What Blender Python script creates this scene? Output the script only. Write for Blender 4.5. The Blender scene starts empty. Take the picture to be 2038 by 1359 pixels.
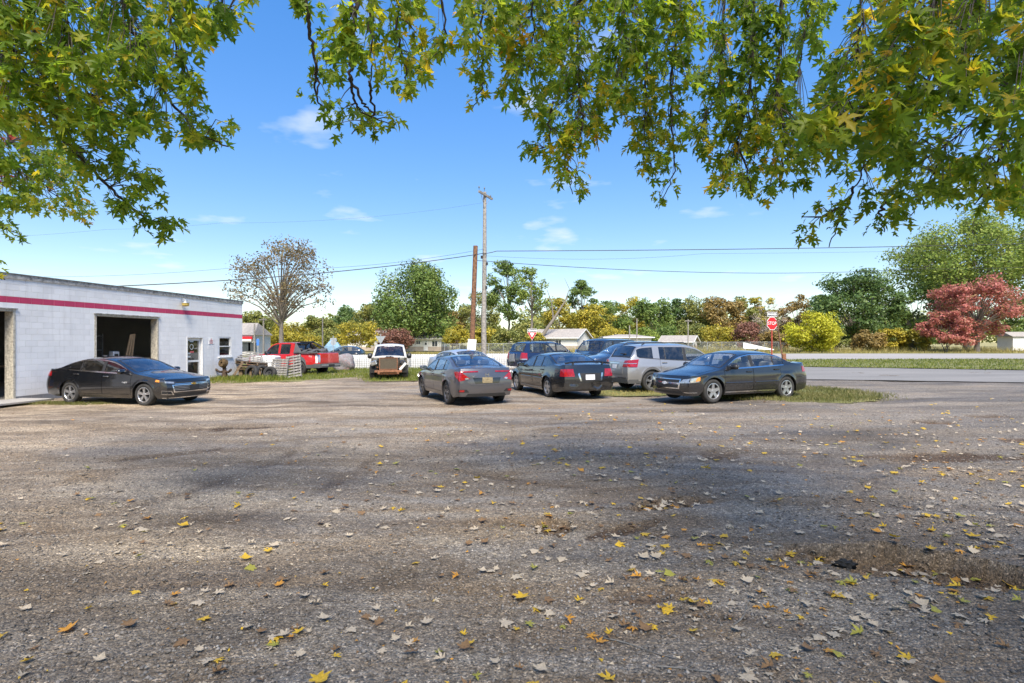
import bpy, bmesh, math, random
import numpy as np
from mathutils import Vector, Matrix
rad = math.radians
SC = bpy.context.scene
COL = SC.collection
random.seed(7)
rng = np.random.default_rng(7)

# ------------------------------------------------------------------ camera, sky, sun, exposure
CAMZ = 1.80
FPX, CX, CY = 1109.0, 1019.0, 678.0          # focal length and principal point in photo pixels
cam_data = bpy.data.cameras.new('camera')
cam_data.sensor_width = 36.0
cam_data.lens = FPX / 2038.0 * 36.0
cam_data.clip_start = 0.05
cam_data.clip_end = 3000
cam = bpy.data.objects.new('camera', cam_data)
COL.objects.link(cam)
cam.location = (0, 0, CAMZ)
cam.rotation_euler = (rad(90), 0, 0)
SC.camera = cam

SUN_EL, SUN_AZ = 51.0, 172.0                  # azimuth clockwise from +Y: behind the camera
w = bpy.data.worlds.new('World'); SC.world = w; w.use_nodes = True
nt = w.node_tree; nt.nodes.clear()
def wn(t): return nt.nodes.new(t)
sky = wn('ShaderNodeTexSky'); sky.sky_type = 'NISHITA'; sky.sun_disc = False
sky.sun_elevation = rad(SUN_EL); sky.sun_rotation = rad(SUN_AZ)
sky.air_density = 1.0; sky.dust_density = 0.0; sky.ozone_density = 1.5
hs = wn('ShaderNodeHueSaturation'); hs.inputs['Hue'].default_value = .516; hs.inputs['Saturation'].default_value = 2.12; hs.inputs['Value'].default_value = 1.28
tc = wn('ShaderNodeTexCoord'); sep = wn('ShaderNodeSeparateXYZ')
nt.links.new(tc.outputs['Generated'], sep.inputs[0])
addz = wn('ShaderNodeMath'); addz.operation = 'ADD'; addz.inputs[1].default_value = 0.10
mx = wn('ShaderNodeMath'); mx.operation = 'MAXIMUM'; mx.inputs[1].default_value = 0.02
nt.links.new(sep.outputs['Z'], addz.inputs[0]); nt.links.new(addz.outputs[0], mx.inputs[0])
dx = wn('ShaderNodeMath'); dx.operation = 'DIVIDE'; dy = wn('ShaderNodeMath'); dy.operation = 'DIVIDE'
nt.links.new(sep.outputs['X'], dx.inputs[0]); nt.links.new(mx.outputs[0], dx.inputs[1])
nt.links.new(sep.outputs['Y'], dy.inputs[0]); nt.links.new(mx.outputs[0], dy.inputs[1])
comb = wn('ShaderNodeCombineXYZ'); nt.links.new(dx.outputs[0], comb.inputs[0]); nt.links.new(dy.outputs[0], comb.inputs[1])
comb.inputs[2].default_value = 3.7
cn = wn('ShaderNodeTexNoise'); cn.inputs['Scale'].default_value = 1.9; cn.inputs['Detail'].default_value = 5; cn.inputs['Roughness'].default_value = .52
nt.links.new(comb.outputs[0], cn.inputs['Vector'])
cr = wn('ShaderNodeValToRGB'); cr.color_ramp.elements[0].position = .595; cr.color_ramp.elements[1].position = .76
cr.color_ramp.elements[0].color = (0, 0, 0, 1); cr.color_ramp.elements[1].color = (.62, .62, .62, 1)
nt.links.new(cn.outputs['Fac'], cr.inputs[0])
mixc = wn('ShaderNodeMix'); mixc.data_type = 'RGBA'
nt.links.new(cr.outputs[0], mixc.inputs[0]); gam = wn('ShaderNodeGamma'); gam.inputs[1].default_value = .49; nt.links.new(sky.outputs[0], gam.inputs[0]); nt.links.new(gam.outputs[0], hs.inputs['Color'])
nt.links.new(hs.outputs[0], mixc.inputs[6]); mixc.inputs[7].default_value = (2.9, 3.0, 3.1, 1)
bg = wn('ShaderNodeBackground'); bg.inputs['Strength'].default_value = 0.145
nt.links.new(mixc.outputs[2], bg.inputs['Color'])
wo = wn('ShaderNodeOutputWorld'); nt.links.new(bg.outputs[0], wo.inputs[0])

sd = bpy.data.lights.new('sun', 'SUN'); sd.energy = 3.4; sd.angle = rad(30.0); sd.color = (1.0, 0.91, 0.78)
sun = bpy.data.objects.new('sun', sd); COL.objects.link(sun)
_s = Vector((math.sin(rad(SUN_AZ)) * math.cos(rad(SUN_EL)), math.cos(rad(SUN_AZ)) * math.cos(rad(SUN_EL)), math.sin(rad(SUN_EL))))
sun.rotation_euler = _s.to_track_quat('Z', 'Y').to_euler()
sun.location = (-10, -20, 30)
SC.view_settings.view_transform = 'Standard'; SC.view_settings.look = 'None'
SC.view_settings.exposure = 1.40; SC.view_settings.gamma = 1.0; SC.view_settings.use_curve_mapping = False
SC.render.engine = 'CYCLES'
SC.cycles.max_bounces = 8; SC.cycles.transparent_max_bounces = 12; SC.cycles.diffuse_bounces = 3; SC.cycles.glossy_bounces = 3
SC.cycles.use_denoising = True
SC.cycles.caustics_reflective = False; SC.cycles.caustics_refractive = False

# ------------------------------------------------------------------ helpers
def gz(x, y=0.0):
    return 0.22 * math.tanh(x / 20.0)                   # the yard falls gently to the left
def PX(px, d): return (px - CX) / FPX * d
def PZ(py, d): return CAMZ + (CY - py) / FPX * d
def P3(px, py, d): return Vector((PX(px, d), d, PZ(py, d)))

class MB:
    def __init__(s): s.v = []; s.f = []; s.m = []
    def add(s, vs, fs, mi=0):
        o = len(s.v); s.v += [tuple(p) for p in vs]
        for f in fs: s.f.append(tuple(i + o for i in f)); s.m.append(mi)
        return s
    def box(s, c, d, rz=0.0, M=None, mi=0):
        hx, hy, hz = d[0] / 2, d[1] / 2, d[2] / 2
        vs = [Vector((a * hx, b * hy, e * hz)) for e in (-1, 1) for b in (-1, 1) for a in (-1, 1)]
        R = M if M is not None else Matrix.Rotation(rz, 3, 'Z')
        vs = [R @ p + Vector(c) for p in vs]
        return s.add(vs, [(0, 2, 3, 1), (4, 5, 7, 6), (0, 1, 5, 4), (2, 6, 7, 3), (0, 4, 6, 2), (1, 3, 7, 5)], mi)
    def bbox(s, c, d, b=.02, rz=0.0, M=None, mi=0):
        """box with chamfered vertical and top edges"""
        hx, hy, hz = d[0] / 2, d[1] / 2, d[2] / 2
        R = M if M is not None else Matrix.Rotation(rz, 3, 'Z')
        rings = []
        for z, k in ((-hz, b), (-hz + b, 0), (hz - b, 0), (hz, b)):
            x, y = hx - k, hy - k
            rings.append([(x, y - b, z), (x - b, y, z), (-x + b, y, z), (-x, y - b, z), (-x, -y + b, z), (-x + b, -y, z), (x - b, -y, z), (x, -y + b, z)])
        vs = [R @ Vector(p) + Vector(c) for r in rings for p in r]
        fs = []
        for k in range(3):
            for i in range(8):
                j = (i + 1) % 8; fs.append((k * 8 + i, k * 8 + j, k * 8 + 8 + j, k * 8 + 8 + i))
        fs.append(tuple(range(7, -1, -1))); fs.append(tuple(range(24, 32)))
        return s.add(vs, fs, mi)
    def tube(s, pts, r, n=8, cap=True, mi=0):
        pts = [Vector(p) for p in pts]
        if not hasattr(r, '__len__'): r = [r] * len(pts)
        vs = []; fs = []; ref = None
        for i, p in enumerate(pts):
            t = (pts[min(i + 1, len(pts) - 1)] - pts[max(i - 1, 0)])
            t = t.normalized() if t.length > 1e-9 else Vector((0, 0, 1))
            if ref is None: ref = t.orthogonal().normalized()
            a = (ref - t * ref.dot(t)); a = a.normalized() if a.length > 1e-6 else t.orthogonal().normalized()
            ref = a; b = t.cross(a)
            for k in range(n):
                q = 2 * math.pi * k / n; vs.append(p + (a * math.cos(q) + b * math.sin(q)) * r[i])
        for i in range(len(pts) - 1):
            for k in range(n):
                j = (k + 1) % n; fs.append((i * n + k, i * n + j, i * n + n + j, i * n + n + k))
        if cap: fs.append(tuple(range(n - 1, -1, -1))); fs.append(tuple((len(pts) - 1) * n + k for k in range(n)))
        return s.add(vs, fs, mi)
    def lathe(s, prof, n=24, axis='Z', M=None, c=(0, 0, 0), mi=0):
        vs = []; fs = []
        for (r, h) in prof:
            for k in range(n):
                q = 2 * math.pi * k / n
                p = Vector((r * math.cos(q), r * math.sin(q), h))
                if axis == 'Y': p = Vector((p.x, h, p.y))
                elif axis == 'X': p = Vector((h, p.x, p.y))
                if M is not None: p = M @ p
                vs.append(p + Vector(c))
        for i in range(len(prof) - 1):
            for k in range(n):
                j = (k + 1) % n; fs.append((i * n + k, i * n + j, i * n + n + j, i * n + n + k))
        return s.add(vs, fs, mi)
    def grid(s, fn, us, vs_, flip=False, mi=0):
        nu, nv = len(us), len(vs_)
        pts = [fn(u, v) for u in us for v in vs_]; fs = []
        for i in range(nu - 1):
            for j in range(nv - 1):
                a, b, c, d = i * nv + j, (i + 1) * nv + j, (i + 1) * nv + j + 1, i * nv + j + 1
                fs.append((a, d, c, b) if flip else (a, b, c, d))
        return s.add(pts, fs, mi)
    def mesh(s, name, mats, smooth=False, merge=0, angle=None):
        me = bpy.data.meshes.new(name); me.from_pydata([tuple(p) for p in s.v], [], s.f)
        for m in (mats if isinstance(mats, (list, tuple)) else [mats]): me.materials.append(m)
        if len(me.materials) > 1: me.polygons.foreach_set('material_index', s.m)
        if merge:
            b = bmesh.new(); b.from_mesh(me); bmesh.ops.remove_doubles(b, verts=b.verts, dist=merge); b.to_mesh(me); b.free()
        if smooth:
            me.polygons.foreach_set('use_smooth', [True] * len(me.polygons))
            if angle: me.set_sharp_from_angle(angle=rad(angle))
        me.update(); return me
    def build(s, name, mats, parent=None, smooth=False, merge=0, angle=None, loc=None, rot=None):
        return link(name, s.mesh(name, mats, smooth, merge, angle), parent, loc, rot)

def link(name, me, parent=None, loc=None, rot=None):
    o = bpy.data.objects.new(name, me); COL.objects.link(o)
    if parent is not None: o.parent = parent
    if loc is not None: o.location = loc
    if rot is not None: o.rotation_euler = rot
    return o
def tag(o, label, cat, group=None, kind=None):
    o['label'] = label; o['category'] = cat
    if group: o['group'] = group
    if kind: o['kind'] = kind
    return o
def thing(name, label, cat, loc=(0, 0, 0), rz=0.0, group=None):
    o = bpy.data.objects.new(name, None); COL.objects.link(o)
    o.location = loc; o.rotation_euler = (0, 0, rz); o.empty_display_size = .3
    return tag(o, label, cat, group)
def structure(o, label=None):
    o['kind'] = 'structure'
    if label: o['label'] = label
    return o
def copy_tree(o, parent=None):
    c = o.copy(); COL.objects.link(c); c.parent = parent
    for ch in list(o.children): copy_tree(ch, c)
    return c
def fast_mesh(name, V, F, mats, smooth=False, mi=None):
    """V (n,3) array, F (m,k) array of equal-sided faces"""
    me = bpy.data.meshes.new(name); V = np.asarray(V, np.float32); F = np.asarray(F, np.int32); k = F.shape[1]
    me.vertices.add(len(V)); me.vertices.foreach_set('co', V.ravel())
    me.loops.add(F.size); me.loops.foreach_set('vertex_index', F.ravel())
    me.polygons.add(len(F)); me.polygons.foreach_set('loop_start', np.arange(0, F.size, k, dtype=np.int32))
    for m in (mats if isinstance(mats, (list, tuple)) else [mats]): me.materials.append(m)
    if mi is not None: me.polygons.foreach_set('material_index', np.asarray(mi, np.int32))
    if smooth: me.polygons.foreach_set('use_smooth', [True] * len(F))
    me.update(calc_edges=True); me.validate(); return me
def text_mesh(name, s, size, mat, parent, loc, rot, extrude=.002, align='CENTER'):
    cu = bpy.data.curves.new(name, 'FONT'); cu.body = s; cu.size = size; cu.extrude = extrude; cu.align_x = align; cu.align_y = 'CENTER'
    t = bpy.data.objects.new('tmp_text', cu); COL.objects.link(t)
    dg = bpy.context.evaluated_depsgraph_get(); me = bpy.data.meshes.new_from_object(t.evaluated_get(dg))
    bpy.data.objects.remove(t); me.materials.clear(); me.materials.append(mat)
    return link(name, me, parent, loc, rot)
def pchip(pts):
    xs = [p[0] for p in pts]; ys = [p[1] for p in pts]; n = len(xs)
    h = [xs[i + 1] - xs[i] for i in range(n - 1)]; dl = [(ys[i + 1] - ys[i]) / h[i] for i in range(n - 1)]
    m = [0.0] * n
    for i in range(1, n - 1):
        if dl[i - 1] * dl[i] > 0:
            w1, w2 = 2 * h[i] + h[i - 1], h[i] + 2 * h[i - 1]; m[i] = (w1 + w2) / (w1 / dl[i - 1] + w2 / dl[i])
    m[0], m[-1] = dl[0], dl[-1]
    def f(x):
        if x <= xs[0]: return ys[0]
        if x >= xs[-1]: return ys[-1]
        i = 0
        while x > xs[i + 1]: i += 1
        t = (x - xs[i]) / h[i]
        return ((1 + 2 * t) * (1 - t) ** 2 * ys[i] + t * (1 - t) ** 2 * h[i] * m[i] + t * t * (3 - 2 * t) * ys[i + 1] + t * t * (t - 1) * h[i] * m[i + 1])
    return f
def inside(poly, x, y):
    r = False; n = len(poly); j = n - 1
    for i in range(n):
        xi, yi = poly[i]; xj, yj = poly[j]
        if (yi > y) != (yj > y) and x < (xj - xi) * (y - yi) / (yj - yi) + xi: r = not r
        j = i
    return r

# ------------------------------------------------------------------ materials
def newmat(name):
    m = bpy.data.materials.new(name); m.use_nodes = True; n = m.node_tree
    return m, n, n.nodes['Principled BSDF']
def N(n, t, **kw):
    x = n.nodes.new(t)
    for k, v in kw.items():
        if k in x.inputs.keys(): x.inputs[k].default_value = v
        else: setattr(x, k, v)
    return x
def ramp(n, fac, stops):
    r = n.nodes.new('ShaderNodeValToRGB'); e = r.color_ramp.elements
    while len(e) < len(stops): e.new(.5)
    for el, (p, c) in zip(e, stops): el.position = p; el.color = (*c, 1)
    n.links.new(fac, r.inputs[0]); return r
def plain(name, c, rough=.6, metal=0.0, var=.12, scale=8.0, bump=0.0, spec=.5, coat=0.0, detail=4):
    """base colour broken by soft object-space noise"""
    m, n, b = newmat(name)
    t = N(n, 'ShaderNodeTexCoord'); z = N(n, 'ShaderNodeTexNoise', Scale=scale, Detail=detail)
    n.links.new(t.outputs['Object'], z.inputs['Vector'])
    r = ramp(n, z.outputs['Fac'], [(.3, tuple(max(0, k * (1 - var)) for k in c)), (.7, tuple(min(1, k * (1 + var)) for k in c))])
    n.links.new(r.outputs[0], b.inputs['Base Color'])
    b.inputs['Roughness'].default_value = rough; b.inputs['Metallic'].default_value = metal
    b.inputs['Specular IOR Level'].default_value = spec; b.inputs['Coat Weight'].default_value = coat
    if bump:
        bp = N(n, 'ShaderNodeBump', Strength=bump, Distance=.02); n.links.new(z.outputs['Fac'], bp.inputs['Height']); n.links.new(bp.outputs[0], b.inputs['Normal'])
    return m
def paint(name, c, metal=.35, dirt=.25, rough=.22):
    """car paint: metallic base, clear coat, road dust gathered by noise on the lower body"""
    m, n, b = newmat(name)
    t = N(n, 'ShaderNodeTexCoord'); z = N(n, 'ShaderNodeTexNoise', Scale=2.6, Detail=6, Roughness=.6)
    n.links.new(t.outputs['Object'], z.inputs['Vector'])
    s = N(n, 'ShaderNodeSeparateXYZ'); n.links.new(t.outputs['Object'], s.inputs[0])
    mr = N(n, 'ShaderNodeMapRange'); mr.inputs[1].default_value = .75; mr.inputs[2].default_value = .15; n.links.new(s.outputs['Z'], mr.inputs[0])
    r = ramp(n, z.outputs['Fac'], [(.38, (0, 0, 0)), (.75, (1, 1, 1))])
    a = N(n, 'ShaderNodeMath', operation='MULTIPLY'); n.links.new(mr.outputs[0], a.inputs[0]); a.inputs[1].default_value = dirt * 1.6
    a2 = N(n, 'ShaderNodeMath', operation='MULTIPLY'); n.links.new(r.outputs[0], a2.inputs[0]); a2.inputs[1].default_value = dirt * .25
    a3 = N(n, 'ShaderNodeMath', operation='ADD', use_clamp=True); n.links.new(a.outputs[0], a3.inputs[0]); n.links.new(a2.outputs[0], a3.inputs[1])
    mix = N(n, 'ShaderNodeMix', data_type='RGBA'); n.links.new(a3.outputs[0], mix.inputs[0])
    mix.inputs[6].default_value = (*c, 1); mix.inputs[7].default_value = (.20, .165, .13, 1)
    n.links.new(mix.outputs[2], b.inputs['Base Color'])
    b.inputs['Metallic'].default_value = metal; b.inputs['Coat Weight'].default_value = 1.0; b.inputs['Coat Roughness'].default_value = .02; b.inputs['Coat IOR'].default_value = 1.6
    rr = N(n, 'ShaderNodeMapRange'); rr.inputs[3].default_value = rough; rr.inputs[4].default_value = .75; n.links.new(a3.outputs[0], rr.inputs[0]); n.links.new(rr.outputs[0], b.inputs['Roughness'])
    cw = N(n, 'ShaderNodeMapRange'); cw.inputs[3].default_value = .9; cw.inputs[4].default_value = .1; n.links.new(a3.outputs[0], cw.inputs[0]); n.links.new(cw.outputs[0], b.inputs['Coat Weight'])
    return m
def glass(name, tint=(.35, .38, .38), clear=.7):
    """thin sheet of tinted car glass: see-through, reflecting more at grazing angles"""
    m, n, b = newmat(name); n.nodes.remove(b); out = n.nodes['Material Output']
    tr = N(n, 'ShaderNodeBsdfTransparent'); tr.inputs[0].default_value = (*tint, 1)
    gl = N(n, 'ShaderNodeBsdfGlossy', Roughness=.02); gl.inputs[0].default_value = (.9, .95, 1, 1)
    df = N(n, 'ShaderNodeBsdfDiffuse'); df.inputs[0].default_value = (.25, .24, .22, 1)
    lw = N(n, 'ShaderNodeLayerWeight', Blend=.5); pw = N(n, 'ShaderNodeMath', operation='POWER'); n.links.new(lw.outputs['Facing'], pw.inputs[0]); pw.inputs[1].default_value = 3.2
    fr = N(n, 'ShaderNodeMath', operation='MULTIPLY_ADD', use_clamp=True); n.links.new(pw.outputs[0], fr.inputs[0]); fr.inputs[1].default_value = .85; fr.inputs[2].default_value = .09
    nz = N(n, 'ShaderNodeTexNoise', Scale=5.0, Detail=5); tcx = N(n, 'ShaderNodeTexCoord'); n.links.new(tcx.outputs['Object'], nz.inputs['Vector'])
    dr = ramp(n, nz.outputs['Fac'], [(.45, (.02,) * 3), (.8, (.16,) * 3)])
    m0 = N(n, 'ShaderNodeMixShader'); n.links.new(dr.outputs[0], m0.inputs[0]); n.links.new(tr.outputs[0], m0.inputs[1]); n.links.new(df.outputs[0], m0.inputs[2])
    mx_ = N(n, 'ShaderNodeMixShader'); n.links.new(fr.outputs[0], mx_.inputs[0]); n.links.new(m0.outputs[0], mx_.inputs[1]); n.links.new(gl.outputs[0], mx_.inputs[2])
    n.links.new(mx_.outputs[0], out.inputs[0]); return m
def leafmat(name, stops, trans=.45, rough=.5, seed=0.0, var_scale=.35, spec=.3, glow=None):
    """foliage: each leaf (mesh island or object) picks its own colour; light passes through"""
    m, n, b = newmat(name); out = n.nodes['Material Output']
    g = N(n, 'ShaderNodeNewGeometry'); oi = N(n, 'ShaderNodeObjectInfo')
    a = N(n, 'ShaderNodeMath', operation='ADD'); n.links.new(g.outputs['Random Per Island'], a.inputs[0]); n.links.new(oi.outputs['Random'], a.inputs[1])
    f = N(n, 'ShaderNodeMath', operation='FRACT'); n.links.new(a.outputs[0], f.inputs[0])
    z = N(n, 'ShaderNodeTexNoise', Scale=var_scale, Detail=2); n.links.new(g.outputs['Position'], z.inputs['Vector'])
    mm = N(n, 'ShaderNodeMath', operation='MULTIPLY_ADD', use_clamp=True); n.links.new(z.outputs['Fac'], mm.inputs[0]); mm.inputs[1].default_value = 1.1; 
    sc = N(n, 'ShaderNodeMath', operation='MULTIPLY_ADD'); n.links.new(f.outputs[0], sc.inputs[0]); sc.inputs[1].default_value = .62; sc.inputs[2].default_value = -.36
    n.links.new(sc.outputs[0], mm.inputs[2])
    r = ramp(n, mm.outputs[0], stops)
    n.links.new(r.outputs[0], b.inputs['Base Color']); b.inputs['Roughness'].default_value = rough; b.inputs['Specular IOR Level'].default_value = spec
    t = N(n, 'ShaderNodeBsdfTranslucent'); n.links.new(r.outputs[0], t.inputs[0])
    if glow:                                   # light coming through a leaf is yellower than light bouncing off it
        tm = N(n, 'ShaderNodeMix', data_type='RGBA', blend_type='MULTIPLY'); tm.inputs[0].default_value = 1.0; n.links.new(r.outputs[0], tm.inputs[6]); tm.inputs[7].default_value = (*glow, 1); n.links.new(tm.outputs[2], t.inputs[0])
    mixs = N(n, 'ShaderNodeMixShader', Fac=trans); n.links.new(b.outputs[0], mixs.inputs[1]); n.links.new(t.outputs[0], mixs.inputs[2]); n.links.new(mixs.outputs[0], out.inputs[0])
    return m
M = {}
M['tyre'] = plain('tyre_rubber', (.028, .027, .026), .85, var=.35, scale=6)
M['alloy'] = plain('alloy_wheel', (.52, .52, .53), .32, .85, var=.12)
M['darkalloy'] = plain('grey_alloy_wheel', (.17, .17, .18), .35, .8, var=.15)
M['chrome'] = plain('chrome', (.74, .74, .75), .16, 1.0, var=.05)
M['black'] = plain('black_plastic', (.018, .018, .019), .5, var=.2)
M['under'] = plain('underbody', (.015, .014, .013), .9, var=.3)
M['seat'] = plain('seat_fabric', (.09, .088, .085), .9, var=.2)
M['seatlight'] = plain('grey_seat_fabric', (.30, .29, .27), .9, var=.15)
M['glass'] = glass('car_glass', (.74, .78, .78))
M['tint'] = glass('tinted_glass', (.10, .105, .11))
M['lampred'] = plain('red_lamp_plastic', (.26, .006, .008), .12, var=.4, scale=22, coat=1)
M['lampclear'] = plain('clear_lamp', (.42, .43, .44), .1, .6, var=.25, scale=18, coat=1)
M['lampdark'] = plain('dark_lamp', (.06, .06, .065), .1, .3, var=.4, scale=18, coat=1)
M['amber'] = plain('amber_lamp', (.75, .25, .03), .15, var=.2, coat=1)
M['whitepaint'] = plain('white_paint', (.74, .74, .72), .6, var=.06)
M['plate'] = plain('licence_plate', (.62, .63, .66), .45, var=.2, scale=30)
M['oldplate'] = plain('dirty_licence_plate', (.20, .16, .09), .6, var=.5, scale=30)
M['rust'] = plain('rusty_steel', (.23, .105, .055), .85, .2, var=.45, scale=12, bump=.3)
M['steel'] = plain('grey_steel', (.33, .33, .33), .5, .6, var=.2)
M['galv'] = plain('galvanised_steel', (.48, .49, .49), .45, .7, var=.12)
M['signwhite'] = plain('sign_white', (.80, .80, .78), .5, var=.05)
M['signred'] = plain('sign_red', (.62, .015, .022), .45, var=.07)
M['redpost'] = plain('faded_red_post', (.42, .07, .045), .7, var=.3, scale=20)
M['signblack'] = plain('sign_black', (.03, .03, .032), .5, var=.15)
# ------------------------------------------------------------------ ground
def ground_mat():
    m, n, b = newmat('gravel_asphalt')
    g = N(n, 'ShaderNodeNewGeometry'); pos = g.outputs['Position']
    big = N(n, 'ShaderNodeTexNoise', Scale=.16, Detail=5, Roughness=.6); n.links.new(pos, big.inputs['Vector'])
    mp = N(n, 'ShaderNodeMapping'); mp.inputs['Scale'].default_value = (.35, 1.0, 1.0); mp.inputs['Rotation'].default_value = (0, 0, rad(12)); n.links.new(pos, mp.inputs['Vector'])
    mid = N(n, 'ShaderNodeTexNoise', Scale=.75, Detail=7, Roughness=.62, Distortion=.6); n.links.new(mp.outputs[0], mid.inputs['Vector'])
    fine = N(n, 'ShaderNodeTexNoise', Scale=22, Detail=6, Roughness=.7); n.links.new(pos, fine.inputs['Vector'])
    vor = N(n, 'ShaderNodeTexVoronoi', Scale=55); n.links.new(pos, vor.inputs['Vector'])
    sp = N(n, 'ShaderNodeSeparateXYZ'); n.links.new(pos, sp.inputs[0])
    # the yard is dirtier and tanner towards the building, greyer chip-sealed asphalt towards the road
    mr = N(n, 'ShaderNodeMapRange'); mr.inputs[1].default_value = 7; mr.inputs[2].default_value = -13; mr.inputs[3].default_value = -.16; mr.inputs[4].default_value = .22; n.links.new(sp.outputs['X'], mr.inputs[0])
    ad = N(n, 'ShaderNodeMath', operation='ADD'); n.links.new(mr.outputs[0], ad.inputs[0])
    avg = N(n, 'ShaderNodeMath', operation='MULTIPLY_ADD'); n.links.new(big.outputs['Fac'], avg.inputs[0]); avg.inputs[1].default_value = .55
    hm = N(n, 'ShaderNodeMath', operation='MULTIPLY'); n.links.new(mid.outputs['Fac'], hm.inputs[0]); hm.inputs[1].default_value = .45
    n.links.new(hm.outputs[0], avg.inputs[2]); n.links.new(avg.outputs[0], ad.inputs[1])
    base = ramp(n, ad.outputs[0], [(.30, (.195, .175, .152)), (.43, (.28, .25, .215)), (.54, (.345, .29, .222)), (.70, (.45, .365, .265))])
    att = N(n, 'ShaderNodeAttribute', attribute_name='soil')
    mx1 = N(n, 'ShaderNodeMix', data_type='RGBA'); n.links.new(att.outputs['Fac'], mx1.inputs[0]); n.links.new(base.outputs[0], mx1.inputs[6]); mx1.inputs[7].default_value = (.095, .062, .038, 1)
    # trodden brown dirt lying over the grey chippings in ragged patches
    dn = N(n, 'ShaderNodeTexNoise', Scale=1.5, Detail=9, Roughness=.68, Distortion=.8); n.links.new(mp.outputs[0], dn.inputs['Vector'])
    dr = ramp(n, dn.outputs['Fac'], [(.44, (0, 0, 0)), (.56, (1, 1, 1))])
    dm = N(n, 'ShaderNodeMath', operation='MULTIPLY'); n.links.new(dr.outputs[0], dm.inputs[0]); dxm = N(n, 'ShaderNodeMapRange'); dxm.inputs[1].default_value = 9; dxm.inputs[2].default_value = 2; dxm.inputs[3].default_value = .25; dxm.inputs[4].default_value = .75; n.links.new(sp.outputs['X'], dxm.inputs[0]); n.links.new(dxm.outputs[0], dm.inputs[1])
    mxd = N(n, 'ShaderNodeMix', data_type='RGBA'); n.links.new(dm.outputs[0], mxd.inputs[0]); n.links.new(mx1.outputs[2], mxd.inputs[6]); mxd.inputs[7].default_value = (.235, .178, .12, 1)
    dk = N(n, 'ShaderNodeTexNoise', Scale=.55, Detail=8, Roughness=.7, Distortion=1.2); n.links.new(mp.outputs[0], dk.inputs['Vector'])
    dkr = ramp(n, dk.outputs['Fac'], [(.34, (.50, .50, .52)), (.50, (1, 1, 1)), (.66, (1.16, 1.12, 1.05))])
    mxk = N(n, 'ShaderNodeMix', data_type='RGBA', blend_type='MULTIPLY'); mxk.inputs[0].default_value = .9; n.links.new(mxd.outputs[2], mxk.inputs[6]); n.links.new(dkr.outputs[0], mxk.inputs[7])
    for (sc_, rot_, dist_, lo_, hi_) in ((.30, 28, 3.0, .60, .74), (.22, -16, 4.0, .62, .76)):
        mpt = N(n, 'ShaderNodeMapping'); mpt.inputs['Rotation'].default_value = (0, 0, rad(rot_)); mpt.inputs['Scale'].default_value = (.18, 1, 1); n.links.new(pos, mpt.inputs['Vector'])
        wv = N(n, 'ShaderNodeTexNoise', Scale=sc_ * 4, Detail=3, Roughness=.45, Distortion=.5); n.links.new(mpt.outputs[0], wv.inputs['Vector'])
        wr_ = ramp(n, wv.outputs['Fac'], [(.38, (.70, .67, .64)), (.48, (1, 1, 1)), (.60, (1.18, 1.16, 1.12))])
        mt_ = N(n, 'ShaderNodeMix', data_type='RGBA', blend_type='MULTIPLY'); mt_.inputs[0].default_value = .5; n.links.new(mxk.outputs[2], mt_.inputs[6]); n.links.new(wr_.outputs[0], mt_.inputs[7]); mxk = mt_
    spk = ramp(n, fine.outputs['Fac'], [(.28, (.34, .34, .34)), (.50, (.95, .95, .95)), (.72, (1.25, 1.25, 1.25))])
    mul = N(n, 'ShaderNodeMix', data_type='RGBA', blend_type='MULTIPLY'); mul.inputs[0].default_value = .9
    n.links.new(mxk.outputs[2], mul.inputs[6]); n.links.new(spk.outputs[0], mul.inputs[7])
    # every chip of the aggregate has its own tone
    v2 = N(n, 'ShaderNodeTexVoronoi', Scale=95); n.links.new(pos, v2.inputs['Vector'])
    st = N(n, 'ShaderNodeSeparateColor'); n.links.new(vor.outputs['Color'], st.inputs[0]); st2 = N(n, 'ShaderNodeSeparateColor'); n.links.new(v2.outputs['Color'], st2.inputs[0])
    ch = ramp(n, st.outputs[0], [(.0, (.62, .61, .60)), (.6, (1, 1, 1)), (.93, (1.25, 1.24, 1.22)), (1.0, (2.1, 2.1, 2.1))])
    ch2 = ramp(n, st2.outputs[1], [(.0, (.55, .54, .53)), (.55, (1, 1, 1)), (.90, (1.3, 1.3, 1.3)), (1.0, (2.4, 2.4, 2.4))])
    mu2 = N(n, 'ShaderNodeMix', data_type='RGBA', blend_type='MULTIPLY'); mu2.inputs[0].default_value = .8; n.links.new(mul.outputs[2], mu2.inputs[6]); n.links.new(ch.outputs[0], mu2.inputs[7])
    mx2 = N(n, 'ShaderNodeMix', data_type='RGBA', blend_type='MULTIPLY'); mx2.inputs[0].default_value = .8; n.links.new(mu2.outputs[2], mx2.inputs[6]); n.links.new(ch2.outputs[0], mx2.inputs[7])
    n.links.new(mx2.outputs[2], b.inputs['Base Color']); b.inputs['Specular IOR Level'].default_value = .35
    rr = ramp(n, mid.outputs['Fac'], [(.35, (.62,) * 3), (.6, (.95,) * 3)]); n.links.new(rr.outputs[0], b.inputs['Roughness'])
    h = N(n, 'ShaderNodeMath', operation='MULTIPLY_ADD'); n.links.new(vor.outputs['Distance'], h.inputs[0]); h.inputs[1].default_value = -.5; n.links.new(fine.outputs['Fac'], h.inputs[2])
    bp = N(n, 'ShaderNodeBump', Strength=1.0, Distance=.035); n.links.new(h.outputs[0], bp.inputs['Height']); n.links.new(bp.outputs[0], b.inputs['Normal'])
    return m
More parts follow.
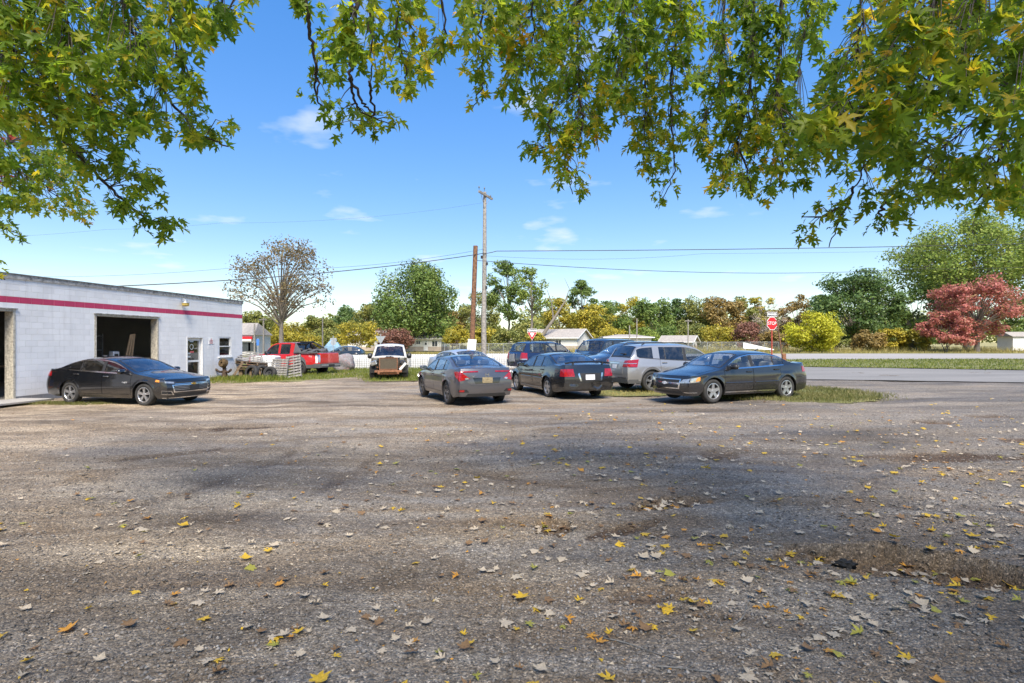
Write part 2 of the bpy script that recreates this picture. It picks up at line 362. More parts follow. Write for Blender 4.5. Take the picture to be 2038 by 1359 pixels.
def road_mat(name, c, c2, scale=.5):
    m, n, b = newmat(name)
    g = N(n, 'ShaderNodeNewGeometry')
    mp = N(n, 'ShaderNodeMapping'); mp.inputs['Scale'].default_value = (.25, 1, 1); n.links.new(g.outputs['Position'], mp.inputs['Vector'])
    a = N(n, 'ShaderNodeTexNoise', Scale=scale, Detail=6, Roughness=.6); n.links.new(mp.outputs[0], a.inputs['Vector'])
    f = N(n, 'ShaderNodeTexNoise', Scale=30, Detail=4); n.links.new(g.outputs['Position'], f.inputs['Vector'])
    r = ramp(n, a.outputs['Fac'], [(.32, c), (.68, c2)])
    s = ramp(n, f.outputs['Fac'], [(.3, (.6,) * 3), (.6, (1,) * 3)])
    mu = N(n, 'ShaderNodeMix', data_type='RGBA', blend_type='MULTIPLY'); mu.inputs[0].default_value = .8; n.links.new(r.outputs[0], mu.inputs[6]); n.links.new(s.outputs[0], mu.inputs[7])
    n.links.new(mu.outputs[2], b.inputs['Base Color']); b.inputs['Roughness'].default_value = .9
    bp = N(n, 'ShaderNodeBump', Strength=.4, Distance=.01); n.links.new(f.outputs['Fac'], bp.inputs['Height']); n.links.new(bp.outputs[0], b.inputs['Normal'])
    return m
M['lot'] = ground_mat()
M['road'] = road_mat('worn_asphalt', (.175, .168, .158), (.24, .228, .213))
M['highway'] = road_mat('pale_concrete_road', (.29, .272, .25), (.37, .345, .32), .3)
M['field'] = road_mat('dry_grass_field', (.24, .215, .07), (.38, .325, .14), .35)
M['turf'] = road_mat('turf_soil', (.12, .135, .035), (.21, .195, .065), .9)
M['concrete'] = road_mat('concrete', (.33, .31, .29), (.43, .41, .38), 1.2)

# potholes: x, y, radius x, radius y, depth, rotation
HOLES = [(3.25, 4.38, .75, .34, .16, -.28), (2.50, 4.62, .34, .18, .06, .2), (.40, 5.45, .19, .24, .06, .3), (1.75, 6.15, .46, .17, .05, .25), (1.35, 6.0, .25, .08, .015, 0),
         (9.0, 11.9, .50, .30, .08, .1), (10.9, 12.8, .45, .28, .07, 0), (1.0, 3.95, .30, .13, .02, .1), (-5.6, 9.2, .9, .22, .02, .6), (3.2, 8.6, .35, .3, .02, .4),
         (-6.2, 12.0, 1.3, .2, .015, .1), (6.4, 8.4, 1.2, .3, .015, -.1), (9.2, 9.6, .9, .2, .015, .1), (1.1, 5.35, .5, .10, .012, .5)]
TRACKS = [(-8.6, 8.6, 5.0, -.75, .6, .016), (-8.6, 8.6, 6.45, -.7, .45, .014), (5.5, 16.5, 9.2, -2.6, -1.2, .014), (5.5, 16.5, 10.7, -2.5, -1.35, .012), (9.5, 2.5, 5.2, 1.7, 2.9, .014), (9.5, 2.5, 6.7, 1.75, 2.8, .014), (-2.0, -6.0, 10.2, .9, 2.2, .012), (-2.0, -6.0, 11.7, .95, 2.1, .012)]
_ph = rng.uniform(0, 6.28, 24); _dir = rng.normal(size=(24, 2)); _fr = np.concatenate([np.full(8, .5), np.full(8, 1.6), np.full(8, 5.0)]); _am = np.concatenate([np.full(8, .006), np.full(8, .0032), np.full(8, .0016)])
def lot_bumps(X, Y):
    z = np.zeros_like(X)
    for p, d, f, a in zip(_ph, _dir, _fr, _am):
        d = d / np.linalg.norm(d); z += a * np.sin((X * d[0] + Y * d[1]) * f * 2 + p)
    return z
def lot_height(X, Y):
    X = np.asarray(X, float); Y = np.asarray(Y, float)
    z = 0.22 * np.tanh(X / 20) + lot_bumps(X, Y); soil = np.zeros_like(X)
    for (hx, hy, rx, ry, dp, ro) in HOLES:
        c, s = math.cos(ro), math.sin(ro); u = ((X - hx) * c + (Y - hy) * s) / rx; v = (-(X - hx) * s + (Y - hy) * c) / ry
        q = u * u + v * v + .25 * np.sin(u * 5 + hx) * np.cos(v * 4 + hy)
        q = q + .22 * np.sin(u * 9 + v * 3) * np.cos(v * 8); k = np.clip((1.15 - q) * 4.0, 0, 1); k = k * k * (3 - 2 * k); z -= dp * k; soil = np.maximum(soil, k)
    # shallow ruts left by turning cars
    for (cx_, cy_, r_, a0, a1, dp) in TRACKS:
        rr = np.hypot(X - cx_, Y - cy_); an = np.arctan2(Y - cy_, X - cx_); k = np.exp(-((rr - r_) / .11) ** 2) * np.clip((an - a0) * 3, 0, 1) * np.clip((a1 - an) * 3, 0, 1)
        k = k * (.55 + .45 * np.sin(an * 9 + r_ * 7) * np.cos(an * 23 + rr * 9)); z -= dp * k; soil = np.maximum(soil, .62 * np.clip(k * 1.3, 0, 1))
    return z, soil
ys = [-14, -10, -6, -3, -1, 0, .8]; y = 1.4
while y < 46: ys.append(y); y += max(.028, y * (.0095 if y < 8 else .0135))
ys = np.array(ys)
NX = 520
us = np.linspace(-1, 1, NX); us = np.sign(us) * np.abs(us) ** 1.8 * 1.2
rows = []
for y in ys:
    half = max(17.0, abs(y) * 1.0 + 3.5)
    rows.append(np.stack([us * half, np.full(NX, y)], 1))
G = np.concatenate(rows); gzv, soil = lot_height(G[:, 0], G[:, 1]); gzv = gzv + rng.normal(size=len(gzv)) * .0028 * (1 + 2.0 * soil)
V = np.column_stack([G, gzv]); nr = len(ys)
I = np.arange(nr * NX).reshape(nr, NX)
F = np.stack([I[:-1, :-1].ravel(), I[:-1, 1:].ravel(), I[1:, 1:].ravel(), I[1:, :-1].ravel()], 1)
me = fast_mesh('gravel_yard', V, F, M['lot'], True)
at = me.attributes.new('soil', 'FLOAT', 'POINT'); at.data.foreach_set('value', soil.astype(np.float32))
structure(link('gravel_yard', me), 'worn gravel and asphalt yard with potholes in the foreground')
# far ground: one sheet out to the horizon
gx = np.array([-1500, -700, -300, -150, -80, -50, -30, -20, -10, 0, 10, 20, 30, 50, 80, 150, 300, 700, 1500.]); gy = np.array([-400, -60, -14, 10, 30, 45, 70, 120, 200, 400, 1000, 2000.])
GX, GY = np.meshgrid(gx, gy); V = np.column_stack([GX.ravel(), GY.ravel(), .22 * np.tanh(GX.ravel() / 20) - .25])
I = np.arange(GX.size).reshape(GX.shape); F = np.stack([I[:-1, :-1].ravel(), I[:-1, 1:].ravel(), I[1:, 1:].ravel(), I[1:, :-1].ravel()], 1)
structure(link('ground', fast_mesh('ground', V, F, M['field'])), 'dry grass field reaching to the tree line')

def sheet(name, poly, mat, dz, cell=.5, label=None, dome=0.0, jit=.0, kind='structure'):
    """a ground sheet clipped to a polygon, following the ground; edges crumbled by jit"""
    bm = bmesh.new(); P = []
    n = len(poly)
    for i in range(n):
        a = Vector(poly[i]); b = Vector(poly[(i + 1) % n]); k = max(1, int((b - a).length / cell))
        for t in range(k):
            p = a.lerp(b, t / k); P.append((p.x + random.uniform(-jit, jit), p.y + random.uniform(-jit, jit)))
    cxm = sum(p[0] for p in P) / len(P); cym = sum(p[1] for p in P) / len(P)
    vs = [bm.verts.new((p[0], p[1], gz(p[0]) + dz)) for p in P]
    c = bm.verts.new((cxm, cym, gz(cxm) + dz + dome)) if dome else None
    if dome:
        mid_ = [bm.verts.new((cxm + (p[0] - cxm) * .6, cym + (p[1] - cym) * .6, gz(p[0]) + dz + dome * .8)) for p in P]
        for i in range(len(vs)):
            j = (i + 1) % len(vs); bm.faces.new((vs[i], vs[j], mid_[j], mid_[i])); bm.faces.new((mid_[i], mid_[j], c))
    else:
        bm.faces.new(vs); bmesh.ops.triangulate(bm, faces=bm.faces)
    bmesh.ops.recalc_face_normals(bm, faces=bm.faces)
    for f in bm.faces:
        if f.normal.z < 0: f.normal_flip()
    me = bpy.data.meshes.new(name); bm.to_mesh(me); bm.free(); me.materials.append(mat)
    o = link(name, me); o['kind'] = kind
    if label: o['label'] = label
    return o
# side street on the right, running down behind the parked cars to the highway
street = [(60, 4), (27.6, 18.6), (19.5, 22.0), (13.0, 24.2), (9.5, 26.4), (6.5, 31), (5.5, 47), (10.5, 47), (14.5, 38.5), (18.2, 35.2), (27.6, 30.4), (60, 14)]
sheet('street', street, M['road'], .035, .6, 'worn grey side street meeting the yard at the right', jit=.06)
hw = sheet('highway', [(-160, 48.5), (160, 48.5), (160, 71), (-160, 71)], M['highway'], .045, 8, 'pale concrete highway beyond the parked cars')
sheet('field', [(-160, 71.2), (160, 71.2), (160, 74), (-160, 74)], M['turf'], .03, 6, 'grass shoulder along the far side of the highway', jit=.15)
sheet('grass_verge', [(-60, 39.5), (5.2, 39.5), (5.2, 48.3), (-60, 48.3)], M['turf'], .03, .8, 'grass verge behind the white panel fence', jit=.1)
MEDIAN = [(11.2, 48.2), (15.0, 38.9), (18.6, 35.6), (28.0, 30.8), (60, 14.5), (120, 20), (120, 48.2)]
sheet('grass_median', MEDIAN, M['turf'], .05, .5, 'strip of grass between the side street and the highway', jit=.12)
GR_A = [(-16, 25.2), (-13.2, 25.4), (-11.2, 26.6), (-9.6, 27.6), (-7.9, 29.6), (-7.2, 27.5), (-6.5, 25.9), (-4.0, 26.2), (-3.2, 29), (-2, 33), (-1, 39.5), (-24, 39.5), (-24, 31.5), (-14.7, 30.2)]
sheet('grass_patch', GR_A, M['turf'], .012, .22, 'rough grass beside the building under the red pickup', jit=.12)
GR_B = [(5.6, 17.3), (6.8, 16.3), (8.0, 15.7), (9.3, 15.4), (10.5, 16.0), (11.3, 17.0), (11.3, 18.6), (10.6, 20.2), (9.3, 20.9), (7.0, 19.8)]
sheet('grass_mound', GR_B, M['turf'], .004, .15, 'weedy grass island behind the charcoal sedan', dome=.05, jit=.10)
GR_C = [(2.6, 18.3), (3.4, 17.9), (4.8, 18.0), (5.8, 18.6), (6.4, 20), (5.2, 21.5), (3.2, 20.5)]
sheet('grass_strip', GR_C, M['turf'], .004, .15, 'thin dry grass under the silver crossover', jit=.10)
GR_D = [(-15.3, 17.2), (-14.2, 17.0), (-12.9, 16.7), (-12.2, 16.9), (-12.8, 17.25), (-14.2, 17.5), (-15.3, 17.7)]
sheet('weed_patch', GR_D, M['turf'], .004, .1, 'strip of weeds at the rear wheel of the black sedan', jit=.06)

# ------------------------------------------------------------------ block building on the left
def block_mat(name, c, wear):
    m, n, b = newmat(name)
    g = N(n, 'ShaderNodeNewGeometry'); oi = N(n, 'ShaderNodeObjectInfo')
    a = N(n, 'ShaderNodeTexNoise', Scale=1.3, Detail=6); n.links.new(g.outputs['Position'], a.inputs['Vector'])
    f = N(n, 'ShaderNodeTexNoise', Scale=38, Detail=5, Roughness=.7); n.links.new(g.outputs['Position'], f.inputs['Vector'])
    r = ramp(n, a.outputs['Fac'], [(.3, tuple(k * .90 for k in c)), (.7, c)])
    fl = ramp(n, f.outputs['Fac'], [(.30, (1, 1, 1)), (.35, (0, 0, 0))])
    fm = N(n, 'ShaderNodeMath', operation='MULTIPLY'); n.links.new(fl.outputs[0], fm.inputs[0]); fm.inputs[1].default_value = .6
    mx_ = N(n, 'ShaderNodeMix', data_type='RGBA'); n.links.new(fm.outputs[0], mx_.inputs[0]); n.links.new(r.outputs[0], mx_.inputs[6]); mx_.inputs[7].default_value = (*wear, 1)
    ms_ = N(n, 'ShaderNodeMapping'); ms_.inputs['Scale'].default_value = (5, 5, .45); n.links.new(g.outputs['Position'], ms_.inputs['Vector'])
    sn = N(n, 'ShaderNodeTexNoise', Scale=1.0, Detail=6, Roughness=.65); n.links.new(ms_.outputs[0], sn.inputs['Vector'])
    sr = ramp(n, sn.outputs['Fac'], [(.54, (0, 0, 0)), (.74, (.42, .42, .42))])
    mx3 = N(n, 'ShaderNodeMix', data_type='RGBA'); n.links.new(sr.outputs[0], mx3.inputs[0]); n.links.new(mx_.outputs[2], mx3.inputs[6]); mx3.inputs[7].default_value = (*[k * .62 + d for k, d in zip(c, (.03, .015, 0))], 1); mx_ = mx3
    hv = N(n, 'ShaderNodeHueSaturation'); vr = N(n, 'ShaderNodeMapRange'); vr.inputs[3].default_value = .94; vr.inputs[4].default_value = 1.03
    n.links.new(oi.outputs['Random'], vr.inputs[0]); n.links.new(vr.outputs[0], hv.inputs['Value']); n.links.new(mx_.outputs[2], hv.inputs['Color'])
    n.links.new(hv.outputs[0], b.inputs['Base Color']); b.inputs['Roughness'].default_value = .75
    bp = N(n, 'ShaderNodeBump', Strength=.5, Distance=.006); n.links.new(f.outputs['Fac'], bp.inputs['Height']); n.links.new(bp.outputs[0], b.inputs['Normal'])
    return m
M['blockwhite'] = block_mat('white_painted_block', (.80, .80, .80), (.5, .48, .46))
M['blockred'] = block_mat('red_stripe_block', (.50, .045, .12), (.58, .32, .36))
M['blockgrey'] = block_mat('grey_footing_block', (.20, .205, .22), (.33, .32, .31))
M['mortar'] = plain('painted_mortar', (.72, .72, .72), .9, var=.1, scale=20)
M['oldwood'] = plain('weathered_fascia', (.33, .32, .30), .85, var=.55, scale=9, bump=.4, detail=8)
M['jamb'] = plain('peeling_cream_jamb', (.44, .405, .33), .8, var=.4, scale=14, bump=.3, detail=8)
M['trimwhite'] = plain('white_trim', (.70, .70, .69), .6, var=.1, scale=10)
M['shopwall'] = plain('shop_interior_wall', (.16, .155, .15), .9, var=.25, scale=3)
M['cardboard'] = plain('cardboard', (.30, .20, .12), .85, var=.2)
M['orange'] = plain('orange_machine_paint', (.55, .14, .03), .45, var=.25)
M['bluetarp'] = plain('blue_machine_paint', (.05, .09, .25), .5, var=.25)
M['woodraw'] = plain('raw_timber', (.36, .25, .15), .8, var=.3, scale=14)
M['roofing'] = plain('tar_roof', (.10, .10, .10), .9, var=.2)

BX, BD, BT = -15.9, 18.0, .12                        # wall line: X = BX + BT (Y - BD)
BANG = math.atan2(1.0, BT)                           # local +x runs along the wall away from the camera
BZ0 = -.17
bld = thing('garage_building', 'low white concrete block garage with a red painted stripe and two open vehicle doors', 'building', (BX, BD, BZ0), BANG)
def wl(D): return (D - BD) * math.sqrt(1 + BT * BT)  # photo depth -> distance along the wall
# local frame: x along wall, y into the building (left), z up.  outer wall face y = 0
X0, X1, CH, NC = -9.6, wl(29.9), .2, 20
TH = .26
DOOR_A = (wl(17.85) - 3.2, wl(17.85), 3.00)
DOOR_B = (wl(20.78), wl(23.93), 3.00)
DOOR_C = (wl(25.65), wl(26.78), 2.20)
WIN = (wl(27.95), wl(28.95), 1.20, 2.20)
openings = [(DOOR_A[0], DOOR_A[1], 0, DOOR_A[2]), (DOOR_B[0], DOOR_B[1], 0, DOOR_B[2]), (DOOR_C[0], DOOR_C[1], 0, DOOR_C[2]), (WIN[0], WIN[1], WIN[2], WIN[3])]
# mortar core of the wall with the openings left free (stands 4 mm behind the block faces)
xs_ = sorted({X0, X1} | {o[0] for o in openings} | {o[1] for o in openings}); zs_ = sorted({0, NC * CH} | {o[2] for o in openings} | {o[3] for o in openings})
wmb = MB()
for i in range(len(xs_) - 1):
    for j in range(len(zs_) - 1):
        a, b_, c, d = xs_[i], xs_[i + 1], zs_[j], zs_[j + 1]; mxx, mzz = (a + b_) / 2, (c + d) / 2
        if any(o[0] < mxx < o[1] and o[2] < mzz < o[3] for o in openings): continue
        wmb.box(((a + b_) / 2, TH / 2 + .003, (c + d) / 2), (b_ - a, TH - .006, d - c))
wall = wmb.build('wall', M['mortar'], bld)
BL = .4
def block_mesh(wd, mat, nm):
    m = MB(); g = .005; w2, h2, t = wd / 2 - g / 2, CH / 2 - g / 2, .0045
    vs = [(-w2, 0, -h2), (w2, 0, -h2), (w2, 0, h2), (-w2, 0, h2), (-w2 + t, -t, -h2 + t), (w2 - t, -t, -h2 + t), (w2 - t, -t, h2 - t), (-w2 + t, -t, h2 - t)]
    m.add(vs, [(4, 5, 6, 7), (0, 1, 5, 4), (1, 2, 6, 5), (2, 3, 7, 6), (3, 0, 4, 7)])
    return m.mesh(nm, mat)
_bm = {}
def get_block(wd, kind):
    k = (round(wd, 3), kind)
    if k not in _bm: _bm[k] = block_mesh(wd, M[kind], 'block')
    return _bm[k]
blocks = []
for r in range(NC):
    z = r * CH + CH / 2; off = (r % 2) * BL / 2; kind = 'blockred' if r == 16 else 'blockgrey' if r == 0 else 'blockwhite'
    n0 = int(math.floor((X0 - X1) / BL)) - 1
    for k in range(n0, 1):
        a, b_ = X1 + off - BL / 2 + k * BL - .2, X1 + off - BL / 2 + k * BL + .2
        a, b_ = max(a, X0), min(b_, X1)
        segs = [(a, b_)]
        for o in openings:
            if not (o[2] < z < o[3]): continue
            ns = []
            for (p, q) in segs:
                if q <= o[0] or p >= o[1]: ns.append((p, q))
                else:
                    if p < o[0]: ns.append((p, o[0]))
                    if q > o[1]: ns.append((o[1], q))
            segs = ns
        for (p, q) in segs:
            if q - p > .05: blocks.append((p, q, z, kind))
vis = [b for b in blocks if b[0] > -1.3 and not (b[1] < DOOR_A[0])]
vis.sort(key=lambda b: b[0]); near = vis[:300]; ids = set(id(b) for b in near)
for (p, q, z, kind) in near:
    link('block', get_block(q - p, kind), wall, ((p + q) / 2, 0, z))
rest = {}
for b in blocks:
    if id(b) in ids: continue
    rest.setdefault(b[3], MB())
    m = rest[b[3]]; p, q, z, _ = b; g, t = .0025, .0045; h2 = CH / 2 - g
    vs = [(p + g, 0, z - h2), (q - g, 0, z - h2), (q - g, 0, z + h2), (p + g, 0, z + h2), (p + g + t, -t, z - h2 + t), (q - g - t, -t, z - h2 + t), (q - g - t, -t, z + h2 - t), (p + g + t, -t, z + h2 - t)]
    m.add(vs, [(4, 5, 6, 7), (0, 1, 5, 4), (1, 2, 6, 5), (2, 3, 7, 6), (3, 0, 4, 7)])
kk = list(rest); mm_ = MB()
for i, k in enumerate(kk): mm_.add(rest[k].v, rest[k].f, i)
o = mm_.build('block_courses', [M[k] for k in kk], wall); o['kind'] = 'stuff'
# other walls, roof, floor of the shop
DEP = 9.0
m = MB()
m.box((X1 - .13, DEP / 2 + .131, NC * CH / 2), (.26, DEP - .27, NC * CH)); m.build('end_wall', M['blockwhite'], bld)
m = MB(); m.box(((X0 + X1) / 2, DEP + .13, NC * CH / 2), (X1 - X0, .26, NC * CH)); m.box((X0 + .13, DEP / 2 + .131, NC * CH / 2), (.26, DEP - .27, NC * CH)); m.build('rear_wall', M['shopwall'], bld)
m = MB(); m.box(((X0 + X1) / 2, DEP / 2 + .13, NC * CH + .03), (X1 - X0 + .02, DEP + .26, .06)); m.build('roof', M['roofing'], bld)
m = MB(); m.box(((X0 + X1) / 2, DEP / 2, .06), (X1 - X0 - .5, DEP - .4, .08)); m.build('shop_floor', M['concrete'], bld)
fas = MB()
xx = X0
while xx < X1:
    ln = min(random.uniform(2.4, 3.6), X1 + .04 - xx); fas.box((xx + ln / 2, .02 + random.uniform(-.006, .006), NC * CH + .045 + random.uniform(-.008, .008)), (ln - .012, .12, .15)); xx += ln
fas.build('fascia', M['oldwood'], bld)
m = MB(); m.box(((X0 + X1) / 2, .02, NC * CH + .135), (X1 - X0 + .1, .18, .022)); m.build('roof_edging', M['steel'], bld)
# door frames
def frame(name, op, wdt, depth, mat, y=.0, proud=.02):
    a, b_, h = op; m = MB()
    m.box((a - .0 + wdt / 2, depth / 2 - proud, h / 2), (wdt, depth, h)); m.box((b_ - wdt / 2, depth / 2 - proud, h / 2), (wdt, depth, h))
    m.box(((a + b_) / 2, depth / 2 - proud, h - wdt / 2), (b_ - a - 2 * wdt - .002, depth, wdt)); return m.build(name, mat, bld)
frame('door_frame', DOOR_A, .075, TH + .05, M['jamb']); frame('door_frame', DOOR_B, .07, TH + .05, M['jamb']); 
for op in (DOOR_A, DOOR_B):
    m = MB(); m.box(((op[0] + op[1]) / 2, -.03, op[2] + .02), (op[1] - op[0] + .1, .07, .03)); m.build('drip_cap', M['oldwood'], bld)
    m = MB()
    for k in range(4): m.box(((op[0] + op[1]) / 2, .6 + k * .56, 3.12 + .004 * k), (op[1] - op[0] - .1, .53, .05))
    m.build('raised_door', M['trimwhite'], bld)
m = MB(); m.box(((DOOR_A[0] + DOOR_A[1]) / 2, -.6, .12), (3.6, 1.16, .05)); m.build('concrete_apron', M['concrete'], bld)
# glazed entrance door
frame('door_frame', DOOR_C, .06, TH, M['trimwhite'])
d0, d1, dh = DOOR_C; dr = MB(); dyy = .12; a, b_ = d0 + .065, d1 - .065
dr.box((a + .05, dyy, dh / 2 - .03), (.1, .05, dh - .08)); dr.box((b_ - .05, dyy, dh / 2 - .03), (.1, .05, dh - .08))
for z, hh in ((.16, .22), (1.05, .09), (dh - .13, .12)): dr.box(((a + b_) / 2, dyy, z), (b_ - a - .202, .048, hh))
door = dr.build('entrance_door', M['trimwhite'], bld)
m = MB(); m.box(((a + b_) / 2, dyy, 1.62), (b_ - a - .2, .008, 1.06)); m.build('door_glass', M['tint'], door)
m = MB(); m.box(((a + b_) / 2, dyy, .64), (b_ - a - .2, .008, .74)); m.build('door_glass', M['tint'], door)
m = MB(); m.tube([(a + .05, dyy - .05, 1.0), (a + .05, dyy - .07, 1.04), (a + .05, dyy - .07, 1.2), (a + .05, dyy - .05, 1.24)], .012); m.build('door_handle', M['chrome'], door)
dec = plain('window_decal', (.62, .64, .62), .6, var=.3, scale=40); decr = plain('red_decal', (.5, .10, .10), .6, var=.3, scale=40)
m = MB(); m.lathe([(.10, 0), (.13, -.002), (.13, -.004)], 20, 'Y', c=(a + .42, dyy - .006, 1.72)); m.build('round_decal', dec, door)
m = MB(); m.box((a + .42, dyy - .007, 1.97), (.26, .003, .05)); m.box((a + .24, dyy - .007, 1.42), (.2, .003, .05)); m.box((a + .24, dyy - .007, 1.26), (.22, .003, .07)); m.build('lettering_decal', dec, door)
m = MB(); m.box((a + .44, dyy - .007, 1.48), (.26, .003, .08)); m.build('red_lettering_decal', decr, door)
# window
frm = MB(); wa, wb2, wz0, wz1 = WIN; yy = .06
for (p, q, r_, s_) in ((wa, wa + .07, wz0, wz1), (wb2 - .07, wb2, wz0, wz1), (wa + .071, wb2 - .071, wz0, wz0 + .08), (wa + .071, wb2 - .071, wz1 - .06, wz1), (wa + .071, wb2 - .071, 1.70, 1.75)):
    frm.box(((p + q) / 2, yy, (r_ + s_) / 2), (q - p, .1, s_ - r_))
win = frm.build('window', M['trimwhite'], bld)
m = MB(); m.box(((wa + wb2) / 2, -.02, wz0 - .03), (wb2 - wa + .14, .12, .05)); m.build('window_sill', M['trimwhite'], win)
for z0_, z1_ in ((wz0 + .08, 1.70), (1.75, wz1 - .06)):
    m = MB(); m.box(((wa + wb2) / 2, yy + .01, (z0_ + z1_) / 2), (wb2 - wa - .14, .008, z1_ - z0_)); m.build('pane', M['tint'], win)
pap = plain('posted_notice', (.42, .50, .48), .8, var=.2, scale=30)
m = MB(); m.box((wa + .33, yy + .03, 1.92), (.42, .004, .30)); m.build('posted_notice', pap, win)
m = MB(); m.box((wa + .25, yy + .03, 1.40), (.22, .004, .17)); m.box((wa + .6, yy + .03, 1.45), (.3, .004, .26)); m.build('posted_notice', M['signwhite'], win)
# small printed sign between door and window, wall lamp
sx = wl(27.35)
m = MB(); m.box((sx, -.013, 2.07), (.30, .012, .14)); m.box((sx, -.013, 1.91), (.36, .012, .12)); ws = m.build('wall_notice', M['signwhite'], bld)
m = MB(); m.lathe([(.03, 0), (.045, -.003)], 5, 'Y', c=(sx, -.02, 2.08))
for k in range(3): m.box((sx, -.0215, 2.02 - k * .05), (.24 - .04 * (k % 2), .003, .014))
m.box((sx, -.0215, 1.88), (.2, .003, .016)); m.build('printed_lines', M['signred'], ws)
lx, lz = wl(25.3), 3.72
lmp = MB(); lmp.tube([(lx, 0, lz + .16), (lx, -.12, lz + .18), (lx, -.22, lz + .14)], .02)
lmp.lathe([(.05, .16), (.075, .14), (.08, .06), (.17, .02), (.175, 0)], 16, c=(lx, -.22, lz)); lamp = lmp.build('wall_lamp', M['galv'], bld, smooth=True, angle=40)
m = MB(); m.lathe([(.15, .0), (.15, -.10), (.12, -.15), (.0, -.16)], 16, c=(lx, -.22, lz)); m.build('lamp_lens', plain('amber_lens', (.48, .36, .10), .3, var=.2), lamp, smooth=True)
# a few things inside the shop
def in_bld(x, y, z): return bld.matrix_basis @ Vector((x, y, z))
bpy.context.view_layer.update()
BM = Matrix.Translation((BX, BD, BZ0)) @ Matrix.Rotation(BANG, 4, 'Z')
def shop(name, label, cat, x, y, z=.10, group=None):
    p = BM @ Vector((x, y, z)); return thing(name, label, cat, p, BANG, group)
t = shop('workbench', 'cluttered workbench at the back of the dark shop', 'workbench', 3.6, 5.0)
m = MB(); m.box((0, 0, .88), (2.4, .7, .06)); m.build('bench_top', M['woodraw'], t)
for s in (-1.1, 1.1):
    for u in (-.28, .28): m = MB(); m.box((s, u, .425), (.08, .08, .85)); m.build('leg', M['woodraw'], t)
t = shop('cardboard_box', 'brown cardboard box stacked inside the middle garage door', 'box', 5.5, .75)
m = MB(); m.bbox((0, 0, .45), (.7, .6, .9), .01); m.build('carton', M['cardboard'], t); m = MB(); m.box((0, 0, .92), (.72, .1, .012)); m.build('packing_tape', M['jamb'], t)
t = shop('timber_offcut', 'pale timber boards leaning inside the garage door jamb', 'timber', 5.55, .9)
for k in range(3):
    m = MB(); m.box((0, 0, 1.1), (.09, .035, 2.2), M=Matrix.Rotation(rad(7 + 3 * k), 3, 'X')); m.build('board', M['woodraw'], t, loc=(-.1 * k, .05 * k, 0))
t = shop('wall_cabinet', 'small white control cabinet in the dark garage', 'cabinet', 5.05, 1.25, 1.15)
m = MB(); m.bbox((0, 0, .2), (.34, .2, .42), .02); m.build('cabinet_body', M['trimwhite'], t); m = MB(); m.box((0, -.105, .2), (.18, .01, .22)); m.build('cabinet_screen', M['black'], t)
m = MB(); m.box((0, 0, -.55), (.06, .06, 1.1)); m.build('stand', M['steel'], t)
t = shop('tool_rack', 'steel shelf rack full of parts inside the shop', 'shelf', 5.0, 2.7)
for z in (.3, .9, 1.5, 2.1): m = MB(); m.box((0, 0, z), (1.6, .5, .04)); m.build('shelf', M['steel'], t)
for s in (-.78, .78): m = MB(); m.box((s, 0, 1.1), (.05, .48, 2.2)); m.build('upright', M['steel'], t)
for k in range(9):
    z = (.32, .92, 1.52)[k % 3]; m = MB(); hh = random.uniform(.15, .4); m.bbox((-.6 + .5 * (k // 3) + random.uniform(-.1, .1), 0, z + hh / 2), (random.uniform(.2, .4), .35, hh), .01); m.build('bin', random.choice([M['cardboard'], M['bluetarp'], M['trimwhite'], M['rust']]), t)
t = shop('floor_jack', 'orange engine hoist inside the nearest garage door', 'engine hoist', wl(17.85) - .55, .85)
m = MB(); m.tube([(-.5, 0, .1), (.5, 0, .1)], .05); m.tube([(-.5, .5, .1), (.5, .5, .1)], .05); m.build('base_leg', M['orange'], t)
m = MB(); m.tube([(.1, .25, .1), (.1, .25, 1.35)], .055); m.build('mast', M['orange'], t); m = MB(); m.tube([(.1, .25, 1.35), (-.7, .25, 1.5)], .045); m.build('boom', M['orange'], t)
m = MB(); m.tube([(.1, .25, .5), (-.35, .25, 1.4)], .03); m.build('ram', M['steel'], t)
t = shop('toolbox', 'blue tool chest on the shop floor behind the orange hoist', 'toolbox', wl(17.85) - .9, 1.9)
m = MB(); m.bbox((0, 0, .4), (.8, .5, .8), .02); m.build('chest', M['bluetarp'], t)
for k in range(4): m = MB(); m.box((0, -.255, .18 + .17 * k), (.7, .012, .13)); m.build('drawer', M['bluetarp'], t)

M['tube'] = plain('lit_fluorescent_tube', (.9, .9, .9), .5); _b = M['tube'].node_tree.nodes['Principled BSDF']; _b.inputs['Emission Color'].default_value = (1, .97, .9, 1); _b.inputs['Emission Strength'].default_value = 5.0
for (x_, y_, lab) in ((3.2, 2.2, 'lit fluorescent strip light on the ceiling of the middle bay'), (-1.2, 2.0, 'lit fluorescent strip light on the ceiling of the near bay'), (4.6, 5.5, 'lit fluorescent strip light deep inside the shop')):
    t = shop('strip_light', lab, 'lamp', x_, y_, 3.62, 'strip lights in the shop')
    m = MB(); m.bbox((0, 0, .05), (1.25, .16, .06), .01); m.build('housing', M['trimwhite'], t); m = MB(); m.tube([(-.58, 0, 0), (.58, 0, 0)], .02, 8); m.build('tube', M['tube'], t); m = MB(); m.tube([(-.4, 0, .08), (-.4, 0, .36)], .006, 5); m.tube([(.4, 0, .08), (.4, 0, .36)], .006, 5); m.build('hanger', M['steel'], t)
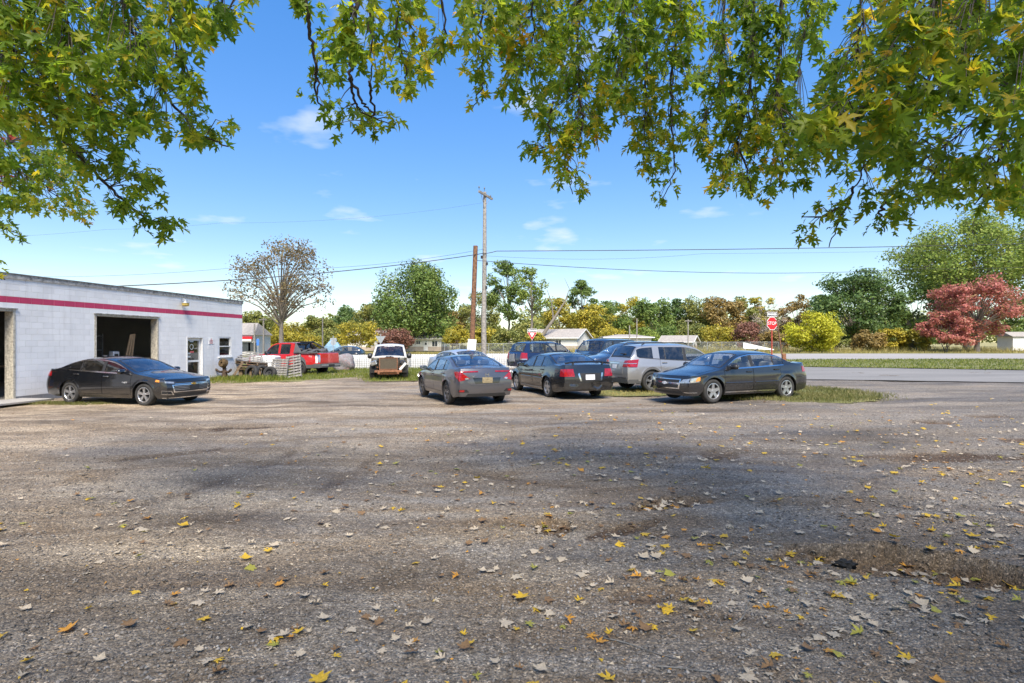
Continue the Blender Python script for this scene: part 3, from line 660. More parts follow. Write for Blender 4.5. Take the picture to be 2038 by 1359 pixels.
# ------------------------------------------------------------------ vehicles
def sstep(a, b, x):
    t = min(1, max(0, (x - a) / (b - a))); return t * t * (3 - 2 * t)
class Car:
    def __init__(s, name, label, cat, X, Y, yaw, sp, group='cars parked in the yard'):
        s.sp = sp; s.L, s.W, s.H = sp['L'], sp['W'], sp['H']; s.r = sp.get('r', .33)
        s.T_ = pchip(sp['T']); s.B_ = pchip(sp['belt']); s.d0 = sp.get('front', 0.0)
        s.xw = [s.L / 2 - sp['fo'], s.L / 2 - sp['fo'] - sp['wb']]
        s.sill = sp.get('sill', .23); s.R = s.r + sp.get('archgap', .065)
        s.bulF = sp.get('bulF', .16) if s.d0 == 0 else .02; s.bulR = sp.get('bulR', .09)
        s.xF = s.L / 2 - s.d0 - s.bulF; s.xR = -s.L / 2 + s.bulR
        s.tum = sp.get('tum', .20); s.crown = sp.get('crown', .07)
        s.root = thing(name, label, cat, (X, Y, gz(X) + sp.get('lift', 0)), rad(yaw), group)
        s.paint = sp['paint']; s.zc = sp.get('crease', .72)
    def D(s, d): return s.L / 2 - d
    def T(s, x): return s.T_(s.L / 2 - x)
    def hw(s, x, z):
        u = abs(x) / (s.L / 2)
        p = s.W / 2 * (1 - .025 * u * u - .15 * u ** 9)
        zm = .58
        k = 1 - .075 * ((zm - z) / .4) ** 2 if z < zm else 1 - .06 * ((z - zm) / .45) ** 2
        y = p * k + .012 * math.exp(-((z - s.zc) / .035) ** 2) * (1 - u ** 6)
        for xw in s.xw:
            dd = math.hypot(x - xw, z - s.r); y += .016 * math.exp(-((dd - s.R) / .06) ** 2)
        return y
    def cr(s, x):
        e = min(s.xF - x, x - s.xR); return s.crown * sstep(0, .35, e) if s.d0 == 0 else s.crown * sstep(0, .35, x - s.xR)
    def zt(s, x): return s.T(x) - s.cr(x)
    def zs(s, x):
        zt = s.zt(x); k = sstep(0, .5, min(s.xF - x, x - s.xR)) if s.d0 == 0 else sstep(0, .5, x - s.xR)
        return zt * (1 - k) + min(s.B_(s.L / 2 - x), zt) * k
    def zb(s, x):
        z = s.sill
        for xw in s.xw:
            q = s.R ** 2 - (x - xw) ** 2
            if q > 0: z = max(z, s.r + math.sqrt(q))
        z += .06 * sstep(.6, 0, x - s.xR)
        return z
    def zr(s, x): return min(max(s.sill + .11, s.zb(x) + .045), s.zs(x) - .02)
    def yup(s, x, z):
        zs = s.zs(x); h = max(z - zs, 0); k = h / max(s.H - .95, .3)
        return s.hw(x, zs) - .012 * min(1, h / .05) - s.tum * k ** 1.15
    def deform(s, p):
        x, y, z = p
        we = s.W / 2 * .83
        tf = max(0, (x - (s.xF - .55)) / .55); tr = max(0, ((s.xR + .45) - x) / .45)
        if tf > 0 and s.d0 == 0:
            q = min(1, (y / we) ** 2); x += tf * tf * (s.bulF * (1 - q) - .05 * min(2.5, ((z - .48) / .26) ** 2))
        if tr > 0:
            q = min(1, (y / we) ** 2); zz = z - s.sp.get('rz', .55); x -= tr * tr * (s.bulR * (1 - q) - s.sp.get('rk', .04) * min(3, (zz / .28) ** 2))
        return (x, y, z)
    def side(s, x, z, off=0): return s.deform((x, s.hw(x, z) + off, z))
    def up(s, x, v, off=0):
        zs, zt = s.zs(x), s.zt(x); z = zs + v * (zt - zs); return s.deform((x, s.yup(x, z) + off, z + off * .3))
    def top(s, x, w_, off=0):
        zt = s.zt(x); ye = s.yup(x, zt) if zt > s.zs(x) + 1e-4 else s.hw(x, s.zs(x)); c = s.cr(x)
        return s.deform((x, w_ * ye, zt + c * (1 - abs(w_) ** 2.6) + off))
    def wrap(s, end, a, z):
        sg = 1 if a >= 0 else -1; a = abs(a); xe = s.xF if end > 0 else s.xR; we = s.hw(xe, z)
        if a <= we: p = (xe, a, z)
        else: x = xe - end * (a - we); p = (x, s.hw(x, z), z)
        q = s.deform(p); return Vector((q[0], sg * q[1], q[2]))
    def stations(s, a, b): return [x for x in s.XS if a - 1e-6 <= x <= b + 1e-6]
    def mirror(s, m, fn, us, vs, mi=0, sides=(1, -1)):
        for sg in sides:
            m.grid(lambda u, v: (lambda p: (p[0], sg * p[1], p[2]))(fn(u, v)), us, vs, flip=(sg > 0), mi=mi)
    def pair(s, name, fn, us, vs, mat, smooth=True):
        for sg in (1, -1):
            m = MB(); s.mirror(m, fn, us, vs, sides=(sg,))
            if m.f: m.build(name, mat, s.root, smooth=smooth)
    def patch(s, name, end, q, mat, off=.006, nu=10, nv=5, parent=None, both=False, build=True):
        """q: four (a, z) corners, counter-clockwise seen from outside; laid on the wrapped nose or tail with thickness"""
        m = MB()
        for sg in ((1, -1) if both else (1,)):
            def pt(u, v, o):
                a = (1 - u) * (1 - v) * q[0][0] + u * (1 - v) * q[1][0] + u * v * q[2][0] + (1 - u) * v * q[3][0]
                z = (1 - u) * (1 - v) * q[0][1] + u * (1 - v) * q[1][1] + u * v * q[2][1] + (1 - u) * v * q[3][1]
                a *= sg; e = .01; p = s.wrap(end, a, z); da = s.wrap(end, a + e, z) - s.wrap(end, a - e, z); dz_ = s.wrap(end, a, z + e) - s.wrap(end, a, z - e)
                n_ = da.cross(dz_); n_ = n_.normalized() if n_.length > 1e-9 else Vector((end, 0, 0))
                if n_.x * end < 0 and abs(n_.x) > .3: n_ = -n_
                if abs(n_.x) <= .3 and n_.y * a < 0: n_ = -n_
                return p + n_ * o
            U = [i / nu for i in range(nu + 1)]; Vv = [j / nv for j in range(nv + 1)]
            m.grid(lambda u, v: pt(u, v, off), U, Vv)
            for edge in ([(u, 0) for u in U], [(u, 1) for u in U], [(0, v) for v in Vv], [(1, v) for v in Vv]):
                vs = [pt(u, v, off) for u, v in edge] + [pt(u, v, -.012) for u, v in edge]; k = len(edge)
                m.add(vs, [(i, i + 1, k + i + 1, k + i) for i in range(k - 1)])
        if not build: return m
        return m.build(name, mat, parent or s.root, smooth=True, angle=35)
    def lights(s, name, end, q, mat, off=.008, **kw):
        outs = []
        for sg in (1, -1):
            qq = q if sg > 0 else [(-a, z) for a, z in q]
            outs.append(s.patch(name, end, qq, mat, off, **kw))
        return outs
    def make(s):
        sp = s.sp; D = s.D; L = s.L
        ws, bl, hood, trunk = sp['ws'], sp['bl'], sp.get('hood'), sp.get('trunk')
        doors, wins = sp['doors'], sp['wins']
        marks = [s.xF, s.xR]
        for iv in [ws, bl] + ([hood] if hood else []) + ([trunk] if trunk else []) + list(doors) + list(wins): marks += [D(iv[0]), D(iv[1])]
        for xw in s.xw:
            for k in range(13): marks.append(xw + s.R * .9999 * math.cos(math.pi * k / 12))
        base = list(np.linspace(s.xR, s.xF, 46)) + [s.xF - k for k in (.01, .03, .06, .1, .15, .21, .28)] + [s.xR + k for k in (.01, .03, .06, .1, .15, .21, .28)]
        XS = sorted(x for x in set(marks) if s.xR - 1e-9 <= x <= s.xF + 1e-9)
        for x in base:
            if s.xR <= x <= s.xF and min(abs(x - y) for y in XS) > .012: XS.append(x); XS.sort()
        s.XS = XS
        body = MB(); 
        lo = lambda x, t: s.side(x, s.zb(x) + t * (s.zr(x) - s.zb(x)))
        hi = lambda x, t: s.side(x, s.zr(x) + t * (s.zs(x) - s.zr(x)))
        V1, V2 = [0, .5, 1], [k / 9 for k in range(10)]
        s.mirror(body, lo, XS, V1)
        s.mirror(body, lambda x, t: (lambda p: (p[0], p[1] - .10 * t, p[2]))(s.side(x, s.zb(x))), XS, [1, 0])      # flange turned under the sill and arches
        dmin, dmax = min(D(d[1]) for d in doors), max(D(d[0]) for d in doors)
        s.mirror(body, hi, s.stations(s.xR, dmin), V2); s.mirror(body, hi, s.stations(dmax, s.xF), V2)
        # greenhouse rails and pillars
        g0, g1 = D(bl[1]), D(ws[1]) ; v0, v1 = .05, .90
        gx_ = [x for x in XS if s.zt(x) > s.zs(x) + .004]
        s.gx = gx_
        s.mirror(body, s.up, gx_, [0, v0]); s.mirror(body, s.up, gx_, [v1, .95, 1])
        VV = [v0 + (v1 - v0) * k / 5 for k in range(6)]
        ends = sorted([D(wd) for iv in wins for wd in iv])
        cur = gx_[0]
        for iv in sorted(wins, key=lambda q: -q[1]):
            a, b_ = D(iv[1]), D(iv[0]); s.mirror(body, s.up, [x for x in gx_ if cur - 1e-6 <= x <= a + 1e-6], VV); cur = b_
        s.mirror(body, s.up, [x for x in gx_ if x >= cur - 1e-6], VV)
        WW = [-1, -.93, -.86] + [-.86 + 1.72 * k / 10 for k in range(1, 10)] + [.86, .93, 1]
        def topt(a, b_, wfrom, wto):
            body.grid(lambda x, w_: s.top(x, w_), s.stations(a, b_), [w_ for w_ in WW if wfrom - 1e-6 <= w_ <= wto + 1e-6])
        regs = [(ws, 'windshield'), (bl, 'rear')]
        cuts = [iv for iv in (hood, ws, bl, trunk) if iv]
        for iv in cuts:
            topt(D(iv[1]), D(iv[0]), -1, -.86); topt(D(iv[1]), D(iv[0]), .86, 1)
        edges = sorted([(D(iv[1]), D(iv[0])) for iv in cuts]); cur = s.xR
        for a, b_ in edges:
            if a > cur + 1e-6: topt(cur, a, -1, 1)
            cur = b_
        if cur < s.xF - 1e-6: topt(cur, s.xF, -1, 1)
        # nose and tail caps
        YY = [-1, -.9, -.75, -.5, -.25, 0, .25, .5, .75, .9, 1]
        for xe, fl in ((s.xF, False), (s.xR, True)):
            if xe == s.xF and s.d0 > 0: continue
            zb, zr, zs = s.zb(xe), s.zr(xe), s.zs(xe)
            zl = [zb, (zb + zr) / 2, zr] + [zr + (zs - zr) * k / 9 for k in range(1, 10)]
            body.grid(lambda y, z: s.deform((xe, y * s.hw(xe, z), z)), YY, zl, flip=fl)
        if s.d0 > 0:
            zb, zs = s.zb(s.xF), s.zs(s.xF)
            body.grid(lambda y, z: (s.xF, y * s.hw(s.xF, z), z), YY, [zb, (zb + zs) / 2, zs, s.T(s.xF) - .001])
        s.body = body.build('body', s.paint, s.root, smooth=True, merge=.0015, angle=38)
        # doors: panels of their own, a gap all round
        for (a, b_) in doors:
            xa, xb = D(b_) + .009, D(a) - .009
            xs = [xa] + [x for x in XS if xa + .01 < x < xb - .01] + [xb]
            for sg in (1, -1):
                m = MB(); m.grid(lambda x, t: (lambda p: (p[0], sg * (p[1] + .001), p[2]))(s.side(x, s.zr(x) + .010 + t * (s.zs(x) - s.zr(x) - .012))), xs, V2, flip=sg > 0)
                for xx, dx_ in ((xa, 0), (xb, 0)):
                    m.grid(lambda q, t: (lambda p: (p[0], sg * (p[1] - .03 * q), p[2]))(s.side(xx, s.zr(xx) + .010 + t * (s.zs(xx) - s.zr(xx) - .012))), [0, 1], V2)
                d = m.build('door', s.paint, s.root, smooth=True, angle=38)
                hx = xa + .11; hz = s.zs(hx) - .10; hy = s.hw(hx, hz)
                h = MB(); h.bbox((hx + .05, sg * (hy + .022), hz), (.20, .022, .034), .008); h.box((hx - .02, sg * (hy + .006), hz), (.03, .03, .026)); h.box((hx + .12, sg * (hy + .006), hz), (.03, .03, .026))
                h.build('handle', sp.get('handle', s.paint), d)
        if sp.get('moulding'):
            z0 = sp['moulding']
            for a, b_ in doors:
                xs2 = [x for x in XS if D(b_) + .02 < x < D(a) - .02 and s.zr(x) < z0 - .03]
                s.pair('side_moulding', lambda x, t: s.side(x, z0 + .022 * math.sin(t), .001 + .012 * math.cos(t)), xs2, [-1.57, -.8, 0, .8, 1.57], sp.get('mouldmat', s.paint))
        if sp.get('rocker'):
            xs = [x for x in XS if s.xw[1] + s.R + .03 < x < s.xw[0] - s.R - .03]
            s.pair('rocker_trim', lambda x, t: s.side(x, s.sill + .055 + t * .035, .006), xs, [0, 1], sp['rocker'])
        # panels on top
        for iv, nm in ((hood, 'hood'), (trunk, sp.get('trunkname', 'trunk_lid'))):
            if not iv: continue
            xa, xb = D(iv[1]) + .008, D(iv[0]) - .008; xs = [xa] + [x for x in XS if xa + .01 < x < xb - .01] + [xb]
            m = MB(); m.grid(lambda x, w_: s.top(x, w_ * .985, .002), xs, [w_ for w_ in WW if abs(w_) < .87])
            if nm == 'hood': 
                p = m.build(nm, s.paint, s.root, smooth=True, angle=38)
            else: p = m.build(nm, s.paint, s.root, smooth=True, angle=38)
        # glass
        gm = sp.get('glass', M['glass']); gm2 = sp.get('rearglass', gm)
        for iv, nm, g in ((ws, 'windshield', sp.get('wsglass', M['glass'])), (bl, 'rear_window', sp.get('blglass', gm2))):
            xs = s.stations(D(iv[1]), D(iv[0])); m = MB()
            m.grid(lambda x, w_: s.top(x, w_, -.004), xs, [w_ for w_ in WW if abs(w_) < .87]); m.build(nm, g, s.root, smooth=True)
            tr = MB()
            for sg in (1, -1): tr.grid(lambda x, w_: s.top(x, sg * w_, .003), xs, [.835, .88], flip=sg < 0)
            tr.grid(lambda x, w_: s.top(x, w_, .003), [D(iv[1]) - .006, D(iv[1]) + .035], [w_ for w_ in WW if abs(w_) < .87]); tr.grid(lambda x, w_: s.top(x, w_, .003), [D(iv[0]) - .03, D(iv[0]) + .006], [w_ for w_ in WW if abs(w_) < .87])
            tr.build(nm + '_seal', M['black'], s.root, smooth=True)
        for i, iv in enumerate(wins):
            xs = [x for x in gx_ if D(iv[1]) - 1e-6 <= x <= D(iv[0]) + 1e-6]
            for sg in (1, -1):
                m = MB(); m.grid(lambda x, v: (lambda p: (p[0], sg * p[1], p[2]))(s.up(x, v, -.006)), xs, VV, flip=sg > 0)
                wd = m.build('side_window', gm if i < sp.get('tintfrom', 9) else gm2, s.root, smooth=True)
        trim = sp.get('wintrim')
        x0, x1 = D(max(iv[1] for iv in wins)), D(min(iv[0] for iv in wins)); xs = [x for x in gx_ if x0 - 1e-6 <= x <= x1 + 1e-6]
        s.pair('window_trim', lambda x, v: s.up(x, v, .005), xs, [.0, .085 if trim else .055], trim or M['black'])
        if trim: s.pair('upper_window_trim', lambda x, v: s.up(x, v, .004), xs, [.875, .94], trim)
        for k in range(len(wins) - 1):
            a, b_ = D(wins[k][1]), D(wins[k + 1][0])
            if a < b_: a, b_ = b_, a
            if a - b_ < .16: s.pair('pillar_cover', lambda x, v: s.up(x, v, .003), [b_ + .004, a - .004], [.06, .3, .6, .89], M['black'])
        # interior, liner and underside
        m = MB(); fl = s.sill + .06
        xi0, xi1 = (s.xR + .25, s.xF - .25) if s.d0 == 0 else (s.xR + .25, s.xF - .02)
        m.box(((xi0 + xi1) / 2, 0, fl), (xi1 - xi0, s.W - .30, .05))
        for xw in s.xw:
            for sg in (1, -1):
                vs = []; n = 12
                for k in range(n + 1):
                    q = math.pi * k / n
                    for yv in (s.W / 2 - .06, s.W / 2 - .36): vs.append((xw + (s.R + .02) * math.cos(q), sg * yv, s.r + (s.R + .02) * math.sin(q)))
                m.add(vs, [(2 * k, 2 * k + 1, 2 * k + 3, 2 * k + 2) for k in range(n)])
                m.add([(xw + (s.R + .02) * math.cos(math.pi * k / n), sg * (s.W / 2 - .36), s.r - .1 * (k in (0, n)) + (s.R + .02) * math.sin(math.pi * k / n)) for k in range(n + 1)], [tuple(range(n + 1))])
        m.build('underbody', M['under'], s.root)
        ci0, ci1 = D(sp.get('cabin', (ws[0], bl[1]))[1]), D(sp.get('cabin', (ws[0], bl[1]))[0])
        m = MB(); xs = [x for x in XS if ci0 <= x <= ci1]
        s.mirror(m, lambda x, z: (x, s.hw(x, .7) - .07, z), xs, [max(fl, s.sill + .36), .60, .86])
        m.box((ci0, 0, .62), (.04, s.W - .36, .64)); m.build('interior_lining', M['seat'], s.root)
        sm = sp.get('seatmat', M['seat']); cw = D(ws[0])
        m = MB(); m.bbox((cw - .26, 0, .80), (.5, s.W - .34, .30), .08); m.build('dashboard', M['black'], s.root, smooth=True, angle=30)
        belt = s.zs(D((ws[1] + bl[0]) / 2)); hb = sp.get('seath', .0)
        for row, xo in enumerate(sp.get('seats', (1.02, 1.95))):
            for sg in (1, -1):
                x = cw - xo; m = MB()
                m.bbox((x + .05, sg * .37, .50 + hb), (.5, .5, .16), .05)
                m.bbox((x - .24, sg * .37, .82 + hb), (.15, .48, .60), .05, M=Matrix.Rotation(rad(-14), 3, 'Y'))
                m.bbox((x - .35, sg * .37, 1.19 + hb), (.10, .27, .17), .04); m.build('seat', sm, s.root, smooth=True, angle=35)
        m = MB(); R_ = Matrix.Rotation(rad(66), 3, 'Y'); pts = [R_ @ Vector((.18 * math.cos(q), .18 * math.sin(q), 0)) + Vector((cw - .62, .37, .92 + hb)) for q in [2 * math.pi * k / 16 for k in range(17)]]
        m.tube(pts, .015, 6, cap=False); m.build('steering_wheel', M['black'], s.root, smooth=True)
        # mirrors
        mxx, mz = cw - .12 - sp.get('mirx', .22), s.zs(cw - .4) + .07
        for sg in (1, -1):
            my = s.hw(mxx, s.zs(mxx)); m = MB(); prof = []
            n1, n2 = 10, 8; sz = sp.get('mirsize', 1.0)
            def ell(u, v):
                a = u * math.pi * 2; b_ = -math.pi / 2 + v * math.pi
                ca, cb = math.cos(a), math.cos(b_); 
                return (mxx + .07 * sz * math.copysign(abs(ca) ** .7, ca) * abs(cb) ** .7 , sg * (my + .11 + .125 * math.copysign(abs(math.sin(b_)) ** .8, math.sin(b_))), mz + .078 * sz * math.copysign(abs(math.sin(a)) ** .7, math.sin(a)) * abs(cb) ** .7)
            m.grid(ell, [i / n1 for i in range(n1 + 1)], [j / n2 for j in range(n2 + 1)], flip=sg < 0); m.box((mxx + .02, sg * (my + .005), mz - .05), (.07, .07, .05))
            mo = m.build('mirror', sp.get('mirmat', s.paint), s.root, smooth=True, angle=50)
            m = MB(); m.box((mxx - .066 * sz, sg * (my + .11), mz), (.01, .17, .10 * sz)); m.build('mirror_glass', M['chrome'], mo)
        s.wheels()
        return s
    def wheels(s, which=((0, 1), (0, -1), (1, 1), (1, -1))):
        sp = s.sp; r = s.r; rr = sp.get('rim', .215); tw = sp.get('tw', .205); sty = sp.get('spokes', 5)
        t = MB(); pr = [(rr, tw * .40), (rr + .025, tw * .49), (r - .045, tw * .52), (r - .012, tw * .44), (r, tw * .30), (r, -tw * .30), (r - .012, -tw * .44), (r - .045, -tw * .52), (rr + .02, -tw * .49), (rr, -tw * .40)]
        t.lathe(pr, 28, 'Y'); tm = t.mesh('wheel', M['tyre'], smooth=True, angle=50)
        q = MB(); q.lathe([(rr + .004, tw * .46), (rr - .012, tw * .47), (rr - .022, tw * .40), (rr - .022, -tw * .30)], 28, 'Y')
        q.lathe([(rr - .02, tw * .05), (.02, tw * .05)], 20, 'Y', mi=1)
        q.lathe([(.055, tw * .30), (.05, tw * .42), (.0, tw * .43)], 14, 'Y'); q.lathe([(.055, tw * .30), (.06, tw * .1)], 14, 'Y')
        for k in range(sty):
            a0 = 2 * math.pi * (k + .25) / sty
            for off in ((0,) if not sp.get('twin') else (-.13, .13)):
                a = a0 + off; wi, wo = sp.get('spw', (.034, .026)); d = Vector((math.cos(a), 0, math.sin(a))); n_ = Vector((-math.sin(a), 0, math.cos(a)))
                c0, c1 = d * .04, d * (rr - .014); y0, y1 = tw * .40, tw * .44
                vs = [c0 - n_ * wi + Vector((0, y0, 0)), c0 + n_ * wi + Vector((0, y0, 0)), c1 + n_ * wo + Vector((0, y1, 0)), c1 - n_ * wo + Vector((0, y1, 0))]
                vs += [p - Vector((0, .05, 0)) for p in vs]
                q.add(vs, [(0, 1, 2, 3), (4, 7, 6, 5), (0, 3, 7, 4), (1, 5, 6, 2), (0, 4, 5, 1), (2, 6, 7, 3)])
        qm = q.mesh('rim', [sp.get('rimmat', M['alloy']), M['under']], smooth=True, angle=30)
        st = sp.get('steer', 0)
        for (i, sg) in which:
            o = link('wheel', tm, s.root, (s.xw[i], sg * (s.W / 2 - tw / 2 - .025), r), (0, 0, (0 if sg > 0 else math.pi) + (rad(st) if i == 0 else 0)))
            link('rim', qm, o)

def plate_on(car, end, z, mat, w_=.31, h=.155, off=.018, rows=True):
    p = car.patch('licence_plate', end, [(-w_ / 2, z - h / 2), (w_ / 2, z - h / 2), (w_ / 2, z + h / 2), (-w_ / 2, z + h / 2)], mat, off, 4, 2)
    return p
def bowtie(car, end, z, size, mat, off=.03):
    p = car.wrap(end, 0, z); m = MB(); a, b_, c, d = size, size * .42, size * .42, size * .30
    out = [(-a, -b_ * .55), (-c * 1.15, -b_ * .55), (-c, -b_), (c * .85, -b_), (c, -b_ * .55), (a * .88, -b_ * .55), (a, b_ * .55), (c * 1.15, b_ * .55), (c, b_), (-c * .85, b_), (-c, b_ * .55), (-a * .88, b_ * .55)]
    vs = [(p.x + end * off, y, p.z + z_) for y, z_ in out] + [(p.x + end * (off - .012), y, p.z + z_) for y, z_ in out]; n = len(out)
    m.add(vs, [tuple(range(n))] + [(i, (i + 1) % n, n + (i + 1) % n, n + i) for i in range(n)]); return m.build('emblem', mat, car.root)

M['p_black'] = paint('black_car_paint', (.006, .007, .009), .0, .07)
M['p_char'] = paint('charcoal_car_paint', (.010, .011, .014), .1, .05)
M['p_grey'] = paint('grey_car_paint', (.105, .105, .118), .6, .12, .3)
M['p_blk2'] = paint('faded_black_car_paint', (.008, .009, .010), .0, .06)
M['p_silver'] = paint('silver_car_paint', (.38, .37, .36), .6, .12, .3)
M['p_navy'] = paint('navy_car_paint', (.010, .020, .062), .2, .06)
M['p_slate'] = paint('slate_car_paint', (.014, .019, .026), .1, .06)
M['p_blue'] = paint('dark_blue_car_paint', (.014, .028, .065), .2, .06)
M['p_red'] = paint('red_truck_paint', (.50, .016, .014), .15, .10)
M['p_white'] = paint('white_truck_paint', (.50, .49, .455), .0, .5, .4)
M['p_light'] = paint('pale_silver_car_paint', (.52, .54, .56), .5, .12, .3)
M['gold'] = plain('gold_emblem', (.55, .38, .10), .25, .9, var=.1)
M['cladding'] = plain('grey_cladding', (.075, .075, .078), .7, var=.2, scale=5)

def sedan(**k):
    d = dict(r=.33, sill=.22, fo=.95, wb=2.83, hood=(.16, 1.18), doors=[(1.42, 2.52), (2.52, 3.55)], wins=[(1.62, 2.46), (2.56, 3.42), (3.46, 3.78)], trunk=None)
    d.update(k); return d
# black sedan by the building: nose to the right
c = Car('parked_sedan', 'dusty black sedan with dark windows parked nose right along the white garage', 'car', -12.18, 17.77, -14.1, sedan(
    L=4.92, W=1.855, H=1.465, paint=M['p_black'], T=[(0, .70), (.1, .765), (.4, .86), (.8, .95), (1.2, 1.01), (1.3, 1.035), (2.25, 1.40), (2.75, 1.462), (3.2, 1.445), (3.7, 1.35), (4.35, 1.14), (4.75, 1.08), (4.86, 1.02), (4.92, .93)],
    belt=[(0, .70), (.8, .88), (1.2, .93), (2.4, .965), (3.6, 1.02), (4.3, 1.06), (4.92, .93)], ws=(1.32, 2.2), bl=(3.3, 4.28), trunk=(4.34, 4.80), doors=[(1.40, 2.50), (2.50, 3.66)], wins=[(1.62, 2.44), (2.56, 3.36), (3.40, 3.86)],
    glass=M['tint'], rearglass=M['tint'], wintrim=M['chrome'], rim=.225, r=.335, twin=True, spw=(.022, .016), handle=M['chrome'], crease=.74, archgap=.055)).make()
c.lights('headlight', 1, [(.60, .655), (1.22, .72), (1.16, .80), (.56, .715)], M['lampdark'])
c.lights('headlight_reflector', 1, [(.62, .665), (.86, .69), (.86, .74), (.62, .715)], M['lampclear'], .012)
c.lights('turn_signal', 1, [(1.04, .715), (1.18, .73), (1.14, .785), (1.03, .77)], M['amber'], .012)
c.lights('tail_light', -1, [(.55, .82), (1.05, .85), (1.0, 1.0), (.55, .96)], M['lampred'])
c.patch('grille_surround', 1, [(-.64, .405), (.64, .405), (.68, .628), (-.68, .628)], M['chrome'], .010, 14, 6)
c.patch('grille', 1, [(-.60, .43), (.60, .43), (.645, .605), (-.645, .605)], M['black'], .016, 14, 6)
for z in (.475, .52, .565): c.patch('grille_bar', 1, [(-.615, z), (.615, z), (.62, z + .010), (-.62, z + .010)], M['steel'], .020, 14, 1)
c.patch('upper_grille', 1, [(-.56, .665), (.56, .665), (.58, .70), (-.58, .70)], M['black'], .010, 12, 2)
c.patch('upper_grille_bar', 1, [(-.60, .645), (.60, .645), (.60, .66), (-.60, .66)], M['chrome'], .014, 12, 1)
c.patch('plate_bracket', 1, [(-.17, .455), (.17, .455), (.17, .585), (-.17, .585)], M['black'], .034, 4, 2)
c.patch('lower_intake', 1, [(-.62, .275), (.62, .275), (.60, .36), (-.60, .36)], M['black'], .006, 12, 2)
c.lights('fog_surround', 1, [(.62, .33), (.98, .35), (1.0, .47), (.70, .45)], M['chrome'], .006)
c.lights('fog_recess', 1, [(.66, .35), (.97, .37), (.985, .455), (.72, .44)], M['black'], .012)
c.patch('chin_strip', 1, [(-.95, .235), (.95, .235), (.95, .255), (-.95, .255)], M['chrome'], .012, 16, 1)
bowtie(c, 1, .635, .085, M['gold'])
bx_ = c.D(1.62); text_mesh('badge_lettering', 'MALIBU', .062, M['chrome'], c.root, (bx_, -(c.hw(bx_, .69) + .006), .69), (rad(90), 0, 0))
m = MB(); m.tube([(c.D(3.35), 0, 1.43), (c.D(3.55), 0, 1.46)], [.05, .012], 6); m.build('roof_antenna', M['p_black'], c.root)

# grey sedan, rear towards the camera
c = Car('parked_sedan', 'grey compact sedan with C shaped red tail lights, its rear to the camera', 'car', -1.649, 17.78, 114.5, sedan(
    L=4.63, W=1.80, H=1.416, fo=.90, wb=2.70, paint=M['p_grey'], T=[(0, .64), (.1, .71), (.5, .83), (1.05, .94), (1.15, .965), (2.1, 1.345), (2.6, 1.412), (3.1, 1.39), (3.5, 1.31), (4.15, 1.115), (4.48, 1.075), (4.58, 1.03), (4.63, .97)],
    belt=[(0, .64), (1.1, .885), (2.4, .93), (3.4, .985), (4.1, 1.04), (4.63, .96)], ws=(1.17, 2.08), bl=(3.15, 4.08), trunk=(4.16, 4.50), doors=[(1.32, 2.36), (2.36, 3.40)], wins=[(1.5, 2.32), (2.42, 3.14), (3.18, 3.56)],
    rim=.225, r=.325, twin=True, spw=(.02, .014), rimmat=M['darkalloy'], crease=.80, rz=.62, rk=.035, wintrim=None)).make()
c.lights('tail_light', -1, [(.50, .78), (.82, .70), (.90, .96), (.74, .96)], M['lampred'], .012)
c.lights('tail_light_arm', -1, [(.26, .955), (.72, .945), (.80, .985), (.26, .99)], M['lampred'], .014)
c.lights('tail_light_side', -1, [(.80, .72), (1.02, .84), (1.10, .96), (.86, .97)], M['lampred'], .012)
c.lights('reverse_lamp', -1, [(.52, .768), (.62, .742), (.65, .79), (.57, .81)], M['lampclear'], .018)
c.patch('trunk_lid_face', -1, [(-.50, .60), (.50, .60), (.60, .93), (-.60, .93)], M['p_grey'], .008, 14, 5)
c.patch('plate_recess', -1, [(-.36, .64), (.36, .64), (.42, .80), (-.42, .80)], M['p_char'], .010, 10, 4)
plate_on(c, -1, .735, M['oldplate'])
c.lights('reflector', -1, [(.66, .415), (.80, .415), (.80, .465), (.66, .465)], M['lampred'], .014, nu=4, nv=2)
c.lights('vent_recess', -1, [(.52, .40), (.86, .40), (.86, .48), (.60, .48)], M['black'], .006)
c.patch('rear_valance', -1, [(-.62, .27), (.62, .27), (.56, .36), (-.56, .36)], M['black'], .006, 12, 3)
p = c.wrap(-1, 0, .88); e = MB()
for yy_, zz_, ww_, hh_ in ((-.045, 0, .016, .10), (.045, 0, .016, .10), (0, 0, .09, .018)): e.box((p.x - .016, yy_, .88 + zz_), (.014, ww_, hh_))
e.build('emblem', M['chrome'], c.root); text_mesh('badge_lettering', 'CIVIC', .05, M['chrome'], c.root, (c.wrap(-1, .46, .80).x - .017, .42, .845), (rad(90), 0, rad(-90)))
m = MB(); m.add([(c.D(3.35), 0, 1.345), (c.D(3.17), 0, 1.375), (c.D(3.36), 0, 1.455), (c.D(3.33), .025, 1.35), (c.D(3.33), -.025, 1.35)], [(0, 2, 3), (3, 2, 1), (0, 4, 2), (4, 1, 2)]); m.build('fin_antenna', M['p_grey'], c.root)
c.lights('headlight', 1, [(.5, .58), (1.05, .62), (1.0, .70), (.5, .64)], M['lampclear'])

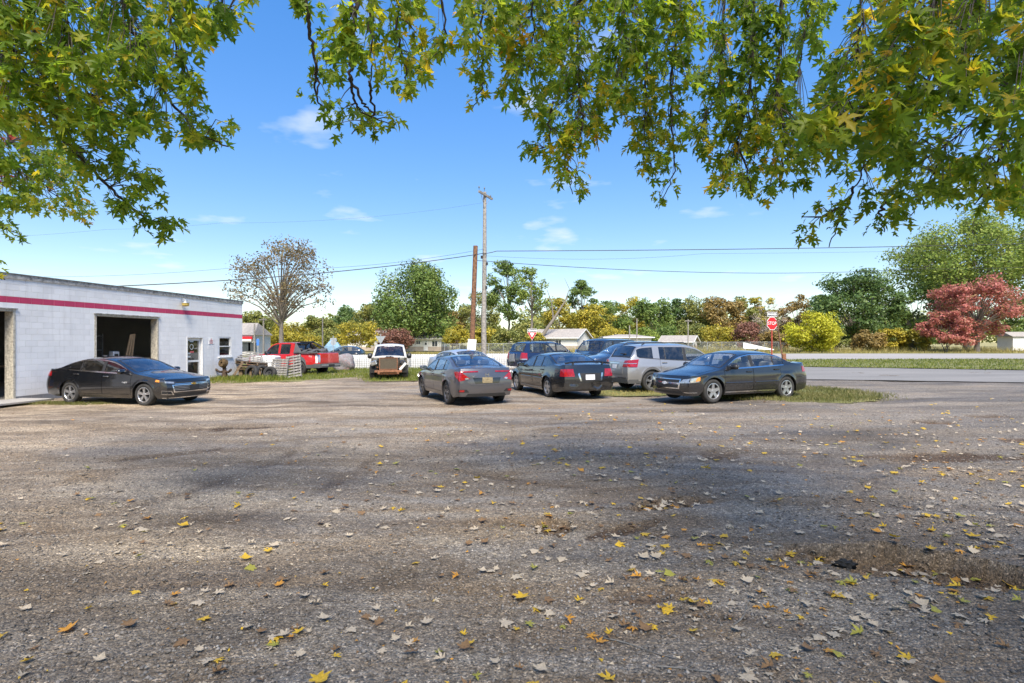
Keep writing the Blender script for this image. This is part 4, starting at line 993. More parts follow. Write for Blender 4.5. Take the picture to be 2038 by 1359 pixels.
# black sedan with the broken bumper
c = Car('parked_sedan', 'black sedan with a dented rear bumper and trunk spoiler beside the grey compact', 'car', 1.511, 19.287, 110.1, sedan(
    L=5.04, W=1.87, H=1.42, fo=1.03, wb=2.81, paint=M['p_blk2'], T=[(0, .60), (.15, .68), (.7, .84), (1.3, .95), (1.42, .98), (2.35, 1.36), (2.85, 1.418), (3.3, 1.40), (3.65, 1.33), (4.3, 1.125), (4.85, 1.09), (4.98, 1.05), (5.04, .98)],
    belt=[(0, .60), (1.3, .90), (2.6, .94), (3.6, .985), (4.3, 1.04), (5.04, .97)], ws=(1.45, 2.3), bl=(3.42, 4.24), trunk=(4.32, 4.88), doors=[(1.55, 2.68), (2.68, 3.62)], wins=[(1.72, 2.60), (2.70, 3.30), (3.34, 3.66)],
    rim=.215, r=.325, spokes=5, spw=(.05, .036), crease=.66, moulding=.60, rocker=M['steel'], rz=.60, blglass=M['glass'], rk=.03)).make()
c.lights('tail_light', -1, [(.50, .72), (1.02, .72), (.98, .94), (.54, .95)], M['lampred'], .014)
c.patch('trunk_lid_face', -1, [(-.48, .56), (.48, .56), (.54, .96), (-.54, .96)], M['p_blk2'], .008, 14, 5)
c.patch('plate_recess', -1, [(-.34, .60), (.34, .60), (.38, .82), (-.38, .82)], M['black'], .010, 10, 4)
c.patch('recess_trim', -1, [(-.40, .585), (-.35, .585), (-.40, .83), (-.45, .83)], M['chrome'], .016, 2, 5)
c.patch('recess_trim', -1, [(.28, .585), (.33, .585), (.40, .80), (.35, .83)], M['chrome'], .016, 2, 5)
plate_on(c, -1, .70, M['plate'])
m = c.patch('rear_bumper', -1, [(-1.25, .34), (1.25, .34), (1.25, .55), (-1.25, .55)], M['p_blk2'], .035, 40, 8, build=False)
rr_ = random.Random(3)
for i, (x, y, z) in enumerate(m.v):                      # dents knocked into the bumper skin
    dn = .07 * math.exp(-((y + .25) / .16) ** 2 - ((z - .50) / .10) ** 2) + .05 * math.exp(-((y - .55) / .10) ** 2 - ((z - .52) / .06) ** 2) + .04 * math.exp(-((y + .6) / .12) ** 2 - ((z - .42) / .09) ** 2)
    m.v[i] = (x + dn + .006 * math.sin(y * 31 + z * 40), y, z - .04 * math.exp(-((y + .25) / .12) ** 2))
m.build('rear_bumper', M['p_blk2'], c.root, smooth=True, angle=40)
sp_ = MB(); sp_.tube([(c.D(4.86), y, c.top(c.D(4.86), y / .95)[2] + .075 - .05 * abs(y / .78) ** 4) for y in np.linspace(-.76, .76, 11)], .03, 6); sp_.box((c.D(4.86), .5, 1.12), (.08, .03, .08)); sp_.box((c.D(4.86), -.5, 1.12), (.08, .03, .08)); sp_.build('spoiler', M['p_blk2'], c.root, smooth=True, angle=50)
c.lights('headlight', 1, [(.5, .56), (1.05, .60), (1.0, .68), (.5, .62)], M['lampclear'])

# charcoal sedan on the right: nose to the left
c = Car('parked_sedan', 'charcoal sedan with chrome window trim parked nose left at the edge of the grass', 'car', 6.579, 16.846, 204.1, sedan(
    L=4.87, W=1.785, H=1.45, fo=.97, wb=2.852, paint=M['p_char'], lift=.015, T=[(0, .66), (.1, .735), (.5, .86), (1.15, .98), (1.27, 1.01), (2.1, 1.385), (2.6, 1.447), (3.1, 1.44), (3.5, 1.37), (4.1, 1.15), (4.6, 1.105), (4.78, 1.06), (4.87, .95)],
    belt=[(0, .66), (.9, .86), (1.3, .915), (2.6, .96), (3.7, 1.01), (4.3, 1.04), (4.87, .95)], ws=(1.29, 2.08), bl=(3.3, 4.06), trunk=(4.16, 4.68), doors=[(1.36, 2.46), (2.46, 3.56)], wins=[(1.56, 2.40), (2.52, 3.30), (3.34, 3.72)],
    wintrim=M['chrome'], rim=.225, r=.335, spokes=5, spw=(.048, .040), rocker=M['chrome'], moulding=.55, crease=.78, mirmat=M['black'], seatmat=M['seatlight'], archgap=.055)).make()
c.lights('headlight', 1, [(.50, .555), (1.10, .60), (1.08, .735), (.60, .665)], M['lampclear'], .010)
c.lights('turn_signal', 1, [(.98, .62), (1.12, .635), (1.12, .735), (1.02, .715)], M['amber'], .016, nu=4, nv=3)
c.patch('grille_surround', 1, [(-.50, .40), (.50, .40), (.54, .68), (-.54, .68)], M['chrome'], .008, 14, 6)
c.patch('lower_grille', 1, [(-.455, .43), (.455, .43), (.475, .525), (-.475, .525)], M['black'], .014, 14, 4)
c.patch('upper_grille', 1, [(-.485, .575), (.485, .575), (.505, .655), (-.505, .655)], M['black'], .014, 14, 3)
c.patch('bumper_intake', 1, [(-.60, .27), (.60, .27), (.56, .335), (-.56, .335)], M['black'], .006, 12, 2)
c.lights('bumper_strip', 1, [(.62, .30), (1.02, .30), (1.02, .318), (.62, .318)], M['chrome'], .010, nv=1)
bowtie(c, 1, .55, .10, M['plate'], .03)
c.lights('tail_light', -1, [(.55, .80), (1.02, .80), (.98, .97), (.58, .97)], M['lampred'])
m = MB(); m.tube([(c.D(3.42), 0, 1.40), (c.D(3.62), 0, 1.50)], [.03, .008], 6); m.build('roof_antenna', M['black'], c.root)

def suv(**k):
    d = dict(r=.355, sill=.28, fo=.95, wb=2.86, rim=.225, tw=.225, archgap=.075, tum=.19, seath=.16, bulF=.13, bulR=.06, mirsize=1.3, trunk=None, rz=.65, rk=.02)
    d.update(k); return d
# silver crossover: rear to the left
c = Car('parked_crossover', 'silver crossover with red tail lights and roof rails behind the charcoal sedan', 'car', 5.883, 20.525, 19.2, suv(
    L=4.77, W=1.84, H=1.68, paint=M['p_silver'], T=[(0, .82), (.1, .92), (.6, 1.05), (1.1, 1.13), (1.2, 1.16), (1.98, 1.59), (2.5, 1.665), (3.3, 1.665), (3.95, 1.635), (4.28, 1.58), (4.56, 1.20), (4.66, 1.08), (4.77, .98)],
    belt=[(0, .82), (1.1, 1.02), (2.5, 1.06), (3.6, 1.12), (4.4, 1.17), (4.77, .98)], hood=(.18, 1.08), ws=(1.22, 1.95), bl=(4.26, 4.57), doors=[(1.35, 2.42), (2.42, 3.46)], wins=[(1.52, 2.36), (2.48, 3.20), (3.24, 3.46), (3.72, 4.34)],
    glass=M['glass'], rearglass=M['tint'], tintfrom=1, blglass=M['tint'], rim=.235, spokes=5, twin=True, spw=(.024, .018), crease=.88, cabin=(1.22, 4.5), seats=(1.0, 1.9))).make()
c.lights('tail_light', -1, [(.50, .86), (1.10, .86), (1.14, 1.12), (.58, 1.08)], M['lampred'], .016)
c.lights('tail_light_bar', -1, [(.55, .965), (1.08, .97), (1.08, .99), (.55, .985)], M['lampclear'], .022, nv=1)
c.patch('tailgate', -1, [(-.50, .62), (.50, .62), (.54, 1.04), (-.54, 1.04)], M['p_silver'], .010, 14, 5)
c.patch('plate_recess', -1, [(-.24, .78), (.24, .78), (.28, .94), (-.28, .94)], M['steel'], .014, 8, 3)
plate_on(c, -1, .86, M['plate'], .28, .14, .022)
c.patch('chrome_strip', -1, [(-.32, .97), (.32, .97), (.32, .995), (-.32, .995)], M['chrome'], .020, 10, 1)
c.patch('rear_cladding', -1, [(-1.15, .30), (1.15, .30), (1.15, .44), (-1.15, .44)], M['cladding'], .012, 24, 3)
c.patch('bumper_strip', -1, [(-.7, .475), (.7, .475), (.7, .50), (-.7, .50)], M['chrome'], .014, 16, 1)
for sg in (1, -1):
    m = MB(); m.tube([(c.D(2.2), sg * .62, 1.64), (c.D(2.35), sg * .63, 1.70), (c.D(3.9), sg * .62, 1.69), (c.D(4.05), sg * .60, 1.61)], .02, 6); m.build('roof_rail', M['black'], c.root, smooth=True)
m = MB(); m.tube([(c.D(4.5), -.3, 1.30), (c.D(4.5) - .05, -.05, 1.31)], [.03, .012], 6); m.build('rear_wiper', M['black'], c.root)
s_ = c; s_.pair('side_cladding', lambda x, t: s_.side(x, s_.zb(x) + .085 * t, .012), [x for x in s_.XS if s_.xR + .2 < x < s_.xF - .2], [0, 1], M['cladding'])
c.lights('headlight', 1, [(.5, .72), (1.05, .76), (1.0, .90), (.5, .84)], M['lampclear'])

# navy SUV with its rear to the left, wrapped rear lamp
c = Car('parked_suv', 'navy blue SUV with roof rack and a smashed rear corner behind the black sedan', 'car', 2.15, 33.9, 34, suv(
    L=4.95, W=1.89, H=1.80, paint=M['p_navy'], T=[(0, .92), (.1, 1.0), (.6, 1.10), (1.2, 1.17), (1.3, 1.20), (2.0, 1.68), (2.6, 1.785), (3.6, 1.79), (4.3, 1.75), (4.5, 1.68), (4.75, 1.22), (4.85, 1.1), (4.95, 1.0)],
    belt=[(0, .92), (1.2, 1.08), (2.5, 1.10), (4.5, 1.13), (4.95, 1.0)], hood=(.18, 1.18), ws=(1.32, 1.98), bl=(4.48, 4.78), doors=[(1.45, 2.45), (2.45, 3.35)], wins=[(1.62, 2.38), (2.50, 3.22), (3.36, 4.36)],
    wintrim=None, rim=.21, spokes=5, spw=(.05, .04), cabin=(1.32, 4.7), blglass=M['glass'])).make()
c.lights('tail_light', -1, [(.58, .72), (1.10, .72), (1.06, 1.10), (.66, 1.14)], M['lampred'], .016)
c.lights('reverse_lamp', -1, [(.60, .72), (1.06, .72), (1.06, .79), (.60, .79)], M['lampclear'], .022, nv=2)
c.patch('torn_bumper_skin', -1, [(-.10, .62), (.55, .60), (.50, 1.02), (.02, 1.06)], M['steel'], .03, 8, 6)
for sg in (1, -1):
    m = MB(); m.tube([(c.D(2.3), sg * .66, 1.76), (c.D(2.45), sg * .66, 1.83), (c.D(4.1), sg * .66, 1.83), (c.D(4.25), sg * .65, 1.73)], .02, 6); m.build('roof_rail', M['black'], c.root, smooth=True)
for d_ in (2.8, 3.7): m = MB(); m.tube([(c.D(d_), -.66, 1.83), (c.D(d_), .66, 1.83)], .016, 6); m.build('roof_bar', M['black'], c.root)

# slate pickup-height SUV nose to the left
c = Car('parked_suv', 'tall dark slate SUV facing left with a silver door mirror behind the navy one', 'car', 4.75, 29.9, 222, suv(
    L=5.05, W=1.98, H=1.92, r=.38, paint=M['p_slate'], T=[(0, .98), (.1, 1.08), (.6, 1.16), (1.3, 1.22), (1.42, 1.25), (2.0, 1.80), (2.4, 1.905), (3.6, 1.91), (4.5, 1.87), (4.7, 1.80), (4.9, 1.25), (4.98, 1.1), (5.05, 1.0)],
    belt=[(0, .98), (1.3, 1.14), (2.5, 1.17), (4.7, 1.19), (5.05, 1.0)], hood=(.18, 1.28), ws=(1.44, 1.98), bl=(4.70, 4.90), doors=[(1.55, 2.62), (2.62, 3.6)], wins=[(1.66, 2.52), (2.66, 3.40), (3.55, 4.50)],
    tintfrom=1, rearglass=M['tint'], mirmat=M['chrome'], rim=.21, cabin=(1.44, 4.8), seath=.25)).make()
c.lights('headlight', 1, [(.55, .80), (1.0, .80), (.98, .98), (.55, .98)], M['lampclear']); c.patch('grille', 1, [(-.5, .72), (.5, .72), (.5, .98), (-.5, .98)], M['black'], .012, 10, 4)
c.lights('tail_light', -1, [(.7, .8), (1.0, .8), (1.0, 1.15), (.72, 1.15)], M['lampred'])
# dark blue crossover tucked behind the silver one
c = Car('parked_crossover', 'dark blue crossover facing left, mostly hidden by the silver crossover', 'car', 5.15, 24.6, 197, suv(
    L=4.7, W=1.85, H=1.76, paint=M['p_blue'], T=[(0, .86), (.1, .97), (.6, 1.12), (1.05, 1.2), (1.15, 1.24), (2.0, 1.67), (2.5, 1.75), (3.4, 1.755), (4.1, 1.70), (4.3, 1.62), (4.55, 1.2), (4.62, 1.1), (4.7, 1.0)],
    belt=[(0, .86), (1.1, 1.08), (2.5, 1.10), (4.4, 1.15), (4.7, 1.0)], hood=(.18, 1.02), ws=(1.16, 1.98), bl=(4.3, 4.54), doors=[(1.35, 2.4), (2.4, 3.4)], wins=[(1.52, 2.34), (2.46, 3.24), (3.4, 4.1)], cabin=(1.16, 4.5))).make()
c.lights('headlight', 1, [(.5, .72), (1.05, .76), (1.0, .88), (.5, .82)], M['lampclear']); c.lights('tail_light', -1, [(.6, .8), (1.0, .8), (1.0, 1.05), (.64, 1.05)], M['lampred'])
# pale sedan behind the grey compact
c = Car('parked_sedan', 'pale silver sedan half hidden behind the grey compact', 'car', -2.15, 25.6, -56, sedan(
    L=4.8, W=1.82, H=1.47, paint=M['p_light'], T=[(0, .66), (.1, .74), (.5, .86), (1.15, .98), (1.27, 1.01), (2.1, 1.395), (2.6, 1.465), (3.1, 1.45), (3.5, 1.37), (4.1, 1.14), (4.55, 1.10), (4.7, 1.06), (4.8, .95)],
    belt=[(0, .66), (.9, .86), (1.3, .915), (2.6, .96), (3.7, 1.01), (4.3, 1.04), (4.8, .95)], ws=(1.29, 2.08), bl=(3.3, 4.06), trunk=(4.14, 4.6), doors=[(1.36, 2.46), (2.46, 3.5)], wins=[(1.56, 2.40), (2.52, 3.30), (3.34, 3.7)])).make()
c.lights('headlight', 1, [(.50, .555), (1.10, .60), (1.08, .735), (.60, .665)], M['lampclear'])
c.patch('grille', 1, [(-.45, .43), (.45, .43), (.47, .62), (-.47, .62)], M['black'], .014, 10, 4)
# dark car far off on the highway
c = Car('passing_car', 'small dark hatchback far off on the highway', 'car', -17.6, 58.0, 180, sedan(
    L=4.5, W=1.8, H=1.5, paint=M['p_slate'], T=[(0, .66), (.1, .74), (.5, .86), (1.1, .98), (1.2, 1.01), (2.1, 1.42), (2.6, 1.50), (3.3, 1.48), (3.8, 1.38), (4.3, 1.10), (4.4, 1.05), (4.5, .95)],
    belt=[(0, .66), (.9, .86), (1.3, .915), (2.6, .96), (3.7, 1.01), (4.5, .95)], ws=(1.22, 2.06), bl=(3.6, 4.28), doors=[(1.36, 2.46), (2.46, 3.4)], wins=[(1.56, 2.40), (2.52, 3.4)]), group=None).make()

# red pickup with a crushed bed beside the garage
c = Car('parked_pickup', 'bright red crew cab pickup with a damaged bed and grey bumper on the grass', 'pickup truck', -13.2, 33.5, 158, suv(
    L=5.63, W=2.03, H=1.90, r=.385, fo=1.0, wb=3.30, sill=.40, paint=M['p_red'], T=[(0, .98), (.1, 1.08), (.6, 1.16), (1.35, 1.22), (1.48, 1.25), (2.1, 1.78), (2.5, 1.885), (3.5, 1.89), (3.66, 1.86), (3.80, 1.29), (3.9, 1.27), (5.5, 1.27), (5.6, 1.24), (5.63, 1.2)],
    belt=[(0, .98), (1.4, 1.15), (2.5, 1.18), (3.9, 1.20), (5.63, 1.19)], hood=(.18, 1.3), ws=(1.5, 2.08), bl=(3.65, 3.79), trunk=(3.98, 5.5), trunkname='bed_cover', doors=[(1.6, 2.68), (2.68, 3.58)], wins=[(1.74, 2.58), (2.74, 3.46)],
    glass=M['tint'], rearglass=M['tint'], blglass=M['tint'], mirmat=M['black'], rim=.21, tw=.26, cabin=(1.5, 3.6), seath=.28, crown=.05, crease=.95, mirsize=1.8, bulR=.03, rk=.0, archgap=.09, rimmat=M['darkalloy'])).make()
for ch in list(c.root.children):
    if ch.name.startswith('bed_cover'):
        ch.data.materials[0] = M['cladding']
        for v in ch.data.vertices: v.co.z += .03 * math.sin(v.co.x * 5) + .05 * random.random() * (abs(v.co.y) < .6)
        ch['label'] = 'crumpled dark bed cover'
D = c.D
for sg in (1, -1):
    m = MB()                                          # grey sail panels running from the cab roof down to the bed rails
    a = [(D(3.50), 1.88, .62), (D(3.62), 1.88, .62), (D(4.30), 1.32, .90), (D(3.80), 1.26, .93)]
    vs = [(x, sg * y, z) for x, z, y in a] + [(x, sg * (y - .06), z) for x, z, y in a]
    m.add(vs, [(0, 1, 2, 3), (4, 7, 6, 5), (0, 4, 5, 1), (1, 5, 6, 2), (2, 6, 7, 3), (3, 7, 4, 0)])
    m.build('sail_panel', M['cladding'], c.root); m = MB(); m.box((D(4.7), sg * .93, 1.29), (1.8, .11, .07)); m.build('bed_rail', M['cladding'], c.root)
m = MB(); m.tube([(D(3.62), -.60, 1.90), (D(3.95), -.55, 1.88), (D(4.5), -.72, 1.55), (D(4.75), -.85, 1.33)], .05, 6); m.tube([(D(3.95), -.55, 1.88), (D(3.95), .55, 1.88)], .05, 6); m.build('bent_roof_bar', M['black'], c.root)
m = MB()
for k in range(9): m.bbox((D(random.uniform(3.95, 5.3)), random.uniform(-.65, .65), 1.33 + random.uniform(0, .07)), (random.uniform(.2, .6), random.uniform(.15, .4), random.uniform(.06, .2)), .02, rz=random.uniform(0, 3), M=Matrix.Rotation(random.uniform(-.5, .5), 3, 'X') @ Matrix.Rotation(random.uniform(0, 3), 3, 'Z'))
m.build('wreckage', M['cladding'], c.root)
c.patch('tailgate', -1, [(-.74, .72), (.74, .72), (.74, 1.20), (-.74, 1.20)], M['p_red'], .016, 12, 4)
c.lights('tail_light', -1, [(.79, .74), (.92, .74), (.92, 1.18), (.79, 1.18)], M['lampclear'], .014, nu=3)
c.patch('rear_bumper', -1, [(-1.12, .44), (1.12, .44), (1.12, .66), (-1.12, .66)], M['cladding'], .10, 20, 4)
c.patch('bumper_face', -1, [(-.78, .52), (.78, .52), (.78, .62), (-.78, .62)], M['steel'], .115, 12, 2)
c.patch('bumper_step', -1, [(-.25, .52), (.25, .52), (.25, .61), (-.25, .61)], M['black'], .122, 6, 2)
xs = [x for x in c.XS if c.xR < x < D(3.95)]; c.pair('side_cladding', lambda x, t: c.side(x, c.zb(x) + .20 * t, .012), xs, [0, .5, 1], M['cladding'])
bx_ = D(5.0); text_mesh('badge_lettering', 'Z71', .15, M['signwhite'], c.root, (bx_, c.hw(bx_, 1.05) + .008, 1.05), (rad(90), 0, rad(180)))
m = MB(); q = c.lights('torn_corner_panel', -1, [(.94, .70), (1.06, .70), (1.06, 1.18), (.94, 1.18)], M['whitepaint'], .016, nu=3)

# wrecked white pickup facing the camera, its nose stripped
c = Car('wrecked_pickup', 'wrecked white pickup facing the camera with its front stripped to the radiator', 'pickup truck', -6.35, 29.1, -80, suv(
    L=5.1, W=1.86, H=1.76, r=.36, fo=.85, wb=3.0, sill=.36, front=1.10, paint=M['p_white'], T=[(1.0, 1.10), (1.25, 1.13), (1.35, 1.16), (1.95, 1.66), (2.3, 1.755), (2.9, 1.755), (3.05, 1.72), (3.2, 1.2), (5.0, 1.18), (5.1, 1.15)],
    belt=[(1.0, 1.05), (2.5, 1.09), (5.1, 1.12)], ws=(1.37, 1.92), bl=(3.05, 3.18), doors=[(1.5, 2.9)], wins=[(1.6, 2.8)], cabin=(1.3, 2.95), seath=.2, seats=(1.0,), mirmat=M['black'], mirsize=1.9, bulR=.03, rk=0, rim=.20, tw=.24, archgap=.08, tum=.22, seatmat=plain('blue_grey_seat', (.12, .14, .2), .9))).make()
D = c.D; X = D(.30)
text_mesh('windshield_banner', 'SILVERADO', .10, M['signwhite'], c.root, (c.top(D(1.86), 0)[0] + .012, 0, c.top(D(1.86), 0)[2] + .01), (rad(40), 0, rad(90)), .001)
inner = plain('greenish_primer', (.13, .125, .10), .7, var=.7, scale=9)
m = MB(); m.box((c.xF + .03, 0, .66), (.05, 1.72, .80)); m.build('firewall', plain('grimy_firewall', (.06, .052, .042), .9, var=.6, scale=9), c.root)
rc = plain('radiator_core', (.13, .105, .072), .7, .3, var=.3, scale=25)
m = MB(); m.bbox((X, 0, .80), (.06, .80, .52), .01); rad_ = m.build('radiator', rc, c.root)
m = MB(); m.box((X + .005, 0, 1.075), (.09, .86, .035)); m.box((X + .005, 0, .525), (.09, .86, .035)); m.box((X + .005, .415, .80), (.09, .035, .51)); m.box((X + .005, -.415, .80), (.09, .035, .51)); m.build('radiator_frame', M['rust'], rad_)
m = MB()
for k in range(26): m.box((X + .032, 0, .57 + k * .018), (.006, .78, .006))
m.build('radiator_fins', rc, rad_)
m = MB(); m.bbox((X + .12, 0, .43), (.12, 1.30, .11), .02); m.box((X + .05, .45, .36), (.3, .1, .1)); m.box((X + .05, -.45, .36), (.3, .1, .1)); m.box((X - .1, 0, .30), (.1, 1.0, .08)); m.build('bumper_beam', M['rust'], c.root)
for sg in (1, -1):
    m = MB(); m.bbox((D(.78), sg * .63, .98), (.86, .22, .16), .03); m.bbox((D(.72), sg * .60, .76), (.7, .05, .4), .02); m.build('inner_fender', inner, c.root)
    m = MB(); m.tube([(X - .1, sg * .45, .35), (X - .3, sg * .62, .55), (X - .25, sg * .66, .9)], .03, 6); m.tube([(X, sg * .5, .6), (X - .2, sg * .72, .8)], .025, 6); m.build('bent_strut', M['rust'], c.root)
    m = MB(); m.lathe([(.0, .0), (.16, .02), (.20, .10), (.18, .16), (.0, .17)], 14, 'Z', c=(0, 0, 0)); m.build('spring_mount', M['under'], c.root, smooth=True, loc=(D(.85), sg * .58, .45))
m = MB(); m.bbox((0, 0, 0), (.16, .30, .22), .03); m.build('hanging_headlight', M['lampclear'], c.root, loc=(X + .02, -.68, .84), rot=(.3, .2, -.3))
m = MB(); m.bbox((0, 0, 0), (.12, .24, .2), .03); m.build('broken_headlight', M['lampdark'], c.root, loc=(X - .05, .66, .86), rot=(-.4, .1, .3))
m = MB(); m.bbox((0, 0, 0), (.05, .44, .12), .01); m.build('torn_trim', M['whitepaint'], c.root, loc=(X + .05, .68, .66), rot=(.85, .2, 0))
m = MB(); m.bbox((D(.75), 0, .80), (.6, .6, .5), .08); m.tube([(X - .1, -.3, .95), (X - .2, -.1, 1.12), (X - .35, .2, 1.1), (X - .45, .35, .95)], .035, 7); m.tube([(X - .15, .3, .9), (X - .3, .1, 1.14), (X - .5, -.2, 1.05)], .025, 7); m.tube([(X - .05, .38, 1.0), (X - .3, .5, 1.08), (X - .6, .45, 1.0)], .02, 6); m.build('engine', M['under'], c.root, smooth=True, angle=40)
m = MB(); m.bbox((D(1.12), 0, 1.08), (.12, 1.5, .1), .02); m.build('cowl', M['p_white'], c.root)
# ------------------------------------------------------------------ poles and wires
M['poleold'] = plain('weathered_pole_wood', (.27, .25, .225), .85, var=.4, scale=9, bump=.3)
M['polebrown'] = plain('brown_creosote_wood', (.17, .085, .045), .85, var=.5, scale=7, bump=.4)
M['wire'] = plain('black_wire', (.02, .02, .022), .6)
M['porcelain'] = plain('insulator', (.10, .12, .13), .3)
pD = 34.0; px0 = PX(963.5, pD); top = PZ(380, pD)
t = thing('utility_pole', 'tall grey utility pole with a tilted crossarm at its top', 'utility pole', (px0, pD, gz(px0)))
m = MB(); m.tube([(0, 0, -.1), (-.02, 0, 3), (.03, 0, 7), (.04, 0, top)], [.17, .155, .13, .10], 12); m.build('pole', M['poleold'], t, smooth=True, angle=50)
R_ = Matrix.Rotation(rad(14), 3, 'Y') @ Matrix.Rotation(rad(55), 3, 'Z')
m = MB(); m.box((.1, -.11, top - .22), (1.35, .11, .13), M=R_); m.build('crossarm', M['poleold'], t)
m = MB(); m.tube([(.03, -.12, top - 1.0), (-.18, -.30, top - .18)], .015, 5); m.tube([(.03, -.12, top - 1.0), (.32, .12, top - .42)], .015, 5); m.build('brace', M['steel'], t)
for k, (ax, ay, az) in enumerate(((-.27, -.62, .02), (.38, .38, -.26), (.02, 0, .12))):
    m = MB(); m.lathe([(.012, -.1), (.012, .05), (.04, .06), (.05, .10), (.03, .12), (.045, .15), (.0, .2)], 10, c=(ax, ay, top + az)); m.build('insulator', M['porcelain'], t, smooth=True)
for z, sx_ in ((6.95, -.16), (6.55, .2), (5.1, .16)): m = MB(); m.box((sx_ * .9, -.1, z), (.12, .1, .18)); m.build('bracket', M['black'], t)
bD = 33.4; b0, b1 = PX(938.5, bD), PX(946.5, bD); bt = PZ(486, bD)
t = thing('utility_pole', 'leaning brown stub pole beside the taller grey one', 'utility pole', (b0, bD, gz(b0)))
m = MB(); m.tube([(0, 0, -.1), (.05, 0, 2.2), ((b1 - b0) * .5, 0, bt * .55), (b1 - b0, 0, bt - .02)], [.16, .155, .145, .135], 10); m.build('pole', M['polebrown'], t, smooth=True, angle=50)
m = MB(); m.box((.03, -.19, 1.62), (.5, .02, .68), M=Matrix.Rotation(rad(5), 3, 'Y')); n_ = m.build('white_notice_board', M['signwhite'], t)
def wire(label, pts, r=.012):
    P = []
    for i in range(len(pts) - 1):
        a, b_ = Vector(pts[i][0]), Vector(pts[i + 1][0]); sag = pts[i][1]
        for k in range(16): s_ = k / 16; q = a.lerp(b_, s_); q.z -= 4 * sag * s_ * (1 - s_); P.append(q)
    P.append(Vector(pts[-1][0])); m = MB(); m.tube(P, r, 5); o = m.build('overhead_wire', M['wire']); tag(o, label, 'wire', 'overhead wires on the utility pole')
pole_at = lambda py, dy=0: (PX(963, pD), pD - .16 + dy, PZ(py, pD))
wire('thick service cable sagging from the garage roof up to the brown stub pole', [(P3(228, 568, 24.5), .25), ((b1, bD - .15, PZ(506, bD)), 0), (pole_at(503), 0)], .022)
wire('upper thick cable running right from the grey pole above the stop sign', [(pole_at(504), .02), ((PX(985, pD) + .1, pD, PZ(498, pD)), .1), (P3(2100, 482, 37), 0)], .022)
wire('lower cable running right from the brown pole towards the tall tree', [((b1, bD - .1, PZ(517, bD)), .55), (P3(1830, 533, 46), .3), (P3(2200, 515, 50), 0)], .017)
wire('thin upper line running left from the pole past the bare tree', [(pole_at(495), .5), (P3(470, 531, 40), .2), (P3(60, 549, 46), 0)], .009)
wire('faint thin line running right below the upper cable', [(pole_at(508), .3), (P3(1400, 503, 40), .1), (P3(2100, 490, 42), 0)], .007)
wire('faint line high on the left behind the maple leaves', [(P3(-60, 472, 40), .1), (P3(210, 455, 45), .1), (P3(440, 442, 48), .5), (P3(960, 402, 52), 0)], .006)
for (px, D_, y0, r_, lab) in ((506.5, 78, 640, .12, 'pale slim pole left of the blue road sign'), (524.5, 82, 628, .14, 'pale utility pole standing right of the blue road sign'), (642, 88, 628, .12, 'grey pole beyond the red pickup roof'),
                              (1253, 92, 648, .12, 'short pale post beyond the silver crossover, left of its pair'), (1267.5, 95, 634, .11, 'taller pale post beyond the silver crossover, right of its pair'), (1369.5, 98, 636, .11, 'thin pole with a small crossbar near the chain link fence')):
    X_ = PX(px, D_); z1 = PZ(y0, D_); t = thing('distant_pole', lab, 'pole', (X_, D_, gz(X_)), group='distant poles')
    m = MB(); m.tube([(0, 0, 0), (0, 0, z1)], [r_, r_ * .8], 8); m.build('pole', M['poleold'], t, smooth=True, angle=50)
    if 'crossbar' in lab or 'utility' in lab: m = MB(); m.box((0, -.1, z1 - .3), (1.2, .1, .12)); m.build('crossarm', M['poleold'], t)

# ------------------------------------------------------------------ signs
def octagon(r): return [(r * math.cos(rad(22.5 + 45 * k)), r * math.sin(rad(22.5 + 45 * k))) for k in range(8)]
def tri(r): return [(-r, r * .87 * .6), (0, -r * .87 * 1.25), (r, r * .87 * .6)]
def panel(name, poly, y, mat, parent, loc, th=.006):
    n = len(poly); m = MB(); m.add([(x, y, z) for x, z in poly] + [(x, y + th, z) for x, z in poly], [tuple(range(n)), tuple(range(2 * n - 1, n - 1, -1))] + [(i, n + i, n + (i + 1) % n, (i + 1) % n) for i in range(n)])
    return m.build(name, mat, parent, loc=loc)
def oneway(parent, z, w_, dirn=1, y=-.05):
    h = w_ / 3; p = panel('one_way_plate', [(-w_ / 2, -h / 2), (w_ / 2, -h / 2), (w_ / 2, h / 2), (-w_ / 2, h / 2)], y, M['signblack'], parent, (0, 0, z))
    a = w_ * .46; b_ = h * .22; e = h * .40
    pts = [(-a, -b_), (a * .62, -b_), (a * .62, -e), (a, 0), (a * .62, e), (a * .62, b_), (-a, b_)]
    panel('arrow', [(x * dirn, z_) for x, z_ in pts], y - .004, M['signwhite'], p, (0, 0, 0), .003)
    text_mesh('lettering', 'ONE WAY', h * .36, M['signblack'], p, (-.06 * w_ * dirn, y - .0055, 0), (rad(90), 0, 0), .0005)
    return p
sD = 38.0; sX = PX(1536, sD)
t = thing('stop_sign', 'red STOP sign under a ONE WAY arrow plate on a faded red post', 'sign', (sX, sD, gz(sX)), rad(19))
zc = PZ(646.5, sD)
m = MB(); m.box((0, 0, zc / 2 + .3), (.07, .05, zc + .75)); m.build('post', M['redpost'], t)
panel('sign_border', octagon(.475), -.034, M['signwhite'], t, (0, 0, zc)); f_ = panel('sign_face', octagon(.44), -.040, M['signred'], t, (0, 0, zc))
text_mesh('lettering', 'STOP', .31, M['signwhite'], f_, (0, -.042, 0), (rad(90), 0, 0), .001)
p = oneway(t, PZ(628.5, sD), .78, 1, -.04)
m = MB(); m.box((0, -.034, PZ(628.5, sD)), (.84, .008, .32)); m.build('plate_border', M['signwhite'], t)
lD = 36.5; X_ = PX(1560, lD)
t = thing('leaning_post', 'rusty brown post leaning beside the stop sign', 'post', (X_, lD, gz(X_)))
